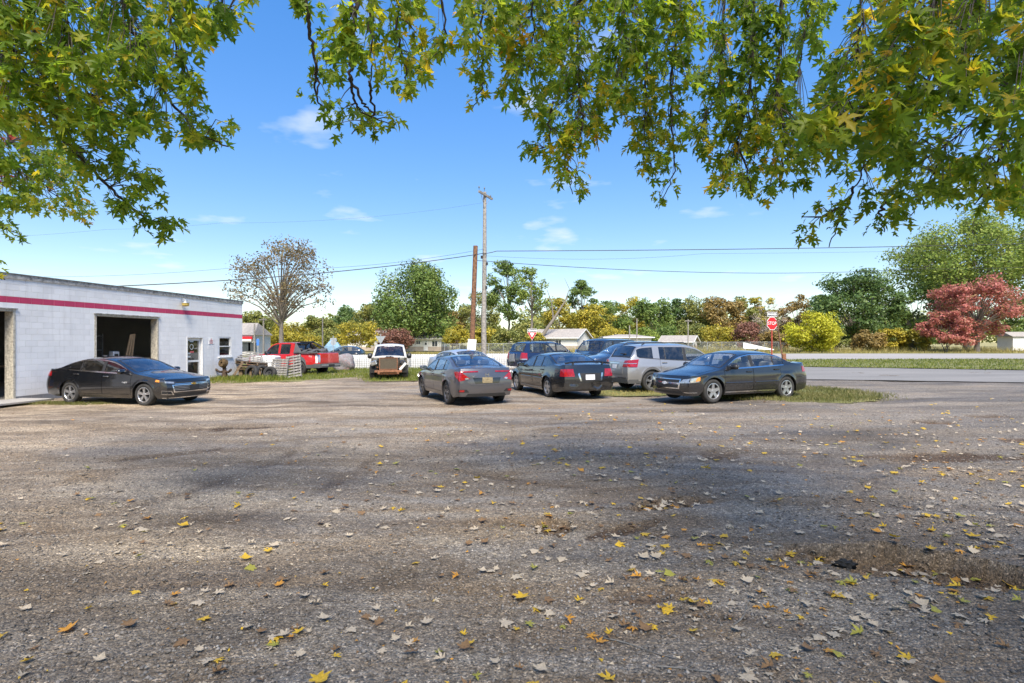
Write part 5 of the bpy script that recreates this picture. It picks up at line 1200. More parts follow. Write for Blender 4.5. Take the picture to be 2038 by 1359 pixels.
m = MB(); m.tube([(0, 0, 0), (PX(1546, lD) - X_, 0, PZ(640, lD))], .045, 6); m.build('shaft', M['polebrown'], t)
m = MB(); m.bbox((0, 0, .43), (.24, .2, .85), .03); m.build('base', M['rust'], t)
yD = 52.0; X_ = PX(1059, yD); zc = PZ(665, yD)
t = thing('yield_sign', 'red and white YIELD triangle under a ONE WAY plate beyond the parked SUVs', 'sign', (X_, yD, gz(X_)))
m = MB(); m.box((0, 0, zc / 2 + .2), (.07, .05, zc + .4)); m.build('post', M['galv'], t)
panel('sign_border', tri(.46), -.034, M['signwhite'], t, (0, 0, zc), .004); f_ = panel('sign_face', tri(.43), -.040, M['signred'], t, (0, 0, zc), .004); panel('sign_centre', tri(.22), -.046, M['signwhite'], t, (0, 0, zc + .02), .004)
text_mesh('lettering', 'YIELD', .09, M['signwhite'], f_, (0, -.043, .17), (rad(90), 0, 0), .001)
oneway(t, PZ(656.5, yD), .80, -1, -.04); m = MB(); m.box((0, -.033, PZ(656.5, yD)), (.86, .008, .32)); m.build('plate_border', M['signwhite'], t)
X_ = PX(757.5, 50); zc = PZ(670, 50)
t = thing('yield_sign', 'blank grey back of a triangular yield sign above the wrecked pickup', 'sign', (X_, 50, gz(X_)))
m = MB(); m.box((0, -.045, zc / 2 + .2), (.06, .04, zc + .4)); m.build('post', M['galv'], t); panel('sign_back', tri(.45), -.012, M['galv'], t, (0, 0, zc))
X_ = PX(663.5, 56); zc = PZ(677, 56)
t = thing('stop_sign', 'pale back of a round looking sign with a plate on top behind the red pickup', 'sign', (X_, 56, gz(X_)))
m = MB(); m.box((0, -.045, zc / 2 + .3), (.06, .04, zc + .8)); m.build('post', M['galv'], t); panel('sign_back', octagon(.30), -.012, M['galv'], t, (0, 0, zc)); panel('plate_back', [(-.32, -.1), (.32, -.1), (.32, .1), (-.32, .1)], -.012, M['galv'], t, (0, 0, PZ(670, 56)))
X_ = PX(513.5, 66); t = thing('road_sign', 'small blue road sign beside the pale poles left of the red pickup', 'sign', (X_, 66, gz(X_)))
m = MB(); m.box((0, 0, 1.2), (.07, .05, 2.4)); m.build('post', M['galv'], t); m = MB(); m.box((0, -.04, PZ(676, 66)), (.32, .02, .78)); m.build('sign_face', plain('sign_blue', (.05, .16, .42), .5), t)

# ------------------------------------------------------------------ fences
M['panelwhite'] = plain('white_panel', (.78, .78, .77), .7, var=.05, scale=2)
fd = 38.6; t = thing('panel_fence', 'low white panel fence behind wire mesh at the back of the yard', 'fence', (0, fd, 0))
x = -11.9
while x < .6:
    m = MB(); m.box((x + 1.2, 0, gz(x) + .50 + random.uniform(-.01, .01)), (2.385, .05, .98)); m.build('panel', M['panelwhite'], t); x += 2.4
t = thing('wire_mesh_fence', 'dark square wire mesh fence standing in front of the white panels', 'fence', (0, fd - .35, 0))
for k in range(6):
    x = -11.9 + k * 2.45; m = MB(); m.tube([(x, 0, gz(x)), (x, 0, gz(x) + 1.1)], .022, 6); m.build('post', M['steel'], t)
m = MB(); x = -11.9
while x < .4: m.box((x, 0, gz(x) + .52), (.014, .014, 1.0)); x += .16
for k in range(8): m.box((-5.75, -.006, gz(-5.75) + .06 + k * .135), (12.3, .014, .014))
o = m.build('mesh_wires', M['black'], t); o['kind'] = 'stuff'
def chainlink(label, x0, x1, D_, h, n):
    t = thing('chain_link_fence', label, 'fence', (0, D_, 0), group='chain link fences beyond the highway')
    for k in range(n + 1):
        x = x0 + (x1 - x0) * k / n; m = MB(); m.tube([(x, 0, gz(x)), (x, 0, gz(x) + h + .05)], .04, 6); m.build('post', M['galv'], t)
    m = MB(); m.tube([(x0, 0, gz(x0) + h), (x1, 0, gz(x1) + h)], .028, 6); m.build('top_rail', M['galv'], t)
    m = MB(); x = x0
    while x < x1:
        a = gz(x); m.box((x + h / 2, 0, a + h / 2), (.016, .016, h * 1.41), M=Matrix.Rotation(rad(45), 3, 'Y')); m.box((x + h / 2, .02, a + h / 2), (.016, .016, h * 1.41), M=Matrix.Rotation(rad(-45), 3, 'Y')); x += .24
    o = m.build('mesh_wires', M['galv'], t); o['kind'] = 'stuff'
chainlink('chain link fence below the bushes beside the small pale house', PX(885, 84), PX(1060, 84), 84, 1.5, 6)
chainlink('chain link fence in front of the autumn trees right of the gabled house', PX(1380, 90), PX(1550, 90), 90, 1.5, 6)
X_ = PX(1510, 84); t = thing('tilted_panel', 'long white board tilted down in the grass behind the stop sign', 'board', (X_, 84, gz(X_)))
m = MB(); m.add([(-2.3, 0, .55), (2.3, 0, .30), (2.3, 0, .42), (-2.3, 0, 1.45), (-2.3, .1, .55), (2.3, .1, .30), (2.3, .1, .42), (-2.3, .1, 1.45)], [(0, 1, 2, 3), (5, 4, 7, 6), (3, 2, 6, 7), (1, 0, 4, 5), (0, 3, 7, 4), (2, 1, 5, 6)]); m.build('board', M['panelwhite'], t); m = MB(); m.box((-2, .1, .5), (.1, .1, 1.0)); m.box((1.8, .1, .3), (.1, .1, .6)); m.build('prop', M['oldwood'], t)

# ------------------------------------------------------------------ houses
M['siding'] = plain('pale_siding', (.70, .69, .65), .7, var=.06, scale=1.5)
M['brickband'] = plain('tan_masonry', (.42, .35, .29), .85, var=.15, scale=3)
M['shingle'] = plain('grey_shingle', (.30, .275, .25), .9, var=.2, scale=3)
M['hglass'] = plain('house_window_glass', (.05, .06, .07), .12, var=.2)
def house(label, X_, D_, rz, L_, W_, hw_, hr, hip, wins, rooft=None, group='houses across the highway'):
    t = thing('house', label, 'house', (X_, D_, gz(X_)), rz, group)
    m = MB(); m.box((0, 0, hw_ / 2), (L_, W_, hw_))
    if not hip:
        for sx_ in (-1, 1): m.add([(sx_ * L_ / 2, -W_ / 2, hw_), (sx_ * L_ / 2, W_ / 2, hw_), (sx_ * L_ / 2, 0, hr - .06)], [(0, 1, 2)])
    m.build('wall', M['siding'], t)
    m = MB(); m.box((0, 0, .45), (L_ + .04, W_ + .04, .9)); m.build('masonry_base', M['brickband'], t)
    ov = .5; a, b_ = L_ / 2 + ov, W_ / 2 + ov; zi = hw_ - .08; r_ = MB(); k = a - b_ if hip else a
    v = [(-a, -b_, zi), (a, -b_, zi), (a, b_, zi), (-a, b_, zi), (-k, 0, hr), (k, 0, hr)]; up = [(x, y, z + .14) for x, y, z in v]
    r_.add(v + up, [(6, 7, 11, 10), (8, 9, 10, 11), (7, 8, 11), (9, 6, 10), (0, 3, 2, 1), (0, 1, 7, 6), (1, 2, 8, 7), (2, 3, 9, 8), (3, 0, 6, 9)] if hip else
           [(6, 7, 11, 10), (8, 9, 10, 11), (0, 4, 5, 1), (2, 5, 4, 3), (0, 1, 7, 6), (2, 3, 9, 8), (1, 5, 11, 7), (5, 2, 8, 11), (3, 4, 10, 9), (4, 0, 6, 10)])
    r_.build('roof', M['shingle'], t)
    m = MB(); m.box((0, -b_ - .015, zi + .07), (2 * a, .03, .17)); m.build('gutter', M['whitepaint'], t)
    if not hip:
        m = MB()
        for sx_ in (-1, 1):
            for sy_ in (-1, 1):
                ang = math.atan2(hr - zi, b_); m.box((sx_ * (a + .02), sy_ * b_ / 2, (zi + hr) / 2 + .06), (.04, math.hypot(b_, hr - zi), .18), M=Matrix.Rotation(-sy_ * ang, 3, 'X'))
        m.build('bargeboard', M['whitepaint'], t)
    for (face, u, z, ww, hh) in wins:
        m = MB(); c_ = (u, -W_ / 2 - .02, z) if face == 'f' else (L_ / 2 + .02, u, z); s_ = (ww, .06, hh) if face == 'f' else (.06, ww, hh)
        m.box(c_, s_); w_ = m.build('window' if hh < 1.7 else 'door', M['whitepaint'], t)
        m = MB(); dlt = (0, -.035, 0) if face == 'f' else (.035, 0, 0)
        if hh < 1.7:
            for q in (-.24, .24): m.box((c_[0] + dlt[0] + (q * ww if face == 'f' else 0), c_[1] + dlt[1] + (0 if face == 'f' else q * ww), z), (ww * .4, .01, hh - .16) if face == 'f' else (.01, ww * .4, hh - .16))
            m.build('pane', M['hglass'], w_)
        else: m.box((c_[0] + dlt[0], c_[1] + dlt[1], z + .4), (.4, .01, .5)); m.build('pane', M['hglass'], w_)
    return t
X_ = PX(848, 118); house('small pale ranch house with a grey hip roof below the big green tree', X_, 118, rad(-8), 8.4, 7.0, 2.5, 3.55, True, [('f', -2.4, 1.75, 1.5, .8), ('f', -.6, 1.75, .9, .8), ('f', 1.0, 1.1, .9, 2.0), ('f', 2.9, 1.5, 1.2, 1.2)])
X_ = PX(1118, 108); house('white gabled house behind the dark parked SUVs', X_, 108, rad(-28), 9.0, 6.8, 2.35, 4.0, False, [('f', -2.5, 1.5, 1.1, 1.0), ('f', .8, 1.5, 1.1, 1.0), ('s', 0, 1.5, 1.3, 1.0), ('s', 1.8, 1.1, .9, 2.0)])
X_ = PX(1245, 100); house('long low shed with a flat dark roof behind the silver crossover', X_, 100, 0, 8.0, 5, 2.35, 2.75, True, [('f', -2, 1.4, 1.2, .9)])
X_ = PX(1352, 104); house('low garage with a sloping white roof edge beside the chain link fence', X_, 104, rad(-30), 5.5, 4.6, 1.5, 2.6, False, [('s', 0, .9, 1.0, .8)])
X_ = PX(742, 125); house('cream house mostly hidden by the yellow bush and the red shrub', X_, 125, rad(10), 10, 8, 2.7, 4.3, False, [('f', 0, 1.5, 1.2, 1.0), ('f', 2.6, 1.5, 1.2, 1.0)])
X_ = PX(488, 84); t = thing('roadside_shop', 'roadside shop with a red and white sign band at the corner of the garage', 'building', (X_, 84, gz(X_)), 0)
m = MB(); m.box((-2.0, 3, 1.5), (6.4, 6, 3.0)); m.build('wall', M['siding'], t); m = MB(); m.add([(-5.4, -.3, 3.0), (1.5, -.3, 3.0), (1.5, 6.3, 3.0), (-5.4, 6.3, 3.0), (-5.2, 3, 4.9), (.6, 3, 4.9)], [(0, 1, 5, 4), (2, 3, 4, 5), (1, 2, 5), (3, 0, 4), (0, 3, 2, 1)]); m.build('roof', M['shingle'], t)
m = MB(); m.box((-1.6, -.25, 2.55), (5.6, .3, .42)); m.build('red_sign_band', M['signred'], t); m = MB(); m.box((-1.6, -.42, 2.2), (5.4, .05, .30)); m.build('white_sign_band', M['signwhite'], t)
for k in (-1.5, .2, 1.1): m = MB(); m.box((k, -.05, 1.2), (1.2, .08, 1.3)); m.build('window', M['hglass'], t)
X_ = PX(2022, 92); t = thing('garden_shed', 'pale shed corner under the red maple at the far right edge', 'shed', (X_, 92, gz(X_)), 0)
m = MB(); m.box((1.5, 1.5, 1.2), (4, 3, 2.4)); m.build('wall', M['siding'], t); m = MB(); m.add([(-.8, -.3, 2.4), (3.8, -.3, 2.4), (3.8, 3.3, 2.4), (-.8, 3.3, 2.4), (-.8, 1.5, 3.2), (3.8, 1.5, 3.2)], [(0, 1, 5, 4), (2, 3, 4, 5), (0, 4, 3), (1, 2, 5), (0, 3, 2, 1)]); m.build('roof', M['shingle'], t)
X_ = PX(664, 92); t = thing('tarp_tent', 'light blue tarpaulin shelter behind the round looking sign', 'tent', (X_, 92, gz(X_)), 0)
m = MB(); m.add([(-1.5, -1.2, .0), (1.5, -1.2, 0), (1.7, 1.2, 0), (-1.7, 1.2, 0), (-.5, 0, 2.3), (.5, 0, 2.2), (-1.2, -.9, 1.2), (1.25, -.9, 1.2)], [(0, 1, 7, 6), (6, 7, 5, 4), (1, 2, 5, 7), (3, 0, 6, 4), (2, 3, 4, 5)]); m.build('cover', plain('faded_blue_tarp', (.22, .36, .48), .6, var=.15, scale=2), t); m = MB(); m.tube([(0, -.9, 0), (0, -.6, 2.3)], .03, 6); m.build('tent_pole', M['galv'], t)

# ------------------------------------------------------------------ scrap pile by the corner of the garage
M['pallet'] = plain('brown_pallet_wood', (.16, .11, .065), .85, var=.45, scale=10, bump=.3)
M['palletgrey'] = plain('grey_pallet_wood', (.19, .18, .165), .85, var=.45, scale=10, bump=.3)
def pallet(label, X_, D_, rot, mat, w_=1.1, l_=1.1, n=7, z=0.0):
    t = thing('wooden_pallet', label, 'pallet', (X_, D_, gz(X_) + z), 0, 'pallets in the scrap pile'); t.rotation_euler = rot
    sl = MB(); sl.box((0, 0, 0), (w_, .09, .018)); sm_ = sl.mesh('slat', mat)
    for k in range(n): link('slat', sm_, t, (0, (k + .5) / n * l_ - l_ / 2, .115), (0, 0, random.uniform(-.02, .02)))
    for k in (0, n // 2, n - 1): link('slat', sm_, t, (0, (k + .5) / n * l_ - l_ / 2, .0), (0, 0, 0))
    st_ = MB(); st_.box((0, 0, 0), (.04, l_, .09)); stm = st_.mesh('stringer', mat)
    for k in (-1, 0, 1): link('stringer', stm, t, (k * (w_ / 2 - .03), 0, .0575))
    return t
def tyre_thing(label, X_, D_, z, rot, R_o=.36, rim_=False):
    t = thing('old_tyre', label, 'tyre', (X_, D_, gz(X_) + z), 0, 'old tyres in the scrap pile'); t.rotation_euler = rot
    r = R_o; rr = R_o * .60; tw = .22; m = MB(); m.lathe([(rr, tw * .42), (rr + .03, tw * .5), (r - .05, tw * .52), (r, tw * .3), (r, -tw * .3), (r - .05, -tw * .52), (rr + .03, -tw * .5), (rr, -tw * .42), (rr + .03, -tw * .38), (r - .06, -tw * .38), (r - .06, tw * .38), (rr + .03, tw * .38), (rr, tw * .42)], 28, 'Y'); m.build('tread', M['tyre'], t, smooth=True, angle=50)
    if rim_:
        m = MB(); m.lathe([(rr + .01, -tw * .45), (rr - .02, -tw * .42), (rr - .03, -tw * .1), (.12, -tw * .05), (.10, -tw * .25), (.04, -tw * .25), (.04, -tw * .1), (0, -tw * .1)], 22, 'Y'); m.build('steel_rim', M['black'], t, smooth=True, angle=40)
    return t
d = 27.6; M['darkrust'] = plain('oily_rust', (.07, .045, .03), .8, .3, var=.5, scale=12)
t = thing('axle_hub', 'rusty brake drum and axle stub standing against the garage corner', 'machine part', (PX(446, d), d, gz(-14)), rad(-20))
m = MB(); m.lathe([(.05, -.12), (.20, -.11), (.23, -.02), (.23, .08), (.19, .09), (.18, .02), (.07, .02), (.05, .10), (0, .10)], 24, 'Y', M=Matrix.Rotation(rad(-18), 3, 'X'), c=(0, -.05, .86)); m.build('brake_drum', plain('brass_rust', (.10, .065, .028), .7, .4, var=.6, scale=12), t, smooth=True, angle=40)
m = MB(); m.tube([(0, 0, .84), (0, .03, .5), (0, .04, .15)], [.07, .09, .16], 10); m.build('spindle', M['darkrust'], t, smooth=True, angle=50)
m = MB()
for q in (-1, 1): m.tube([(0, .05, .45), (q * .28, 0, .42), (q * .50, -.05, .55)], [.07, .05, .06], 8)
m.build('control_arm', M['darkrust'], t, smooth=True, angle=50)
m = MB()
for q in (0, 2.1, 4.2): m.tube([(0, .04, .3), (.3 * math.cos(q), .04 + .3 * math.sin(q), 0)], .03, 6)
m.build('stand', M['darkrust'], t)
d = 28.2
pallet('brown pallet leaning steeply at the front of the scrap pile by the garage wall', PX(474, d), d, (rad(60), 0, rad(-65)), M['pallet'], .9, 1.0, 6, .42)
pallet('brown pallet lying flat at the bottom of the scrap pile', PX(503, 29.6), 29.6, (rad(4), 0, rad(10)), M['pallet'], 1.3, 1.0, 7, .52)
pallet('brown pallet lying flat on the bottom one in the scrap pile', PX(501, 29.7), 29.7, (rad(-3), rad(5), rad(-4)), M['pallet'], 1.25, 1.0, 7, .72)
pallet('grey broken pallet tilted on top of the scrap pile', PX(496, 29.9), 29.9, (rad(28), rad(8), rad(20)), M['palletgrey'], 1.2, 1.0, 5, 1.05)
pallet('grey pallet leaning behind the black steel wheel', PX(558, 28.9), 28.9, (rad(74), 0, rad(-3)), M['palletgrey'], .86, 1.05, 8, .50)
pallet('tall pale pallet leaning at the right end of the scrap pile', PX(586, 29.2), 29.2, (rad(68), rad(-10), rad(4)), M['palletgrey'], .75, 1.25, 8, .58)
t = thing('timber_crib', 'rough timber blocks stacked under the flat pallets', 'timber', (PX(503, 29.7), 29.7, gz(-13.8)), .1)
for k in range(6): m = MB(); m.box(((k % 3 - 1) * .45, (k // 3 - .5) * .7, .255), (.18, .25, .50), rz=.1 * k); m.build('block', M['pallet'], t)
tyre_thing('bare black tyre propped at the front of the scrap pile', PX(501, 27.9), 27.9, .37, (rad(-12), 0, rad(-18)), .38)
tyre_thing('tyre half hidden between the bare tyre and the steel wheel', PX(521, 28.4), 28.4, .36, (rad(-10), 0, rad(55)), .36)
tyre_thing('black steel wheel with tyre leaning on the grey pallet', PX(537, 28.0), 28.0, .33, (rad(-14), 0, rad(-5)), .34, True)
t = thing('wire_cage', 'white plastic tank in a wire cage behind the pallets', 'tank', (PX(529, 31.2), 31.2, gz(-13.5)), .05)
m = MB(); m.bbox((0, 0, .62), (1.35, .95, 1.0), .06); m.build('tank', M['panelwhite'], t, smooth=True, angle=30)
m = MB()
for k in range(7): m.tube([(-.72 + k * .24, -.51, .12), (-.72 + k * .24, -.51, 1.18)], .011, 5)
for z in (.14, .48, .82, 1.16): m.tube([(-.74, -.53, z), (.74, -.53, z)], .012, 5); m.tube([(.72, -.53, z), (.72, .5, z)], .012, 5); m.tube([(-.72, -.53, z), (-.72, .5, z)], .012, 5)
m.build('cage', M['galv'], t); m = MB(); m.box((0, 0, .06), (1.4, 1.0, .11)); m.build('base', M['palletgrey'], t)
# painted boulder
bd = 36.6; X_ = PX(684, bd); bm = bmesh.new(); bmesh.ops.create_icosphere(bm, subdivisions=4, radius=1.0)
for v in bm.verts:
    p = v.co; k = 1 + .10 * math.sin(3.1 * p.x + 1) * math.cos(2.7 * p.y) + .06 * math.sin(6 * p.z + 4 * p.x) + .03 * math.sin(13 * p.y + 9 * p.x)
    q = Vector((math.copysign(abs(p.x) ** .7, p.x), math.copysign(abs(p.y) ** .7, p.y), math.copysign(abs(p.z) ** .75, p.z))) * k
    v.co = (q.x * .72, q.y * .6, max(-.1, .48 + q.z * .58))
me = bpy.data.meshes.new('boulder'); bm.to_mesh(me); bm.free()
def graffiti():
    m_, n, b = newmat('painted_boulder'); t_ = N(n, 'ShaderNodeTexCoord')
    w1 = N(n, 'ShaderNodeTexNoise', Scale=2.2, Detail=3, Distortion=2.2); n.links.new(t_.outputs['Object'], w1.inputs['Vector'])
    r1 = ramp(n, w1.outputs['Fac'], [(.40, (.13, .125, .125)), (.45, (.34, .33, .34)), (.48, (.09, .08, .09)), (.54, (.26, .23, .24)), (.58, (.07, .065, .075)), (.63, (.30, .19, .18))])
    w1.inputs['Scale'].default_value = 4.5
    n.links.new(r1.outputs[0], b.inputs['Base Color']); b.inputs['Roughness'].default_value = .8; return m_
me.materials.append(graffiti()); me.polygons.foreach_set('use_smooth', [True] * len(me.polygons))
o = link('boulder', me, None, (X_, bd, gz(X_)), (0, 0, .2)); tag(o, 'big grey boulder scrawled with paint between the red pickup and the fence', 'boulder')

# ------------------------------------------------------------------ background trees
def leaf_quads(P, Nn, size, rg, asp=.62):
    """one kite shaped leaf or leaf spray at every point of P, facing roughly along Nn"""
    n = len(P); r = rg.normal(size=(n, 3)); nn = Nn + r * .75; nn /= np.linalg.norm(nn, axis=1, keepdims=True) + 1e-9
    a = np.cross(nn, rg.normal(size=(n, 3))); a /= np.linalg.norm(a, axis=1, keepdims=True) + 1e-9; b = np.cross(nn, a)
    s = (size * rg.uniform(.6, 1.35, n))[:, None]
    v0 = P - a * s; v2 = P + a * s; v1 = P + b * s * asp + nn * s * .18 - a * s * .1; v3 = P - b * s * asp + nn * s * .18 - a * s * .1
    V = np.stack([v0, v1, v2, v3], 1).reshape(-1, 3); F = np.arange(4 * n).reshape(n, 4); return V, F
M['bark'] = plain('grey_bark', (.16, .135, .11), .9, var=.35, scale=6, bump=.5)
M['barkpale'] = plain('pale_bark', (.19, .165, .135), .85, var=.25, scale=6, bump=.3)
LEAF = dict(
    green=leafmat('green_foliage', [(.1, (0.084, 0.141, 0.037)), (.5, (0.142, 0.217, 0.049)), (.9, (0.236, 0.292, 0.070))], .30),
    dark=leafmat('dark_green_foliage', [(.1, (0.064, 0.116, 0.037)), (.5, (0.104, 0.172, 0.047)), (.9, (0.168, 0.235, 0.060))], .28),
    olive=leafmat('olive_foliage', [(.1, (0.126, 0.155, 0.042)), (.5, (0.210, 0.235, 0.060)), (.9, (0.336, 0.310, 0.081))], .30),
    yellow=leafmat('yellow_green_foliage', [(.1, (0.212, 0.210, 0.035)), (.5, (0.371, 0.328, 0.045)), (.9, (0.583, 0.455, 0.056))], .35),
    bright=leafmat('bright_yellow_foliage', [(.1, (0.265, 0.285, 0.032)), (.5, (0.512, 0.487, 0.040)), (.9, (0.600, 0.600, 0.056))], .38),
    orange=leafmat('orange_foliage', [(.1, (.19, .15, .05)), (.5, (.29, .20, .065)), (.9, (.36, .26, .085))], .32),
    russet=leafmat('russet_foliage', [(.1, (.16, .085, .06)), (.5, (.25, .115, .085)), (.9, (.31, .17, .11))], .30),
    red=leafmat('red_maple_foliage', [(.08, (.24, .20, .07)), (.28, (.33, .16, .09)), (.5, (.45, .14, .12)), (.75, (.52, .19, .16)), (.95, (.50, .27, .18))], .38),
    light=leafmat('light_green_foliage', [(.1, (0.123, 0.185, 0.042)), (.5, (0.218, 0.291, 0.058)), (.9, (0.323, 0.370, 0.089))], .34, spec=.1),
    brown=leafmat('brown_sparse_foliage', [(.1, (.12, .09, .05)), (.5, (.19, .135, .065)), (.9, (.20, .18, .07))], .25),
    grey=leafmat('bare_twig_grey', [(.1, (0.300, 0.244, 0.199)), (.9, (0.478, 0.387, 0.319))], .0))
def tree(name, label, px, D_, top_py, width, mat, seed, bottom=.18, clumps=26, leaves=6000, leaf=.20, bark='bark', stems=1, group='trees across the highway', cr_=.30, shape=1.0, shell=(.35, .95), xoff=0.0, base=0.0, cat='tree', trunk_r=None, droop=0.0, flat=.8):
    rg = np.random.default_rng(seed); rn = random.Random(seed)
    X_ = PX(px, D_); g = gz(X_); H_ = PZ(top_py, D_) - g - base; Wd = width / FPX * D_
    t = thing(name, label, cat, (X_, D_, g + base), 0, group)
    zb_ = H_ * bottom; cz, rz_ = (H_ + zb_) / 2, (H_ - zb_) / 2; rx = Wd / 2
    C = []
    while len(C) < clumps:
        d = rg.normal(size=3); d /= np.linalg.norm(d); k = rg.uniform(*shell) ** .6
        taper = 1 - shape * .42 * max(0, d[2] * k) ** 1.4
        p = np.array([d[0] * rx * k * taper + xoff * d[2], d[1] * rx * .9 * k * taper, cz + d[2] * rz_ * k]); C.append(p)
    C = np.array(C); rc_ = cr_ * rx * rg.uniform(.65, 1.25, clumps)
    C[:, 2] = np.minimum(C[:, 2], H_ - rc_ * flat * .9); lim = np.hypot(C[:, 0], C[:, 1]); over = np.maximum(0, lim + rc_ * .9 - rx); C[:, 0] -= C[:, 0] / (lim + 1e-6) * over; C[:, 1] -= C[:, 1] / (lim + 1e-6) * over
    m = MB(); tr_ = trunk_r or max(.06, H_ * .018)
    for sidx in range(stems):
        a = 2 * math.pi * sidx / max(1, stems) + rn.random(); lean = 0 if stems == 1 else rx * .3
        base_p = Vector((.15 * math.cos(a) * (stems > 1), .15 * math.sin(a) * (stems > 1), -.1)); topp = Vector((lean * math.cos(a) + xoff * .3, lean * math.sin(a), zb_ + rz_ * .75))
        pts = [base_p.lerp(topp, k / 6) + Vector((rn.uniform(-1, 1), rn.uniform(-1, 1), 0)) * H_ * .010 * (0 < k < 6) for k in range(7)]
        m.tube(pts, [tr_ * (1.25 if k == 0 else 1 - .13 * k) / math.sqrt(stems) for k in range(7)], 8)
        for ci in range(sidx, clumps, stems):
            c = Vector(C[ci]); f = min(.97, max(.22, zb_ / topp.z * .75 + .62 * (c.z - zb_) / (H_ - zb_ + .01) + rn.uniform(-.08, .08))); i0 = min(5, int(f * 6)); st_ = pts[i0].lerp(pts[i0 + 1], f * 6 - i0)
            mid_ = st_.lerp(c, .5) + Vector((0, 0, (c - st_).length * .10)); r0 = tr_ * .42 * (1 - f * .5) / math.sqrt(stems) + .012
            m.tube([st_, mid_, c], [r0, r0 * .62, r0 * .28], 5)
            for q in range(4):
                e = Vector(rg.normal(size=3)).normalized() * rc_[ci] * .9; m.tube([mid_.lerp(c, .4 + .15 * q), c + e * .5, c + e], [r0 * .35, r0 * .2, .008], 4, cap=False)
    m.build('trunk', M[bark], t, smooth=True, angle=60)
    if leaves:
        w_ = rc_ ** 2; w_ /= w_.sum(); idx = rg.choice(clumps, leaves, p=w_)
        d = rg.normal(size=(leaves, 3)); d /= np.linalg.norm(d, axis=1, keepdims=True); rr = rg.uniform(.0, 1, leaves) ** .42
        # each clump breaks up into sprays of leaves
        nspray = clumps * 14; sp_i = rg.integers(0, clumps, nspray); sd_ = rg.normal(size=(nspray, 3)); sd_ /= np.linalg.norm(sd_, axis=1, keepdims=True)
        S = C[sp_i] + sd_ * (rc_[sp_i] * rg.uniform(.35, 1.0, nspray) ** .5)[:, None] * np.array([1, 1, flat])
        half = leaves * 3 // 5; si = rg.integers(0, nspray, half); ps = S[si] + rg.normal(size=(half, 3)) * (rc_[sp_i[si]] * .17)[:, None] * np.array([1.2, 1.2, .6])
        P = np.concatenate([ps, (C[idx] + d * (rc_[idx] * rr)[:, None] * np.array([1, 1, flat]))[half:]])
        Nn = np.concatenate([sd_[si], d[half:]]) + np.array([0, 0, .5])
        if droop: P[:, 2] -= droop * rg.uniform(0, 1, len(P)) ** 2 * rc_.mean() * 1.6
        P[:, 2] = np.maximum(P[:, 2], .15)
        V, F = leaf_quads(P, Nn, leaf, rg); o = link('crown', fast_mesh('crown', V, F, LEAF[mat]), t)
    return t
tree('bare_autumn_tree', 'tall half bare tree with thin brown leaves beyond the garage corner', 560, 78, 466, 225, 'brown', 11, bottom=.24, clumps=46, leaves=5200, leaf=.16, bark='barkpale', cr_=.22, shape=.7, trunk_r=.42, shell=(.3, 1))
tree('willow_tree', 'big drooping green tree above the small ranch house', 828, 116, 516, 172, 'green', 12, bottom=.08, clumps=60, leaves=24000, leaf=.25, cr_=.30, droop=.7, shape=.45, shell=(.2, .95))
tree('yellow_shrub', 'multi stemmed yellow green shrub left of the red shrub', 712, 82, 638, 92, 'yellow', 13, bottom=.28, clumps=20, leaves=5000, leaf=.15, stems=5, shape=.3)
tree('red_shrub', 'low dense red shrub behind the wrecked pickup', 782, 100, 653, 88, 'russet', 14, bottom=.05, clumps=26, leaves=7000, leaf=.16, stems=3, shape=.2, cr_=.36)
tree('round_bush', 'tall yellow green bush between the ranch house and the poles', 912, 92, 645, 66, 'yellow', 15, bottom=.04, clumps=20, leaves=5200, leaf=.16, stems=3, shape=.5)
LT = [(508, 140, 618, 70, 'olive', 'olive tree just right of the garage corner, under the bare tree'), (590, 150, 640, 110, 'yellow', 'low yellowing tree behind the red pickup cab'), (638, 140, 618, 70, 'olive', 'mid green tree behind the red pickup bed'),
      (692, 150, 606, 80, 'dark', 'dark tree above the yellow shrub'), (742, 140, 600, 90, 'olive', 'olive tree left of the drooping green tree'), (900, 150, 612, 60, 'orange', 'orange tree beside the drooping green tree'),
      (955, 150, 566, 92, 'olive', 'olive tree behind the utility poles'), (1012, 130, 516, 96, 'green', 'tall open green tree just right of the grey pole'), (1158, 150, 538, 66, 'green', 'narrow pointed green tree with an orange top'),
      (1112, 140, 592, 80, 'yellow', 'yellow green tree behind the gabled house'), (1176, 120, 604, 96, 'yellow', 'broad yellow tree right of the gabled house'), (1212, 128, 596, 96, 'green', 'bright green tree above the low shed'), (1252, 140, 588, 76, 'yellow', 'yellow tree in the tree line above the silver crossover'),
      (1300, 130, 592, 92, 'green', 'green tree in the tree line left of the crossbar pole'), (1345, 145, 590, 80, 'dark', 'dark green tree behind the crossbar pole'), (1392, 140, 586, 80, 'olive', 'olive tree in the tree line right of the crossbar pole'), (1437, 132, 588, 92, 'orange', 'orange brown tree in the tree line above the chain link fence'),
      (1480, 140, 586, 70, 'olive', 'olive brown tree in the tree line left of the stop sign'), (1516, 150, 578, 70, 'yellow', 'yellow tree behind the stop sign'), (1585, 145, 584, 80, 'orange', 'orange yellow tree above the bright yellow bush')]
for i, (px, D_, tp, wd, mt, lab) in enumerate(LT):
    tree('autumn_tree' if mt in ('yellow', 'orange') else 'green_tree', lab, px, D_, tp, wd, mt, 100 + i, bottom=.12 if px != 1012 else .3, clumps=24, leaves=7200 if px != 1012 else 6500, leaf=.24, cr_=.32, shape=.55 if px != 1158 else 1.6, bark='barkpale' if px == 1012 else 'bark')
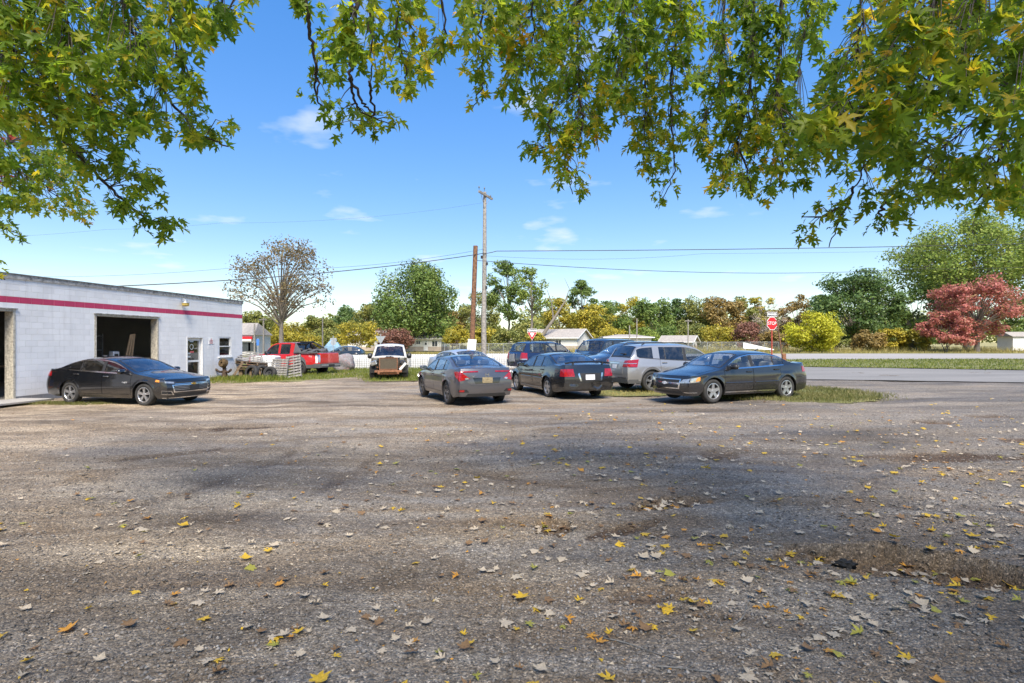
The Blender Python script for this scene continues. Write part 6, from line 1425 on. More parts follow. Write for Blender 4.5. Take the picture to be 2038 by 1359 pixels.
tree('pale_trunk_tree', 'thin crowned tree with a forked pale trunk left of the gabled house', 1058, 118, 530, 92, 'light', 150, bottom=.42, clumps=20, leaves=3000, leaf=.22, bark='barkpale', cr_=.24, trunk_r=.42)
tree('grey_bare_bush', 'grey leafless tree behind the stop sign', 1535, 112, 596, 80, 'grey', 151, bottom=.15, clumps=26, leaves=1600, leaf=.10, bark='barkpale', cr_=.30, stems=4, trunk_r=.2)
dD = 106; X_ = PX(1066, dD); t = thing('dead_trunk', 'pale dead trunk leaning right above the gabled house roof', 'tree', (X_, dD, gz(X_)), 0, 'trees across the highway')
m = MB(); e = Vector((PX(1130, dD) - X_, 0, PZ(590, dD))); m.tube([(0, 0, 0), (.2 * e.x, 0, 2.8), (.6 * e.x, 0, .62 * e.z), tuple(e)], [.42, .36, .26, .10], 8); m.tube([(.55 * e.x, 0, .6 * e.z), (.5 * e.x, .2, .9 * e.z), (.35 * e.x, .2, 1.15 * e.z)], [.2, .1, .03], 6); m.tube([tuple(e * .9), (e.x * 1.05, 0, e.z * 1.15), (e.x * .9, 0, e.z * 1.35)], [.1, .06, .02], 6); m.build('trunk', M['barkpale'], t, smooth=True, angle=60)
tree('oak_tree', 'large dense dark green tree behind the bright yellow bush', 1700, 104, 534, 186, 'dark', 16, bottom=.06, clumps=48, leaves=19000, leaf=.24, cr_=.27, shape=.9)
tree('yellow_bush', 'round bright yellow bush in the field right of the stop sign', 1617, 84, 612, 108, 'bright', 17, bottom=.02, clumps=34, leaves=9000, leaf=.17, stems=5, cr_=.30, shape=.5)
tree('tall_tree', 'tall light green tree rising at the right edge of the field', 1925, 112, 420, 300, 'light', 18, bottom=.28, clumps=80, leaves=30000, leaf=.26, cr_=.23, shape=.5, trunk_r=.6, shell=(.25, 1))
tree('red_maple', 'red maple standing in the field at the right edge', 1944, 88, 545, 172, 'red', 19, bottom=.14, clumps=46, leaves=14000, leaf=.18, cr_=.25, shape=.6, bark='barkpale', trunk_r=.4, flat=.55)
tree('red_maple', 'lower red and yellow maple leaning out at the left of the taller red one', 1884, 86, 606, 104, 'red', 20, bottom=.12, clumps=24, leaves=6500, leaf=.18, cr_=.30, shape=.5, stems=3, flat=.5)
tree('green_tree', 'mid green tree between the dark tree and the red maples', 1822, 112, 560, 130, 'green', 21, bottom=.05, clumps=26, leaves=8000, leaf=.24, group='trees across the highway')
tree('green_tree', 'mid green tree cut off by the right edge of the photo', 2060, 100, 545, 130, 'green', 22, bottom=.05, clumps=26, leaves=7000, leaf=.24, group='trees across the highway')
UB = [(1010, 100, 652, 70, 'olive'), (1060, 104, 660, 60, 'yellow'), (965, 104, 650, 60, 'yellow'), (1215, 112, 650, 70, 'yellow'), (1275, 108, 650, 80, 'light'), (1325, 110, 645, 70, 'green'), (1375, 112, 640, 70, 'olive'), (1430, 108, 645, 80, 'yellow'), (1490, 104, 640, 70, 'russet'),
      (1545, 100, 655, 60, 'orange'), (1665, 94, 650, 60, 'olive'), (1730, 92, 655, 70, 'orange'), (1775, 94, 650, 60, 'yellow'), (1820, 92, 655, 60, 'yellow'), (535, 105, 655, 80, 'yellow'), (600, 110, 655, 80, 'yellow'), (655, 115, 650, 70, 'olive'), (860, 135, 640, 70, 'green'), (2030, 96, 650, 50, 'green')]
WH = ['under the tall open tree', 'beside the yield sign', 'behind the utility poles', 'above the low shed', 'right of the low shed', 'left of the crossbar pole', 'right of the crossbar pole', 'behind the chain link fence', 'left of the stop sign', 'right of the stop sign', 'under the dark green tree', 'in front of the dark green tree', 'right of the dark green tree', 'left of the red maples', 'left of the red pickup roof', 'above the red pickup roof', 'above the red pickup bed', 'behind the ranch house', 'at the far right edge']
for i, ((px, D_, tp, wd, mt), wh) in enumerate(zip(UB, WH)):
    nm = dict(olive='olive', yellow='yellow', light='pale green', green='green', russet='russet', orange='orange')[mt]
    tree('bush', f'{nm} undergrowth bush {wh}', px, D_, tp, wd, mt, 200 + i, bottom=.0, clumps=18, leaves=4200, leaf=.18, stems=3, cr_=.36, shape=.3, group='bushes along the tree line', cat='bush')
# the wood behind everything reads as one mass
rg = np.random.default_rng(5); Pw = []
for k in range(150):
    x = rg.uniform(-150, 190); y = rg.uniform(165, 200); h = rg.uniform(7, 13.5); c = np.array([x, y, h * .55])
    d = rg.normal(size=(330, 3)); d /= np.linalg.norm(d, axis=1, keepdims=True); Pw.append(c + d * np.array([4.2, 3.5, h * .45]) * (rg.uniform(.2, 1, 330) ** .4)[:, None])
Pw = np.concatenate(Pw); V, F = leaf_quads(Pw, np.tile([[0, -.5, .6]], (len(Pw), 1)), .55, rg)
o = link('far_wood', fast_mesh('far_wood', V, F, LEAF['olive'])); o['kind'] = 'stuff'; o['label'] = 'far wood closing the view behind the trees'; o['category'] = 'wood'
# ------------------------------------------------------------------ overhanging maples
_half = [(.0, .03), (.14, -.03), (.38, -.05), (.26, .07), (.14, .16), (.33, .26), (.40, .40), (.58, .54), (.36, .50), (.23, .46), (.10, .42), (.13, .60), (.23, .72), (.11, .76)]
_out = [(x, y) for x, y in _half] + [(0, 1.0)] + [(-x, y) for x, y in reversed(_half[1:])]
_hw = [(.0, .0), (.20, -.08), (.42, -.10), (.36, .06), (.30, .14), (.56, .20), (.72, .36), (.52, .40), (.33, .42), (.40, .58), (.26, .64), (.17, .80)]
_outw = _hw + [(0, 1.0)] + [(-x, y) for x, y in reversed(_hw[1:])]
def leaf_template(fold, curl, twist=0.0, out=None):
    _out = out or globals()['_out']; pts = [(0, .30, 0)]
    for x, y in _out: pts.append((x, y, fold * abs(x) - curl * (y - .3) ** 2 - .35 * curl * x * x + twist * x * y))
    n = len(_out); F = [(0, 1 + i, 1 + (i + 1) % n) for i in range(n)]
    return np.array(pts, float), np.array(F)
def frames(T, Nn):
    T = T / np.linalg.norm(T, axis=1, keepdims=True); Nn = Nn - T * np.sum(T * Nn, 1, keepdims=True); Nn /= np.linalg.norm(Nn, axis=1, keepdims=True) + 1e-9
    return np.cross(T, Nn), T, Nn
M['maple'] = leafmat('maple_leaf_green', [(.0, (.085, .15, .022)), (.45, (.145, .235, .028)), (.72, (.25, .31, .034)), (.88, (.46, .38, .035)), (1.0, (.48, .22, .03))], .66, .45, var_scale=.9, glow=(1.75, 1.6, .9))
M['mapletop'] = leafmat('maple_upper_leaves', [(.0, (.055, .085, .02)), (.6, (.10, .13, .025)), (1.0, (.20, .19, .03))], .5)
M['maplered'] = leafmat('maple_leaf_red', [(.0, (.20, .03, .02)), (.6, (.34, .05, .03)), (1.0, (.40, .16, .04))], .5)
M['twig'] = plain('maple_twig', (.055, .045, .036), .9, var=.3, scale=12)
# regions of foliage: outline as seen, distance range, leaf length, strands (limbs drooping through it)
LEFT = [
 ([(-60, -190), (505, -190), (500, 12), (465, 45), (425, 60), (395, 95), (385, 130), (405, 180), (400, 225), (455, 250), (463, 270), (395, 288), (300, 268), (250, 295), (160, 290), (-60, 225)], (3.6, 5.6), .125, 3.0,
  [[(225, -60), (262, 60), (300, 135), (345, 205), (400, 268), (455, 290)], [(120, -60), (140, 90), (165, 165), (215, 250)], [(-40, -40), (20, 90), (80, 190), (150, 280)], [(330, -60), (345, 60), (362, 150)], [(430, -60), (440, 10), (470, 20)]]),
 ([(120, 270), (240, 285), (300, 350), (310, 385), (345, 430), (360, 455), (330, 470), (270, 452), (262, 420), (215, 415), (200, 370), (150, 330)], (4.4, 5.4), .115, 1.7, [[(70, 60), (95, 180), (130, 280), (215, 370), (290, 435), (350, 455)]]),
 ([(-60, 215), (130, 290), (160, 340), (150, 380), (180, 420), (170, 440), (120, 440), (75, 430), (-60, 400)], (6.0, 8.0), .12, 2.1, [[(-60, 120), (20, 280), (90, 370), (170, 435)], [(-60, 250), (30, 330), (110, 400)]]),
 ([(-40, 420), (30, 455), (42, 470), (-20, 480)], (5.5, 6.5), .11, 1.3, [[(-80, 400), (-20, 440), (40, 465)]]),
 ([(-30, 505), (18, 512), (20, 530), (5, 558), (-30, 560)], (5.0, 5.6), .11, 1.6, [[(-80, 470), (-20, 515), (10, 555)]])]
LEFTRED = [([(-40, 235), (40, 250), (45, 270), (10, 300), (-40, 310)], (8.5, 9.5), .14, 1.8, [[(-80, 200), (10, 270)]]), ([(-40, 335), (22, 345), (20, 375), (-40, 380)], (8.5, 9.5), .14, 1.6, [[(-80, 320), (10, 360)]])]
RIGHT = [
 ([(568, -40), (645, -40), (640, 10), (625, 45), (600, 65), (580, 40)], (4.2, 4.8), .125, 1.5, [[(606, -80), (610, 0), (616, 60), (628, 120), (630, 190)]]),
 ([(608, 85), (650, 80), (690, 95), (680, 150), (660, 165), (625, 130)], (4.4, 5.0), .115, 1.7, [[(700, -60), (700, 20), (690, 60), (640, 100)]]),
 ([(608, 175), (645, 175), (655, 225), (640, 228), (612, 195)], (4.4, 4.8), .07, .5, [[(628, 120), (628, 190), (650, 225)]]),
 ([(665, 50), (700, 25), (715, -190), (1010, -190), (1000, 60), (1000, 110), (985, 140), (960, 120), (905, 135), (880, 110), (850, 130), (855, 165), (815, 195), (795, 165), (770, 150), (740, 160), (700, 130), (672, 120)], (3.8, 5.4), .13, 1.9,
  [[(705, -80), (708, 20), (700, 90), (697, 150), (720, 200), (745, 225)], [(735, -60), (737, 90), (742, 180)], [(795, -60), (790, 60), (805, 130), (812, 190)], [(960, -60), (957, 60), (952, 120)], [(880, -60), (885, 70), (878, 120)]]),
 ([(668, 180), (690, 170), (690, 215), (745, 215), (785, 235), (787, 250), (745, 262), (700, 268), (690, 287), (650, 272), (665, 240)], (4.2, 4.8), .11, 1.5, [[(697, 150), (705, 200), (725, 225), (775, 245)], [(735, 160), (745, 225), (700, 265)]]),
 ([(930, 120), (985, 125), (985, 160), (965, 200), (955, 225), (925, 225), (945, 185)], (4.6, 5.4), .105, 1.6, [[(957, 100), (965, 160), (940, 215)]]),
 ([(1000, 20), (1040, -190), (1240, -190), (1400, -190), (1405, 60), (1395, 120), (1390, 170), (1330, 200), (1300, 190), (1260, 200), (1225, 240), (1200, 260), (1160, 290), (1100, 280), (1065, 240), (1040, 190), (1010, 215), (995, 190), (1005, 150), (1000, 80)], (4.6, 6.6), .125, 2.4,
  [[(1060, -60), (1062, 60), (1050, 150)], [(1155, -60), (1150, 80), (1155, 190), (1165, 280)], [(1240, -60), (1245, 60), (1245, 160)], [(1345, -60), (1345, 60), (1340, 140), (1330, 230)]]),
 ([(1040, 280), (1075, 285), (1110, 265), (1210, 230), (1215, 260), (1170, 290), (1155, 320), (1165, 350), (1165, 382), (1120, 390), (1110, 350), (1085, 335), (1078, 305), (1040, 310)], (5.0, 6.2), .115, 2.0, [[(1155, 190), (1160, 250), (1130, 320), (1140, 385)], [(1100, 200), (1090, 290), (1050, 300)]]),
 ([(1225, 190), (1300, 180), (1395, 130), (1400, 200), (1375, 260), (1345, 265), (1355, 300), (1340, 350), (1345, 365), (1325, 400), (1308, 405), (1320, 370), (1290, 360), (1265, 330), (1262, 290), (1240, 265)], (5.0, 6.2), .11, 1.6, [[(1340, 100), (1335, 230), (1345, 330), (1320, 400)], [(1290, 120), (1280, 250), (1300, 350)]]),
 ([(1425, -190), (1680, -190), (1660, 40), (1640, 90), (1600, 100), (1595, 140), (1585, 190), (1600, 240), (1640, 280), (1640, 310), (1595, 340), (1595, 370), (1560, 385), (1500, 395), (1470, 380), (1420, 370), (1430, 330), (1360, 285), (1375, 255), (1400, 200), (1390, 150), (1415, 110), (1415, 40)], (4.8, 6.4), .12, 2.0,
  [[(1500, -60), (1500, 60), (1490, 170), (1470, 280), (1500, 390)], [(1560, -60), (1555, 60), (1545, 180), (1560, 300), (1550, 370)], [(1440, -60), (1440, 80), (1425, 200), (1370, 280)], [(1620, -60), (1600, 60), (1580, 200)]]),
 ([(1690, -190), (2110, -190), (2110, 330), (2000, 330), (1900, 345), (1830, 330), (1740, 300), (1690, 290), (1640, 320), (1590, 255), (1600, 235), (1640, 200), (1650, 130), (1680, 110), (1675, 50)], (2.8, 5.4), .125, 3.0,
  [[(1900, -80), (1850, 40), (1800, 125), (1750, 190), (1690, 250), (1620, 275)], [(2080, 60), (2000, 190), (1890, 280), (1800, 350)], [(1980, -80), (1900, 90), (1790, 230), (1720, 330)], [(1720, -80), (1715, 40), (1700, 150)], [(2110, 180), (2040, 250), (1950, 330)]]),
 ([(1660, 320), (1740, 290), (1850, 330), (2000, 320), (2110, 320), (2110, 440), (2020, 432), (1990, 405), (1935, 410), (1900, 395), (1870, 415), (1840, 410), (1830, 440), (1800, 440), (1790, 425), (1740, 430), (1700, 400), (1660, 395)], (3.6, 6.4), .12, 2.2, [[(1750, 200), (1720, 330), (1690, 400), (1670, 440)], [(1890, 280), (1850, 360), (1810, 430)], [(2000, 250), (1980, 350), (1940, 405)], [(2110, 300), (2060, 380), (2020, 425)]]),
 ([(1588, 428), (1630, 415), (1665, 400), (1700, 405), (1680, 450), (1655, 480), (1645, 502), (1625, 480), (1600, 478), (1605, 455), (1640, 445), (1620, 430)], (4.6, 5.2), .11, 1.3, [[(1700, 370), (1680, 420), (1650, 490)], [(1690, 400), (1640, 430), (1595, 430)]]),
 ([(1730, 435), (1760, 430), (1775, 445), (1765, 465), (1735, 450)], (4.6, 5.0), .10, 1.3, [[(1760, 400), (1752, 430), (1760, 460)]])]
def px3(px, py, d): return np.array([PX(px, d), d, PZ(py, d)])
def foliage(regions, trunk_xy, rg, tree_obj, limb_z, nbig, matname):
    Lp, Lt, Ln, Ls = [], [], [], []; tw = MB(); br = MB(); starts = []
    for poly, (d0, d1), size, lai, strands in regions:
        xs = [p[0] for p in poly]; ys_ = [p[1] for p in poly]
        S = []
        for st in strands:
            dm = rg.uniform(d0 + .25 * (d1 - d0), d1 - .15 * (d1 - d0)); pts = []
            for i in range(len(st) - 1):
                for k in range(8): t_ = k / 8; pts.append((st[i][0] * (1 - t_) + st[i + 1][0] * t_ + rg.normal() * 2.5, st[i][1] * (1 - t_) + st[i + 1][1] * t_))
            pts.append(st[-1]); dd = np.linspace(dm - .25, dm + .2, len(pts)); Q = [px3(p[0], p[1], d_) for p, d_ in zip(pts, dd)]
            S.append((np.array(pts), dd, np.array(Q))); n = len(Q)
            r0 = .020 if len(st) > 4 else .010
            if st[0][1] < 60: starts.append((Q[0], r0 * 1.3))
            br.tube([Vector(q) for q in Q], [r0 * (1 - .8 * k / n) + .002 for k in range(n)], 6)
        area = 0
        for i in range(len(poly)): a, b_ = poly[i], poly[(i + 1) % len(poly)]; area += a[0] * b_[1] - b_[0] * a[1]
        area = abs(area) / 2; dm = (d0 + d1) / 2; size = size * .82; la = .26 * (size * FPX / dm) ** 2; nl = int((1.12 if min(ys_) < 0 and area > 40000 else 1.0) * lai * area / la); nt_ = max(3, nl // 7); c = 0
        while c < nt_:
            x, y = rg.uniform(min(xs), max(xs)), rg.uniform(min(ys_), max(ys_))
            if not inside(poly, x, y): continue
            c += 1; y -= 12
            if y < -15 and rg.uniform() < .55: continue
            best = min(((np.hypot(s_[0][:, 0] - x, (s_[0][:, 1] - y) * 1.0)).min(), i) for i, s_ in enumerate(S)); s_ = S[best[1]]
            k = int(np.argmin(np.hypot(s_[0][:, 0] - x, s_[0][:, 1] - y))); k = max(0, k - 4)
            d_ = float(np.clip(s_[1][k] + rg.normal() * (d1 - d0) * .30, d0, d1)); A = px3(x, y, d_); B = s_[2][k]
            mid_ = (A + B) / 2 + np.array([0, 0, .08 * np.linalg.norm(A - B)])
            if best[0] < 130: br.tube([Vector(B), Vector(mid_), Vector(A)], [.0045, .0035, .002], 4, cap=False)
            out = A - B; out[2] *= .3; out = out / (np.linalg.norm(out) + 1e-6)
            for q in range(7):
                az = rg.uniform(0, 6.28); o_ = np.array([math.cos(az), math.sin(az), 0]) * .7 + out * .5
                pos = A + o_ * rg.uniform(.01, .09) + np.array([0, 0, rg.uniform(-.09, .05)]); Lp.append(pos)
                tdir = o_ + np.array([0, 0, -rg.uniform(.2, 1.3)]); Lt.append(tdir)
                Ln.append(np.array([0, 0, 1.0]) + rg.normal(size=3) * .45 + o_ * .3); Ls.append(size * rg.uniform(.45, 1.3))
    Lp, Lt, Ln, Ls = map(np.array, (Lp, Lt, Ln, Ls))
    Xa, Ta, Na = frames(Lt, Ln)
    app = Ls / np.maximum(.5, Lp[:, 1]); infr = (Lp[:, 2] < CAMZ + Lp[:, 1] * .60) & (np.abs(Lp[:, 0]) < Lp[:, 1] * .90)
    order = np.argsort(-(app * infr)); big = order[:nbig]; rest_ = np.ones(len(Lp), bool); rest_[big] = False
    tmpl = [leaf_template(.15, .55, .1), leaf_template(.45, .25, .35), leaf_template(-.25, .75, -.4), leaf_template(.5, -.35, .2)]
    meshes = [fast_mesh('leaf', v, f, M[matname], False) for v, f in tmpl]
    if tree_obj is not None:
        off = Vector(tree_obj.location)
        for i in big:
            m4 = Matrix(((Xa[i][0], Ta[i][0], Na[i][0]), (Xa[i][1], Ta[i][1], Na[i][1]), (Xa[i][2], Ta[i][2], Na[i][2]))) * Ls[i]
            o = link('leaf', meshes[i % 4], tree_obj); o.matrix_local = Matrix.Translation(Vector(Lp[i]) - off) @ m4.to_4x4()
    Vs, Fs, o_ = [], [], 0
    for k in range(4):
        sel = np.where(rest_)[0]; sel = sel[sel % 4 == k]; v, f = tmpl[k]
        W_ = Lp[sel][:, None, :] + Ls[sel][:, None, None] * (v[None, :, 0:1] * Xa[sel][:, None, :] + v[None, :, 1:2] * Ta[sel][:, None, :] + v[None, :, 2:3] * Na[sel][:, None, :])
        Vs.append(W_.reshape(-1, 3)); Fs.append((f[None] + (np.arange(len(sel)) * len(v))[:, None, None] + o_).reshape(-1, 3)); o_ += len(sel) * len(v)
    return np.concatenate(Vs), np.concatenate(Fs), br, starts
def big_maple(label, xy, regions, seed, crown_c, crown_r, nup, nbig, extra=None):
    rg = np.random.default_rng(seed); g = gz(xy[0]); t = thing('maple_tree', label, 'tree', (xy[0], xy[1], g), 0, 'maples overhanging the yard'); off = np.array([xy[0], xy[1], g])
    V, F, br, starts = foliage(regions, xy, rg, t, 5, nbig, 'maple')
    o = link('crown', fast_mesh('crown', V - off, F, M['maple']), t); o['kind'] = 'stuff'
    if extra:
        V2, F2, br2, s2 = foliage(extra, xy, rg, None, 5, 0, 'maplered'); o = link('red_leaves', fast_mesh('red_leaves', V2 - off, F2, M['maplered']), t); o['kind'] = 'stuff'; br.add(br2.v, br2.f)
    # limbs carrying the drooping strands
    tr_ = MB(); tr_.tube([(xy[0], xy[1], g - .2), (xy[0] + .1, xy[1], 1.2), (xy[0], xy[1] + .1, 3.2), (xy[0] + .1, xy[1] + .1, 5.4), (xy[0], xy[1], 7.2)], [.48, .38, .33, .2, .05], 12)
    for P_, r0 in starts:
        P_ = Vector(P_); a = Vector((xy[0], xy[1], 3.4 + .25 * random.random())); hi_ = max(P_.z + .6, 4.6); mid_ = a.lerp(P_, .55); mid_.z = hi_ + .5 + .6 * random.random()
        pre = P_ + (mid_ - P_) * .35; pre.z = hi_ + .2; tr_.tube([a, a.lerp(mid_, .5) + Vector((0, 0, .5)), mid_, pre, P_], [.12, .075, .045, .024, r0], 7)
    for k in range(14):
        d = Vector(rg.normal(size=3)); d.z = abs(d.z) * .7; d.normalize(); c = Vector(crown_c) + Vector((d.x * crown_r[0], d.y * crown_r[1], d.z * crown_r[2])) * .8
        if c.y > 0 and c.z < CAMZ + .75 * c.y + 1.2: continue
        a = Vector((xy[0], xy[1], 3.6 + 2.4 * random.random())); tr_.tube([a, a.lerp(c, .5) + Vector((0, 0, .6)), c], [.13, .08, .02], 7)
    for nm, mbd in (('trunk', tr_), ('twigs', br)):
        mbd.v = [(x - off[0], y - off[1], z - off[2]) for x, y, z in mbd.v]; _o = mbd.build(nm, M['bark'] if nm == 'trunk' else M['twig'], t, smooth=True)
        if nm == 'twigs': _o['kind'] = 'stuff'
    # crown above and behind the camera, which shades the yard
    d = rg.normal(size=(nup, 3)); d /= np.linalg.norm(d, axis=1, keepdims=True); P = np.array(crown_c) + d * np.array(crown_r) * (rg.uniform(.15, 1, nup) ** .45)[:, None]
    P += .35 * np.sin(P[:, [1, 2, 0]] * 1.7)
    keep = (P[:, 2] > np.where(P[:, 1] > -1, CAMZ + .66 * np.maximum(P[:, 1], 0) + 1.3, 3.0)); P = P[keep]
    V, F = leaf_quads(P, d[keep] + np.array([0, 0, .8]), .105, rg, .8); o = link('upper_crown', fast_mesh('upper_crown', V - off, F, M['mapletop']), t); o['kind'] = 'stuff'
    return t
big_maple('maple hanging green leaves into the upper left of the view', (-8.2, -1.5), LEFT, 31, (-8.5, -3.6, 5.9), (6.8, 4.2, 2.3), 5000, 170, LEFTRED)
big_maple('maple hanging green and yellow leaves across the top and upper right of the view', (6.4, -2.6), RIGHT, 32, (4.2, -3.6, 6.0), (10.0, 4.4, 2.5), 7500, 300)

# ------------------------------------------------------------------ grass
GRASS = dict(lush=leafmat('green_grass_blades', [(.1, (.085, .125, .02)), (.5, (.155, .195, .03)), (.9, (.28, .27, .055))], .35, var_scale=1.2),
             dry=leafmat('dry_grass_blades', [(.1, (.19, .175, .055)), (.5, (.32, .28, .09)), (.9, (.46, .38, .16))], .3, var_scale=.6),
             mixed=leafmat('mixed_grass_blades', [(.1, (.075, .095, .022)), (.5, (.15, .155, .04)), (.9, (.28, .235, .10))], .3, var_scale=1.0))
def blades(name, label, pts, h, wd, mat, rg, lean=.45, zoff=.0):
    n = len(pts); P = np.asarray(pts); z = .22 * np.tanh(P[:, 0] / 20) + zoff; B = np.column_stack([P, z])
    az = rg.uniform(0, 6.283, n); hh = h * rg.uniform(.45, 1.3, n); side = np.column_stack([np.cos(az), np.sin(az), np.zeros(n)]) * (wd * rg.uniform(.6, 1.3, n))[:, None]
    la = rg.uniform(0, 6.283, n); ln = np.column_stack([np.cos(la), np.sin(la), np.zeros(n)]) * (hh * lean * rg.uniform(.2, 1.2, n))[:, None]; up = np.column_stack([np.zeros(n), np.zeros(n), hh])
    V = np.stack([B - side, B + side, B + side * .6 + up * .6 + ln * .45, B - side * .6 + up * .6 + ln * .45, B + up + ln], 1).reshape(-1, 3)
    i = np.arange(n)[:, None] * 5; F = np.concatenate([np.column_stack([i, i + 1, i + 2]), np.column_stack([i, i + 2, i + 3]), np.column_stack([i + 3, i + 2, i + 4])])
    o = link(name, fast_mesh(name, V, F, mat)); o['kind'] = 'stuff'; o['label'] = label; o['category'] = 'grass'; return o
def scatter(poly, n, rg, clump=0.0, xmin=None, xmax=None):
    xs = [p[0] for p in poly]; ys_ = [p[1] for p in poly]; R = []
    x0, x1 = (xmin if xmin is not None else min(xs)), (xmax if xmax is not None else max(xs))
    ph = rg.uniform(0, 6, 4)
    while len(R) < n:
        x, y = rg.uniform(x0, x1), rg.uniform(min(ys_), max(ys_))
        if not inside(poly, x, y): continue
        if clump and rg.uniform() < clump * (.5 + .5 * math.sin(x * 2.3 + ph[0]) * math.cos(y * 1.9 + ph[1]) + .3 * math.sin(x * 7 + y * 5 + ph[2])): continue
        R.append((x, y))
    return R
def fringe(poly, n, rg, s=.22):
    R = []; seg = [(Vector(poly[i]), Vector(poly[(i + 1) % len(poly)])) for i in range(len(poly))]; ln = np.array([(b - a).length for a, b in seg]); ln /= ln.sum()
    for k in rg.choice(len(seg), n, p=ln):
        a, b = seg[k]; q = a.lerp(b, rg.uniform()); R.append((q.x + rg.normal() * s, q.y + rg.normal() * s))
    return R
rg = np.random.default_rng(77)
blades('grass', 'short rough grass around the red pickup and the wreck', scatter(GR_A, 26000, rg, .5) + fringe(GR_A, 4000, rg, .3), .13, .012, GRASS['lush'], rg, zoff=.03)
blades('grass', 'tall weeds growing along the foot of the scrap pile', [(x + rg.normal() * .25, y) for x, y in zip(rg.uniform(-15.0, -11.4, 1500), 27.4 + rg.normal(size=1500) * .22 + .1)], .24, .016, GRASS['lush'], rg, zoff=.03)
blades('grass', 'weedy grass on the island behind the charcoal sedan', scatter(GR_B, 12000, rg, .75) + fringe(GR_B, 3500, rg, .25), .085, .007, GRASS['mixed'], rg, .8, zoff=.05)
blades('grass', 'thin dry grass under the silver crossover', scatter(GR_C, 2600, rg, .8) + fringe(GR_C, 900, rg), .06, .006, GRASS['dry'], rg, .9, zoff=.025)
blades('grass', 'weeds at the rear wheel of the black sedan', scatter(GR_D, 2400, rg, .7) + fringe(GR_D, 700, rg, .12), .07, .006, GRASS['mixed'], rg, .9, zoff=.015)
blades('grass', 'mown grass on the strip between street and highway', scatter(MEDIAN, 26000, rg, .4, 11, 60) + [q for q in fringe(MEDIAN, 9000, rg, .3) if q[0] < 60], .10, .022, GRASS['lush'], rg, zoff=.05)
blades('grass', 'long dry grass in the field beyond the highway', np.column_stack([rg.uniform(-75, 110, 46000), rg.uniform(73.5, 104, 46000)]), .42, .03, GRASS['dry'], rg, zoff=-.24)
blades('grass', 'tall straw coloured weeds before the tree line', np.column_stack([rg.uniform(10, 100, 9000), rg.uniform(86, 100, 9000)]), .95, .03, GRASS['dry'], rg, zoff=-.24)
blades('grass', 'grass verge behind the white panel fence', np.column_stack([rg.uniform(-30, 5, 6000), rg.uniform(39.8, 48, 6000)]), .14, .02, GRASS['lush'], rg, zoff=.03)

# ------------------------------------------------------------------ loose stones, twigs and fallen leaves
n = 75000; Dd = 1.9 + 11.0 * rg.uniform(0, 1, n) ** 1.2; Xx = rg.uniform(-.98, .98, n) * Dd; ok = np.abs(np.sin(Xx * .9 + 1.3) + np.cos(Dd * 1.3 + Xx * .4)) * .5 + rg.uniform(0, 1, n) > .5
Dd, Xx = Dd[ok], Xx[ok]; n = len(Dd); zz, _ = lot_height(Xx, Dd); s = .0035 + .0130 * rg.uniform(0, 1, n) ** 3.2
base = np.array([(1, 0, 0), (0, 1, 0), (-1, 0, 0), (0, -1, 0), (.1, .1, .75), (0, 0, -.5)]); V = base[None] * s[:, None, None] * rg.uniform(.6, 1.4, (n, 6, 3)); an = rg.uniform(0, 6.28, n); ca, sa = np.cos(an)[:, None], np.sin(an)[:, None]
V = np.stack([V[..., 0] * ca - V[..., 1] * sa, V[..., 0] * sa + V[..., 1] * ca, V[..., 2]], -1) + np.column_stack([Xx, Dd, zz + s * .25])[:, None, :]
Ft = np.array([(0, 1, 4), (1, 2, 4), (2, 3, 4), (3, 0, 4), (1, 0, 5), (2, 1, 5), (3, 2, 5), (0, 3, 5)]); F = (Ft[None] + (np.arange(n) * 6)[:, None, None]).reshape(-1, 3)
stone = leafmat('loose_stone', [(.1, (.09, .08, .07)), (.5, (.19, .17, .15)), (.8, (.30, .275, .25)), (1.0, (.50, .48, .45))], 0.0, .8)
o = link('gravel', fast_mesh('gravel', V.reshape(-1, 3), F, stone)); o['kind'] = 'stuff'; o['label'] = 'loose stone chips lying on the worn yard surface'; o['category'] = 'gravel'
FL = [('bright yellow', plain('leaf_bright_yellow', (.66, .43, .035), .6, var=.25, scale=3), .22), ('pale cream', plain('leaf_pale_cream', (.56, .47, .35), .7, var=.2, scale=3), .40), ('orange', plain('leaf_orange', (.60, .29, .04), .6, var=.25, scale=3), .13), ('brown', plain('leaf_brown', (.24, .145, .07), .7, var=.3, scale=3), .15), ('yellow green', plain('leaf_yellow_green', (.36, .34, .06), .6, var=.25, scale=3), .10)]
for _, mm_, _ in FL:
    nn = mm_.node_tree; bb = nn.nodes['Principled BSDF']; tl = nn.nodes.new('ShaderNodeBsdfTranslucent'); ms = nn.nodes.new('ShaderNodeMixShader'); ms.inputs[0].default_value = .25
    nn.links.new(bb.inputs['Base Color'].links[0].from_socket, tl.inputs[0]); nn.links.new(bb.outputs[0], ms.inputs[1]); nn.links.new(tl.outputs[0], ms.inputs[2]); nn.links.new(ms.outputs[0], nn.nodes['Material Output'].inputs[0])
L = []
while len(L) < 1500:
    D_ = 2.5 + 14 * rg.uniform() ** 1.15; x = rg.uniform(-.95, .95) * D_
    wgt = (.16 + .84 / (1 + math.exp(-(x + .6 - .10 * D_) / (.9 + .12 * D_)))) * (1 if D_ < 9 else math.exp(-(D_ - 9) / 3.5)) * (.55 if D_ < 3.4 else 1) * (.35 if x < -6 else 1)
    wgt *= .25 + 1.1 * max(0, .5 + .5 * math.sin(x * 1.1 + .7 * math.sin(D_ * .9)) * math.cos(D_ * 1.4 + .5 * x) + .25 * math.sin(2.7 * x + 3.1 * D_))
    if rg.uniform() < wgt: L.append((x, D_))
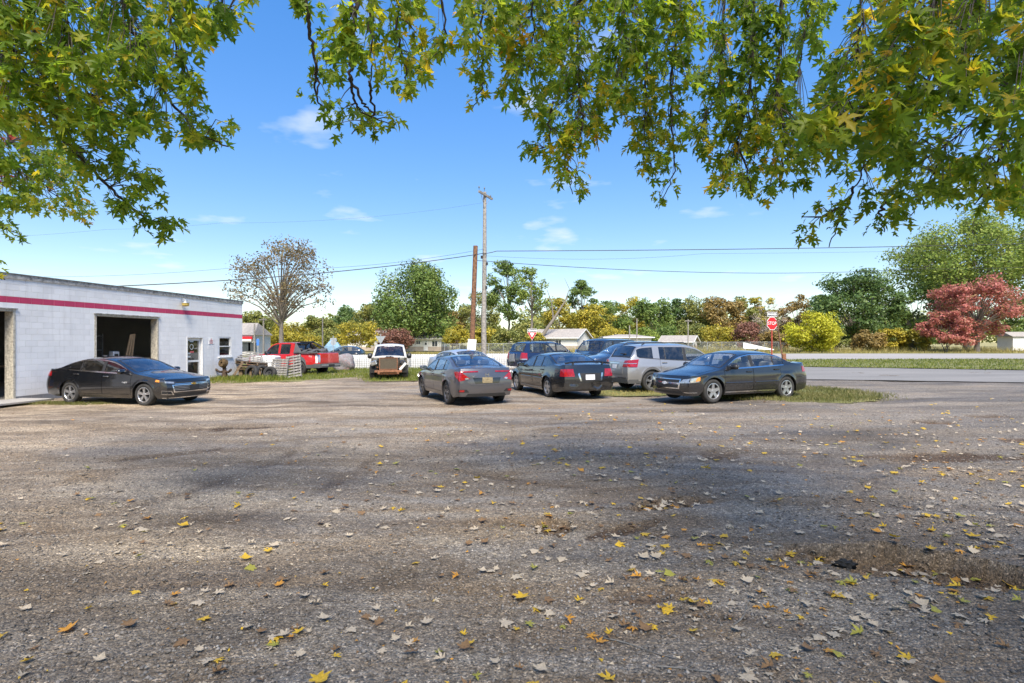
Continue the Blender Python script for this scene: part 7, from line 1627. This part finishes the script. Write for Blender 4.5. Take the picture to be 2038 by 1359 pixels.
for (hx, hy, rx, ry, dp, ro) in HOLES[:4]:
    for k in range(int(75 * rx)): a = rg.uniform(0, 6.28); q = math.sqrt(rg.uniform()) * .95; L.append((hx + q * rx * math.cos(a), hy + q * ry * math.sin(a)))
L = np.array(L); zz, _ = lot_height(L[:, 0], L[:, 1]); kinds = rg.choice(5, len(L), p=[.17, .42, .11, .22, .08])
templ = [leaf_template(.22, -.15, .15), leaf_template(-.15, .3, .25), leaf_template(.15, -.6, -.4, _outw), leaf_template(.7, .1, .3), leaf_template(-.05, .1, .25, _outw)]
lm = {}
order = np.argsort(L[:, 1]); rest_ = {k: [] for k in range(5)}
def leaf_pose(i):
    a = rg.uniform(0, 6.283); tl = rg.normal() * .12; tx = rg.normal() * .14; s = rg.uniform(.045, .088) * (1.1 if kinds[i] == 0 else 1)
    return Matrix.Translation((L[i, 0], L[i, 1], zz[i] + .010 + .10 * s)) @ Matrix.Rotation(a, 4, 'Z') @ Matrix.Rotation(tl, 4, 'X') @ Matrix.Rotation(tx, 4, 'Y') @ Matrix.Scale(s, 4) @ Matrix.Translation((0, -.4, 0))
zone = lambda x, d: ('near the large pothole' if math.hypot(x - 3.1, d - 4.4) < 1.0 else 'on gravel left of centre' if x < -.8 else 'on gravel in the middle' if x < 1.0 else 'on gravel to the right')
for j, i in enumerate(order):
    k = int(kinds[i]); v = int(rg.integers(0, 5)); Mx = leaf_pose(i)
    if j < 300:
        if (k, v) not in lm: lm[(k, v)] = fast_mesh('fallen_leaf', templ[v][0], templ[v][1], FL[k][1])
        o = link('fallen_leaf', lm[(k, v)]); o.matrix_world = Mx; z_ = zone(L[i, 0], L[i, 1]); sh_ = ('cupped', 'down curled', 'tightly curled', 'folded', 'flat')[v]; d_ = 'by the bottom edge ' if L[i, 1] < 3.3 else ''; tag(o, f'{sh_} {FL[k][0]} fallen maple leaf {d_}{z_}', 'leaf', f'{sh_} {FL[k][0]} fallen leaves {d_}{z_}')
    else:
        Vv = np.array([Mx @ Vector(p) for p in templ[v][0]]); rest_[k].append((Vv, templ[v][1]))
# broken scraps of leaf
nb = 3200; bd_ = 2.3 + 12 * rg.uniform(0, 1, nb) ** 1.2; bx = rg.uniform(-.95, .95, nb) * bd_; bz, _ = lot_height(bx, bd_); Vs, Fs, mi, o_ = [], [], [], 0
for i in range(nb):
    if rg.uniform() > .25 + .75 / (1 + math.exp(-(bx[i] + .5))): continue
    a = rg.uniform(0, 6.28, 4) ; a.sort(); r_ = rg.uniform(.006, .022, 4); Vs.append(np.column_stack([bx[i] + r_ * np.cos(a), bd_[i] + r_ * np.sin(a), bz[i] + .007 + rg.uniform(0, .012, 4)])); Fs.append(np.array([(0, 1, 2), (0, 2, 3)]) + o_); mi += [int(rg.choice([1, 1, 1, 3, 3, 0, 2]))] * 2; o_ += 4
for k in range(5):
    for Vv, Fv in rest_[k]: Vs.append(Vv); Fs.append(Fv + o_); mi += [k] * len(Fv); o_ += len(Vv)
o = link('leaf_litter', fast_mesh('leaf_litter', np.concatenate(Vs), np.concatenate(Fs), [f[1] for f in FL], mi=mi)); o['kind'] = 'stuff'; o['label'] = 'smaller fallen leaves strewn farther across the yard'; o['category'] = 'leaves'
TW = [(.75, 3.25, .45, -.5, 'curved twig near the bottom edge, right of centre'), (1.55, 3.7, .5, .9, 'thin straight twig among the leaves below the large pothole'), (.95, 3.05, .3, -.2, 'short pale twig at the bottom centre'), (1.9, 3.6, .3, .2, 'small forked twig below the large pothole')]
for x, y, ln, a, lab in TW:
    m = MB(); pts = []
    for k in range(7): q = (k / 6 - .5) * ln; pts.append((x + q * math.cos(a) + .02 * math.sin(k), y + q * math.sin(a), float(lot_height(x + q * math.cos(a), y + q * math.sin(a))[0]) + .008))
    m.tube(pts, [.005 - .0005 * k for k in range(7)], 5); m.tube([pts[3], (pts[3][0] + .06, pts[3][1] + .04, pts[3][2] + .01)], [.003, .0015], 4); tag(m.build('fallen_twig', M['palletgrey']), lab, 'twig', 'twigs on the yard')
# clods of broken asphalt in the large pothole
for x, y, s_, lab in ((2.62, 4.38, .075, 'black clod of asphalt at the left rim of the large pothole'), (2.95, 4.22, .05, 'smaller black clod of asphalt inside the large pothole')):
    bm = bmesh.new(); bmesh.ops.create_icosphere(bm, subdivisions=3, radius=1)
    for v in bm.verts: k = 1 + .35 * math.sin(7 * v.co.x + 2) * math.cos(6 * v.co.y + v.co.z * 5) + random.uniform(-.15, .15); v.co = (v.co.x * k * 1.2 * s_, v.co.y * k * .8 * s_, v.co.z * k * .5 * s_)
    me = bpy.data.meshes.new('asphalt_clod'); bm.to_mesh(me); bm.free(); me.materials.append(M['under']); o = link('asphalt_clod', me, None, (x, y, float(lot_height(x, y)[0]) + .02)); tag(o, lab, 'asphalt')
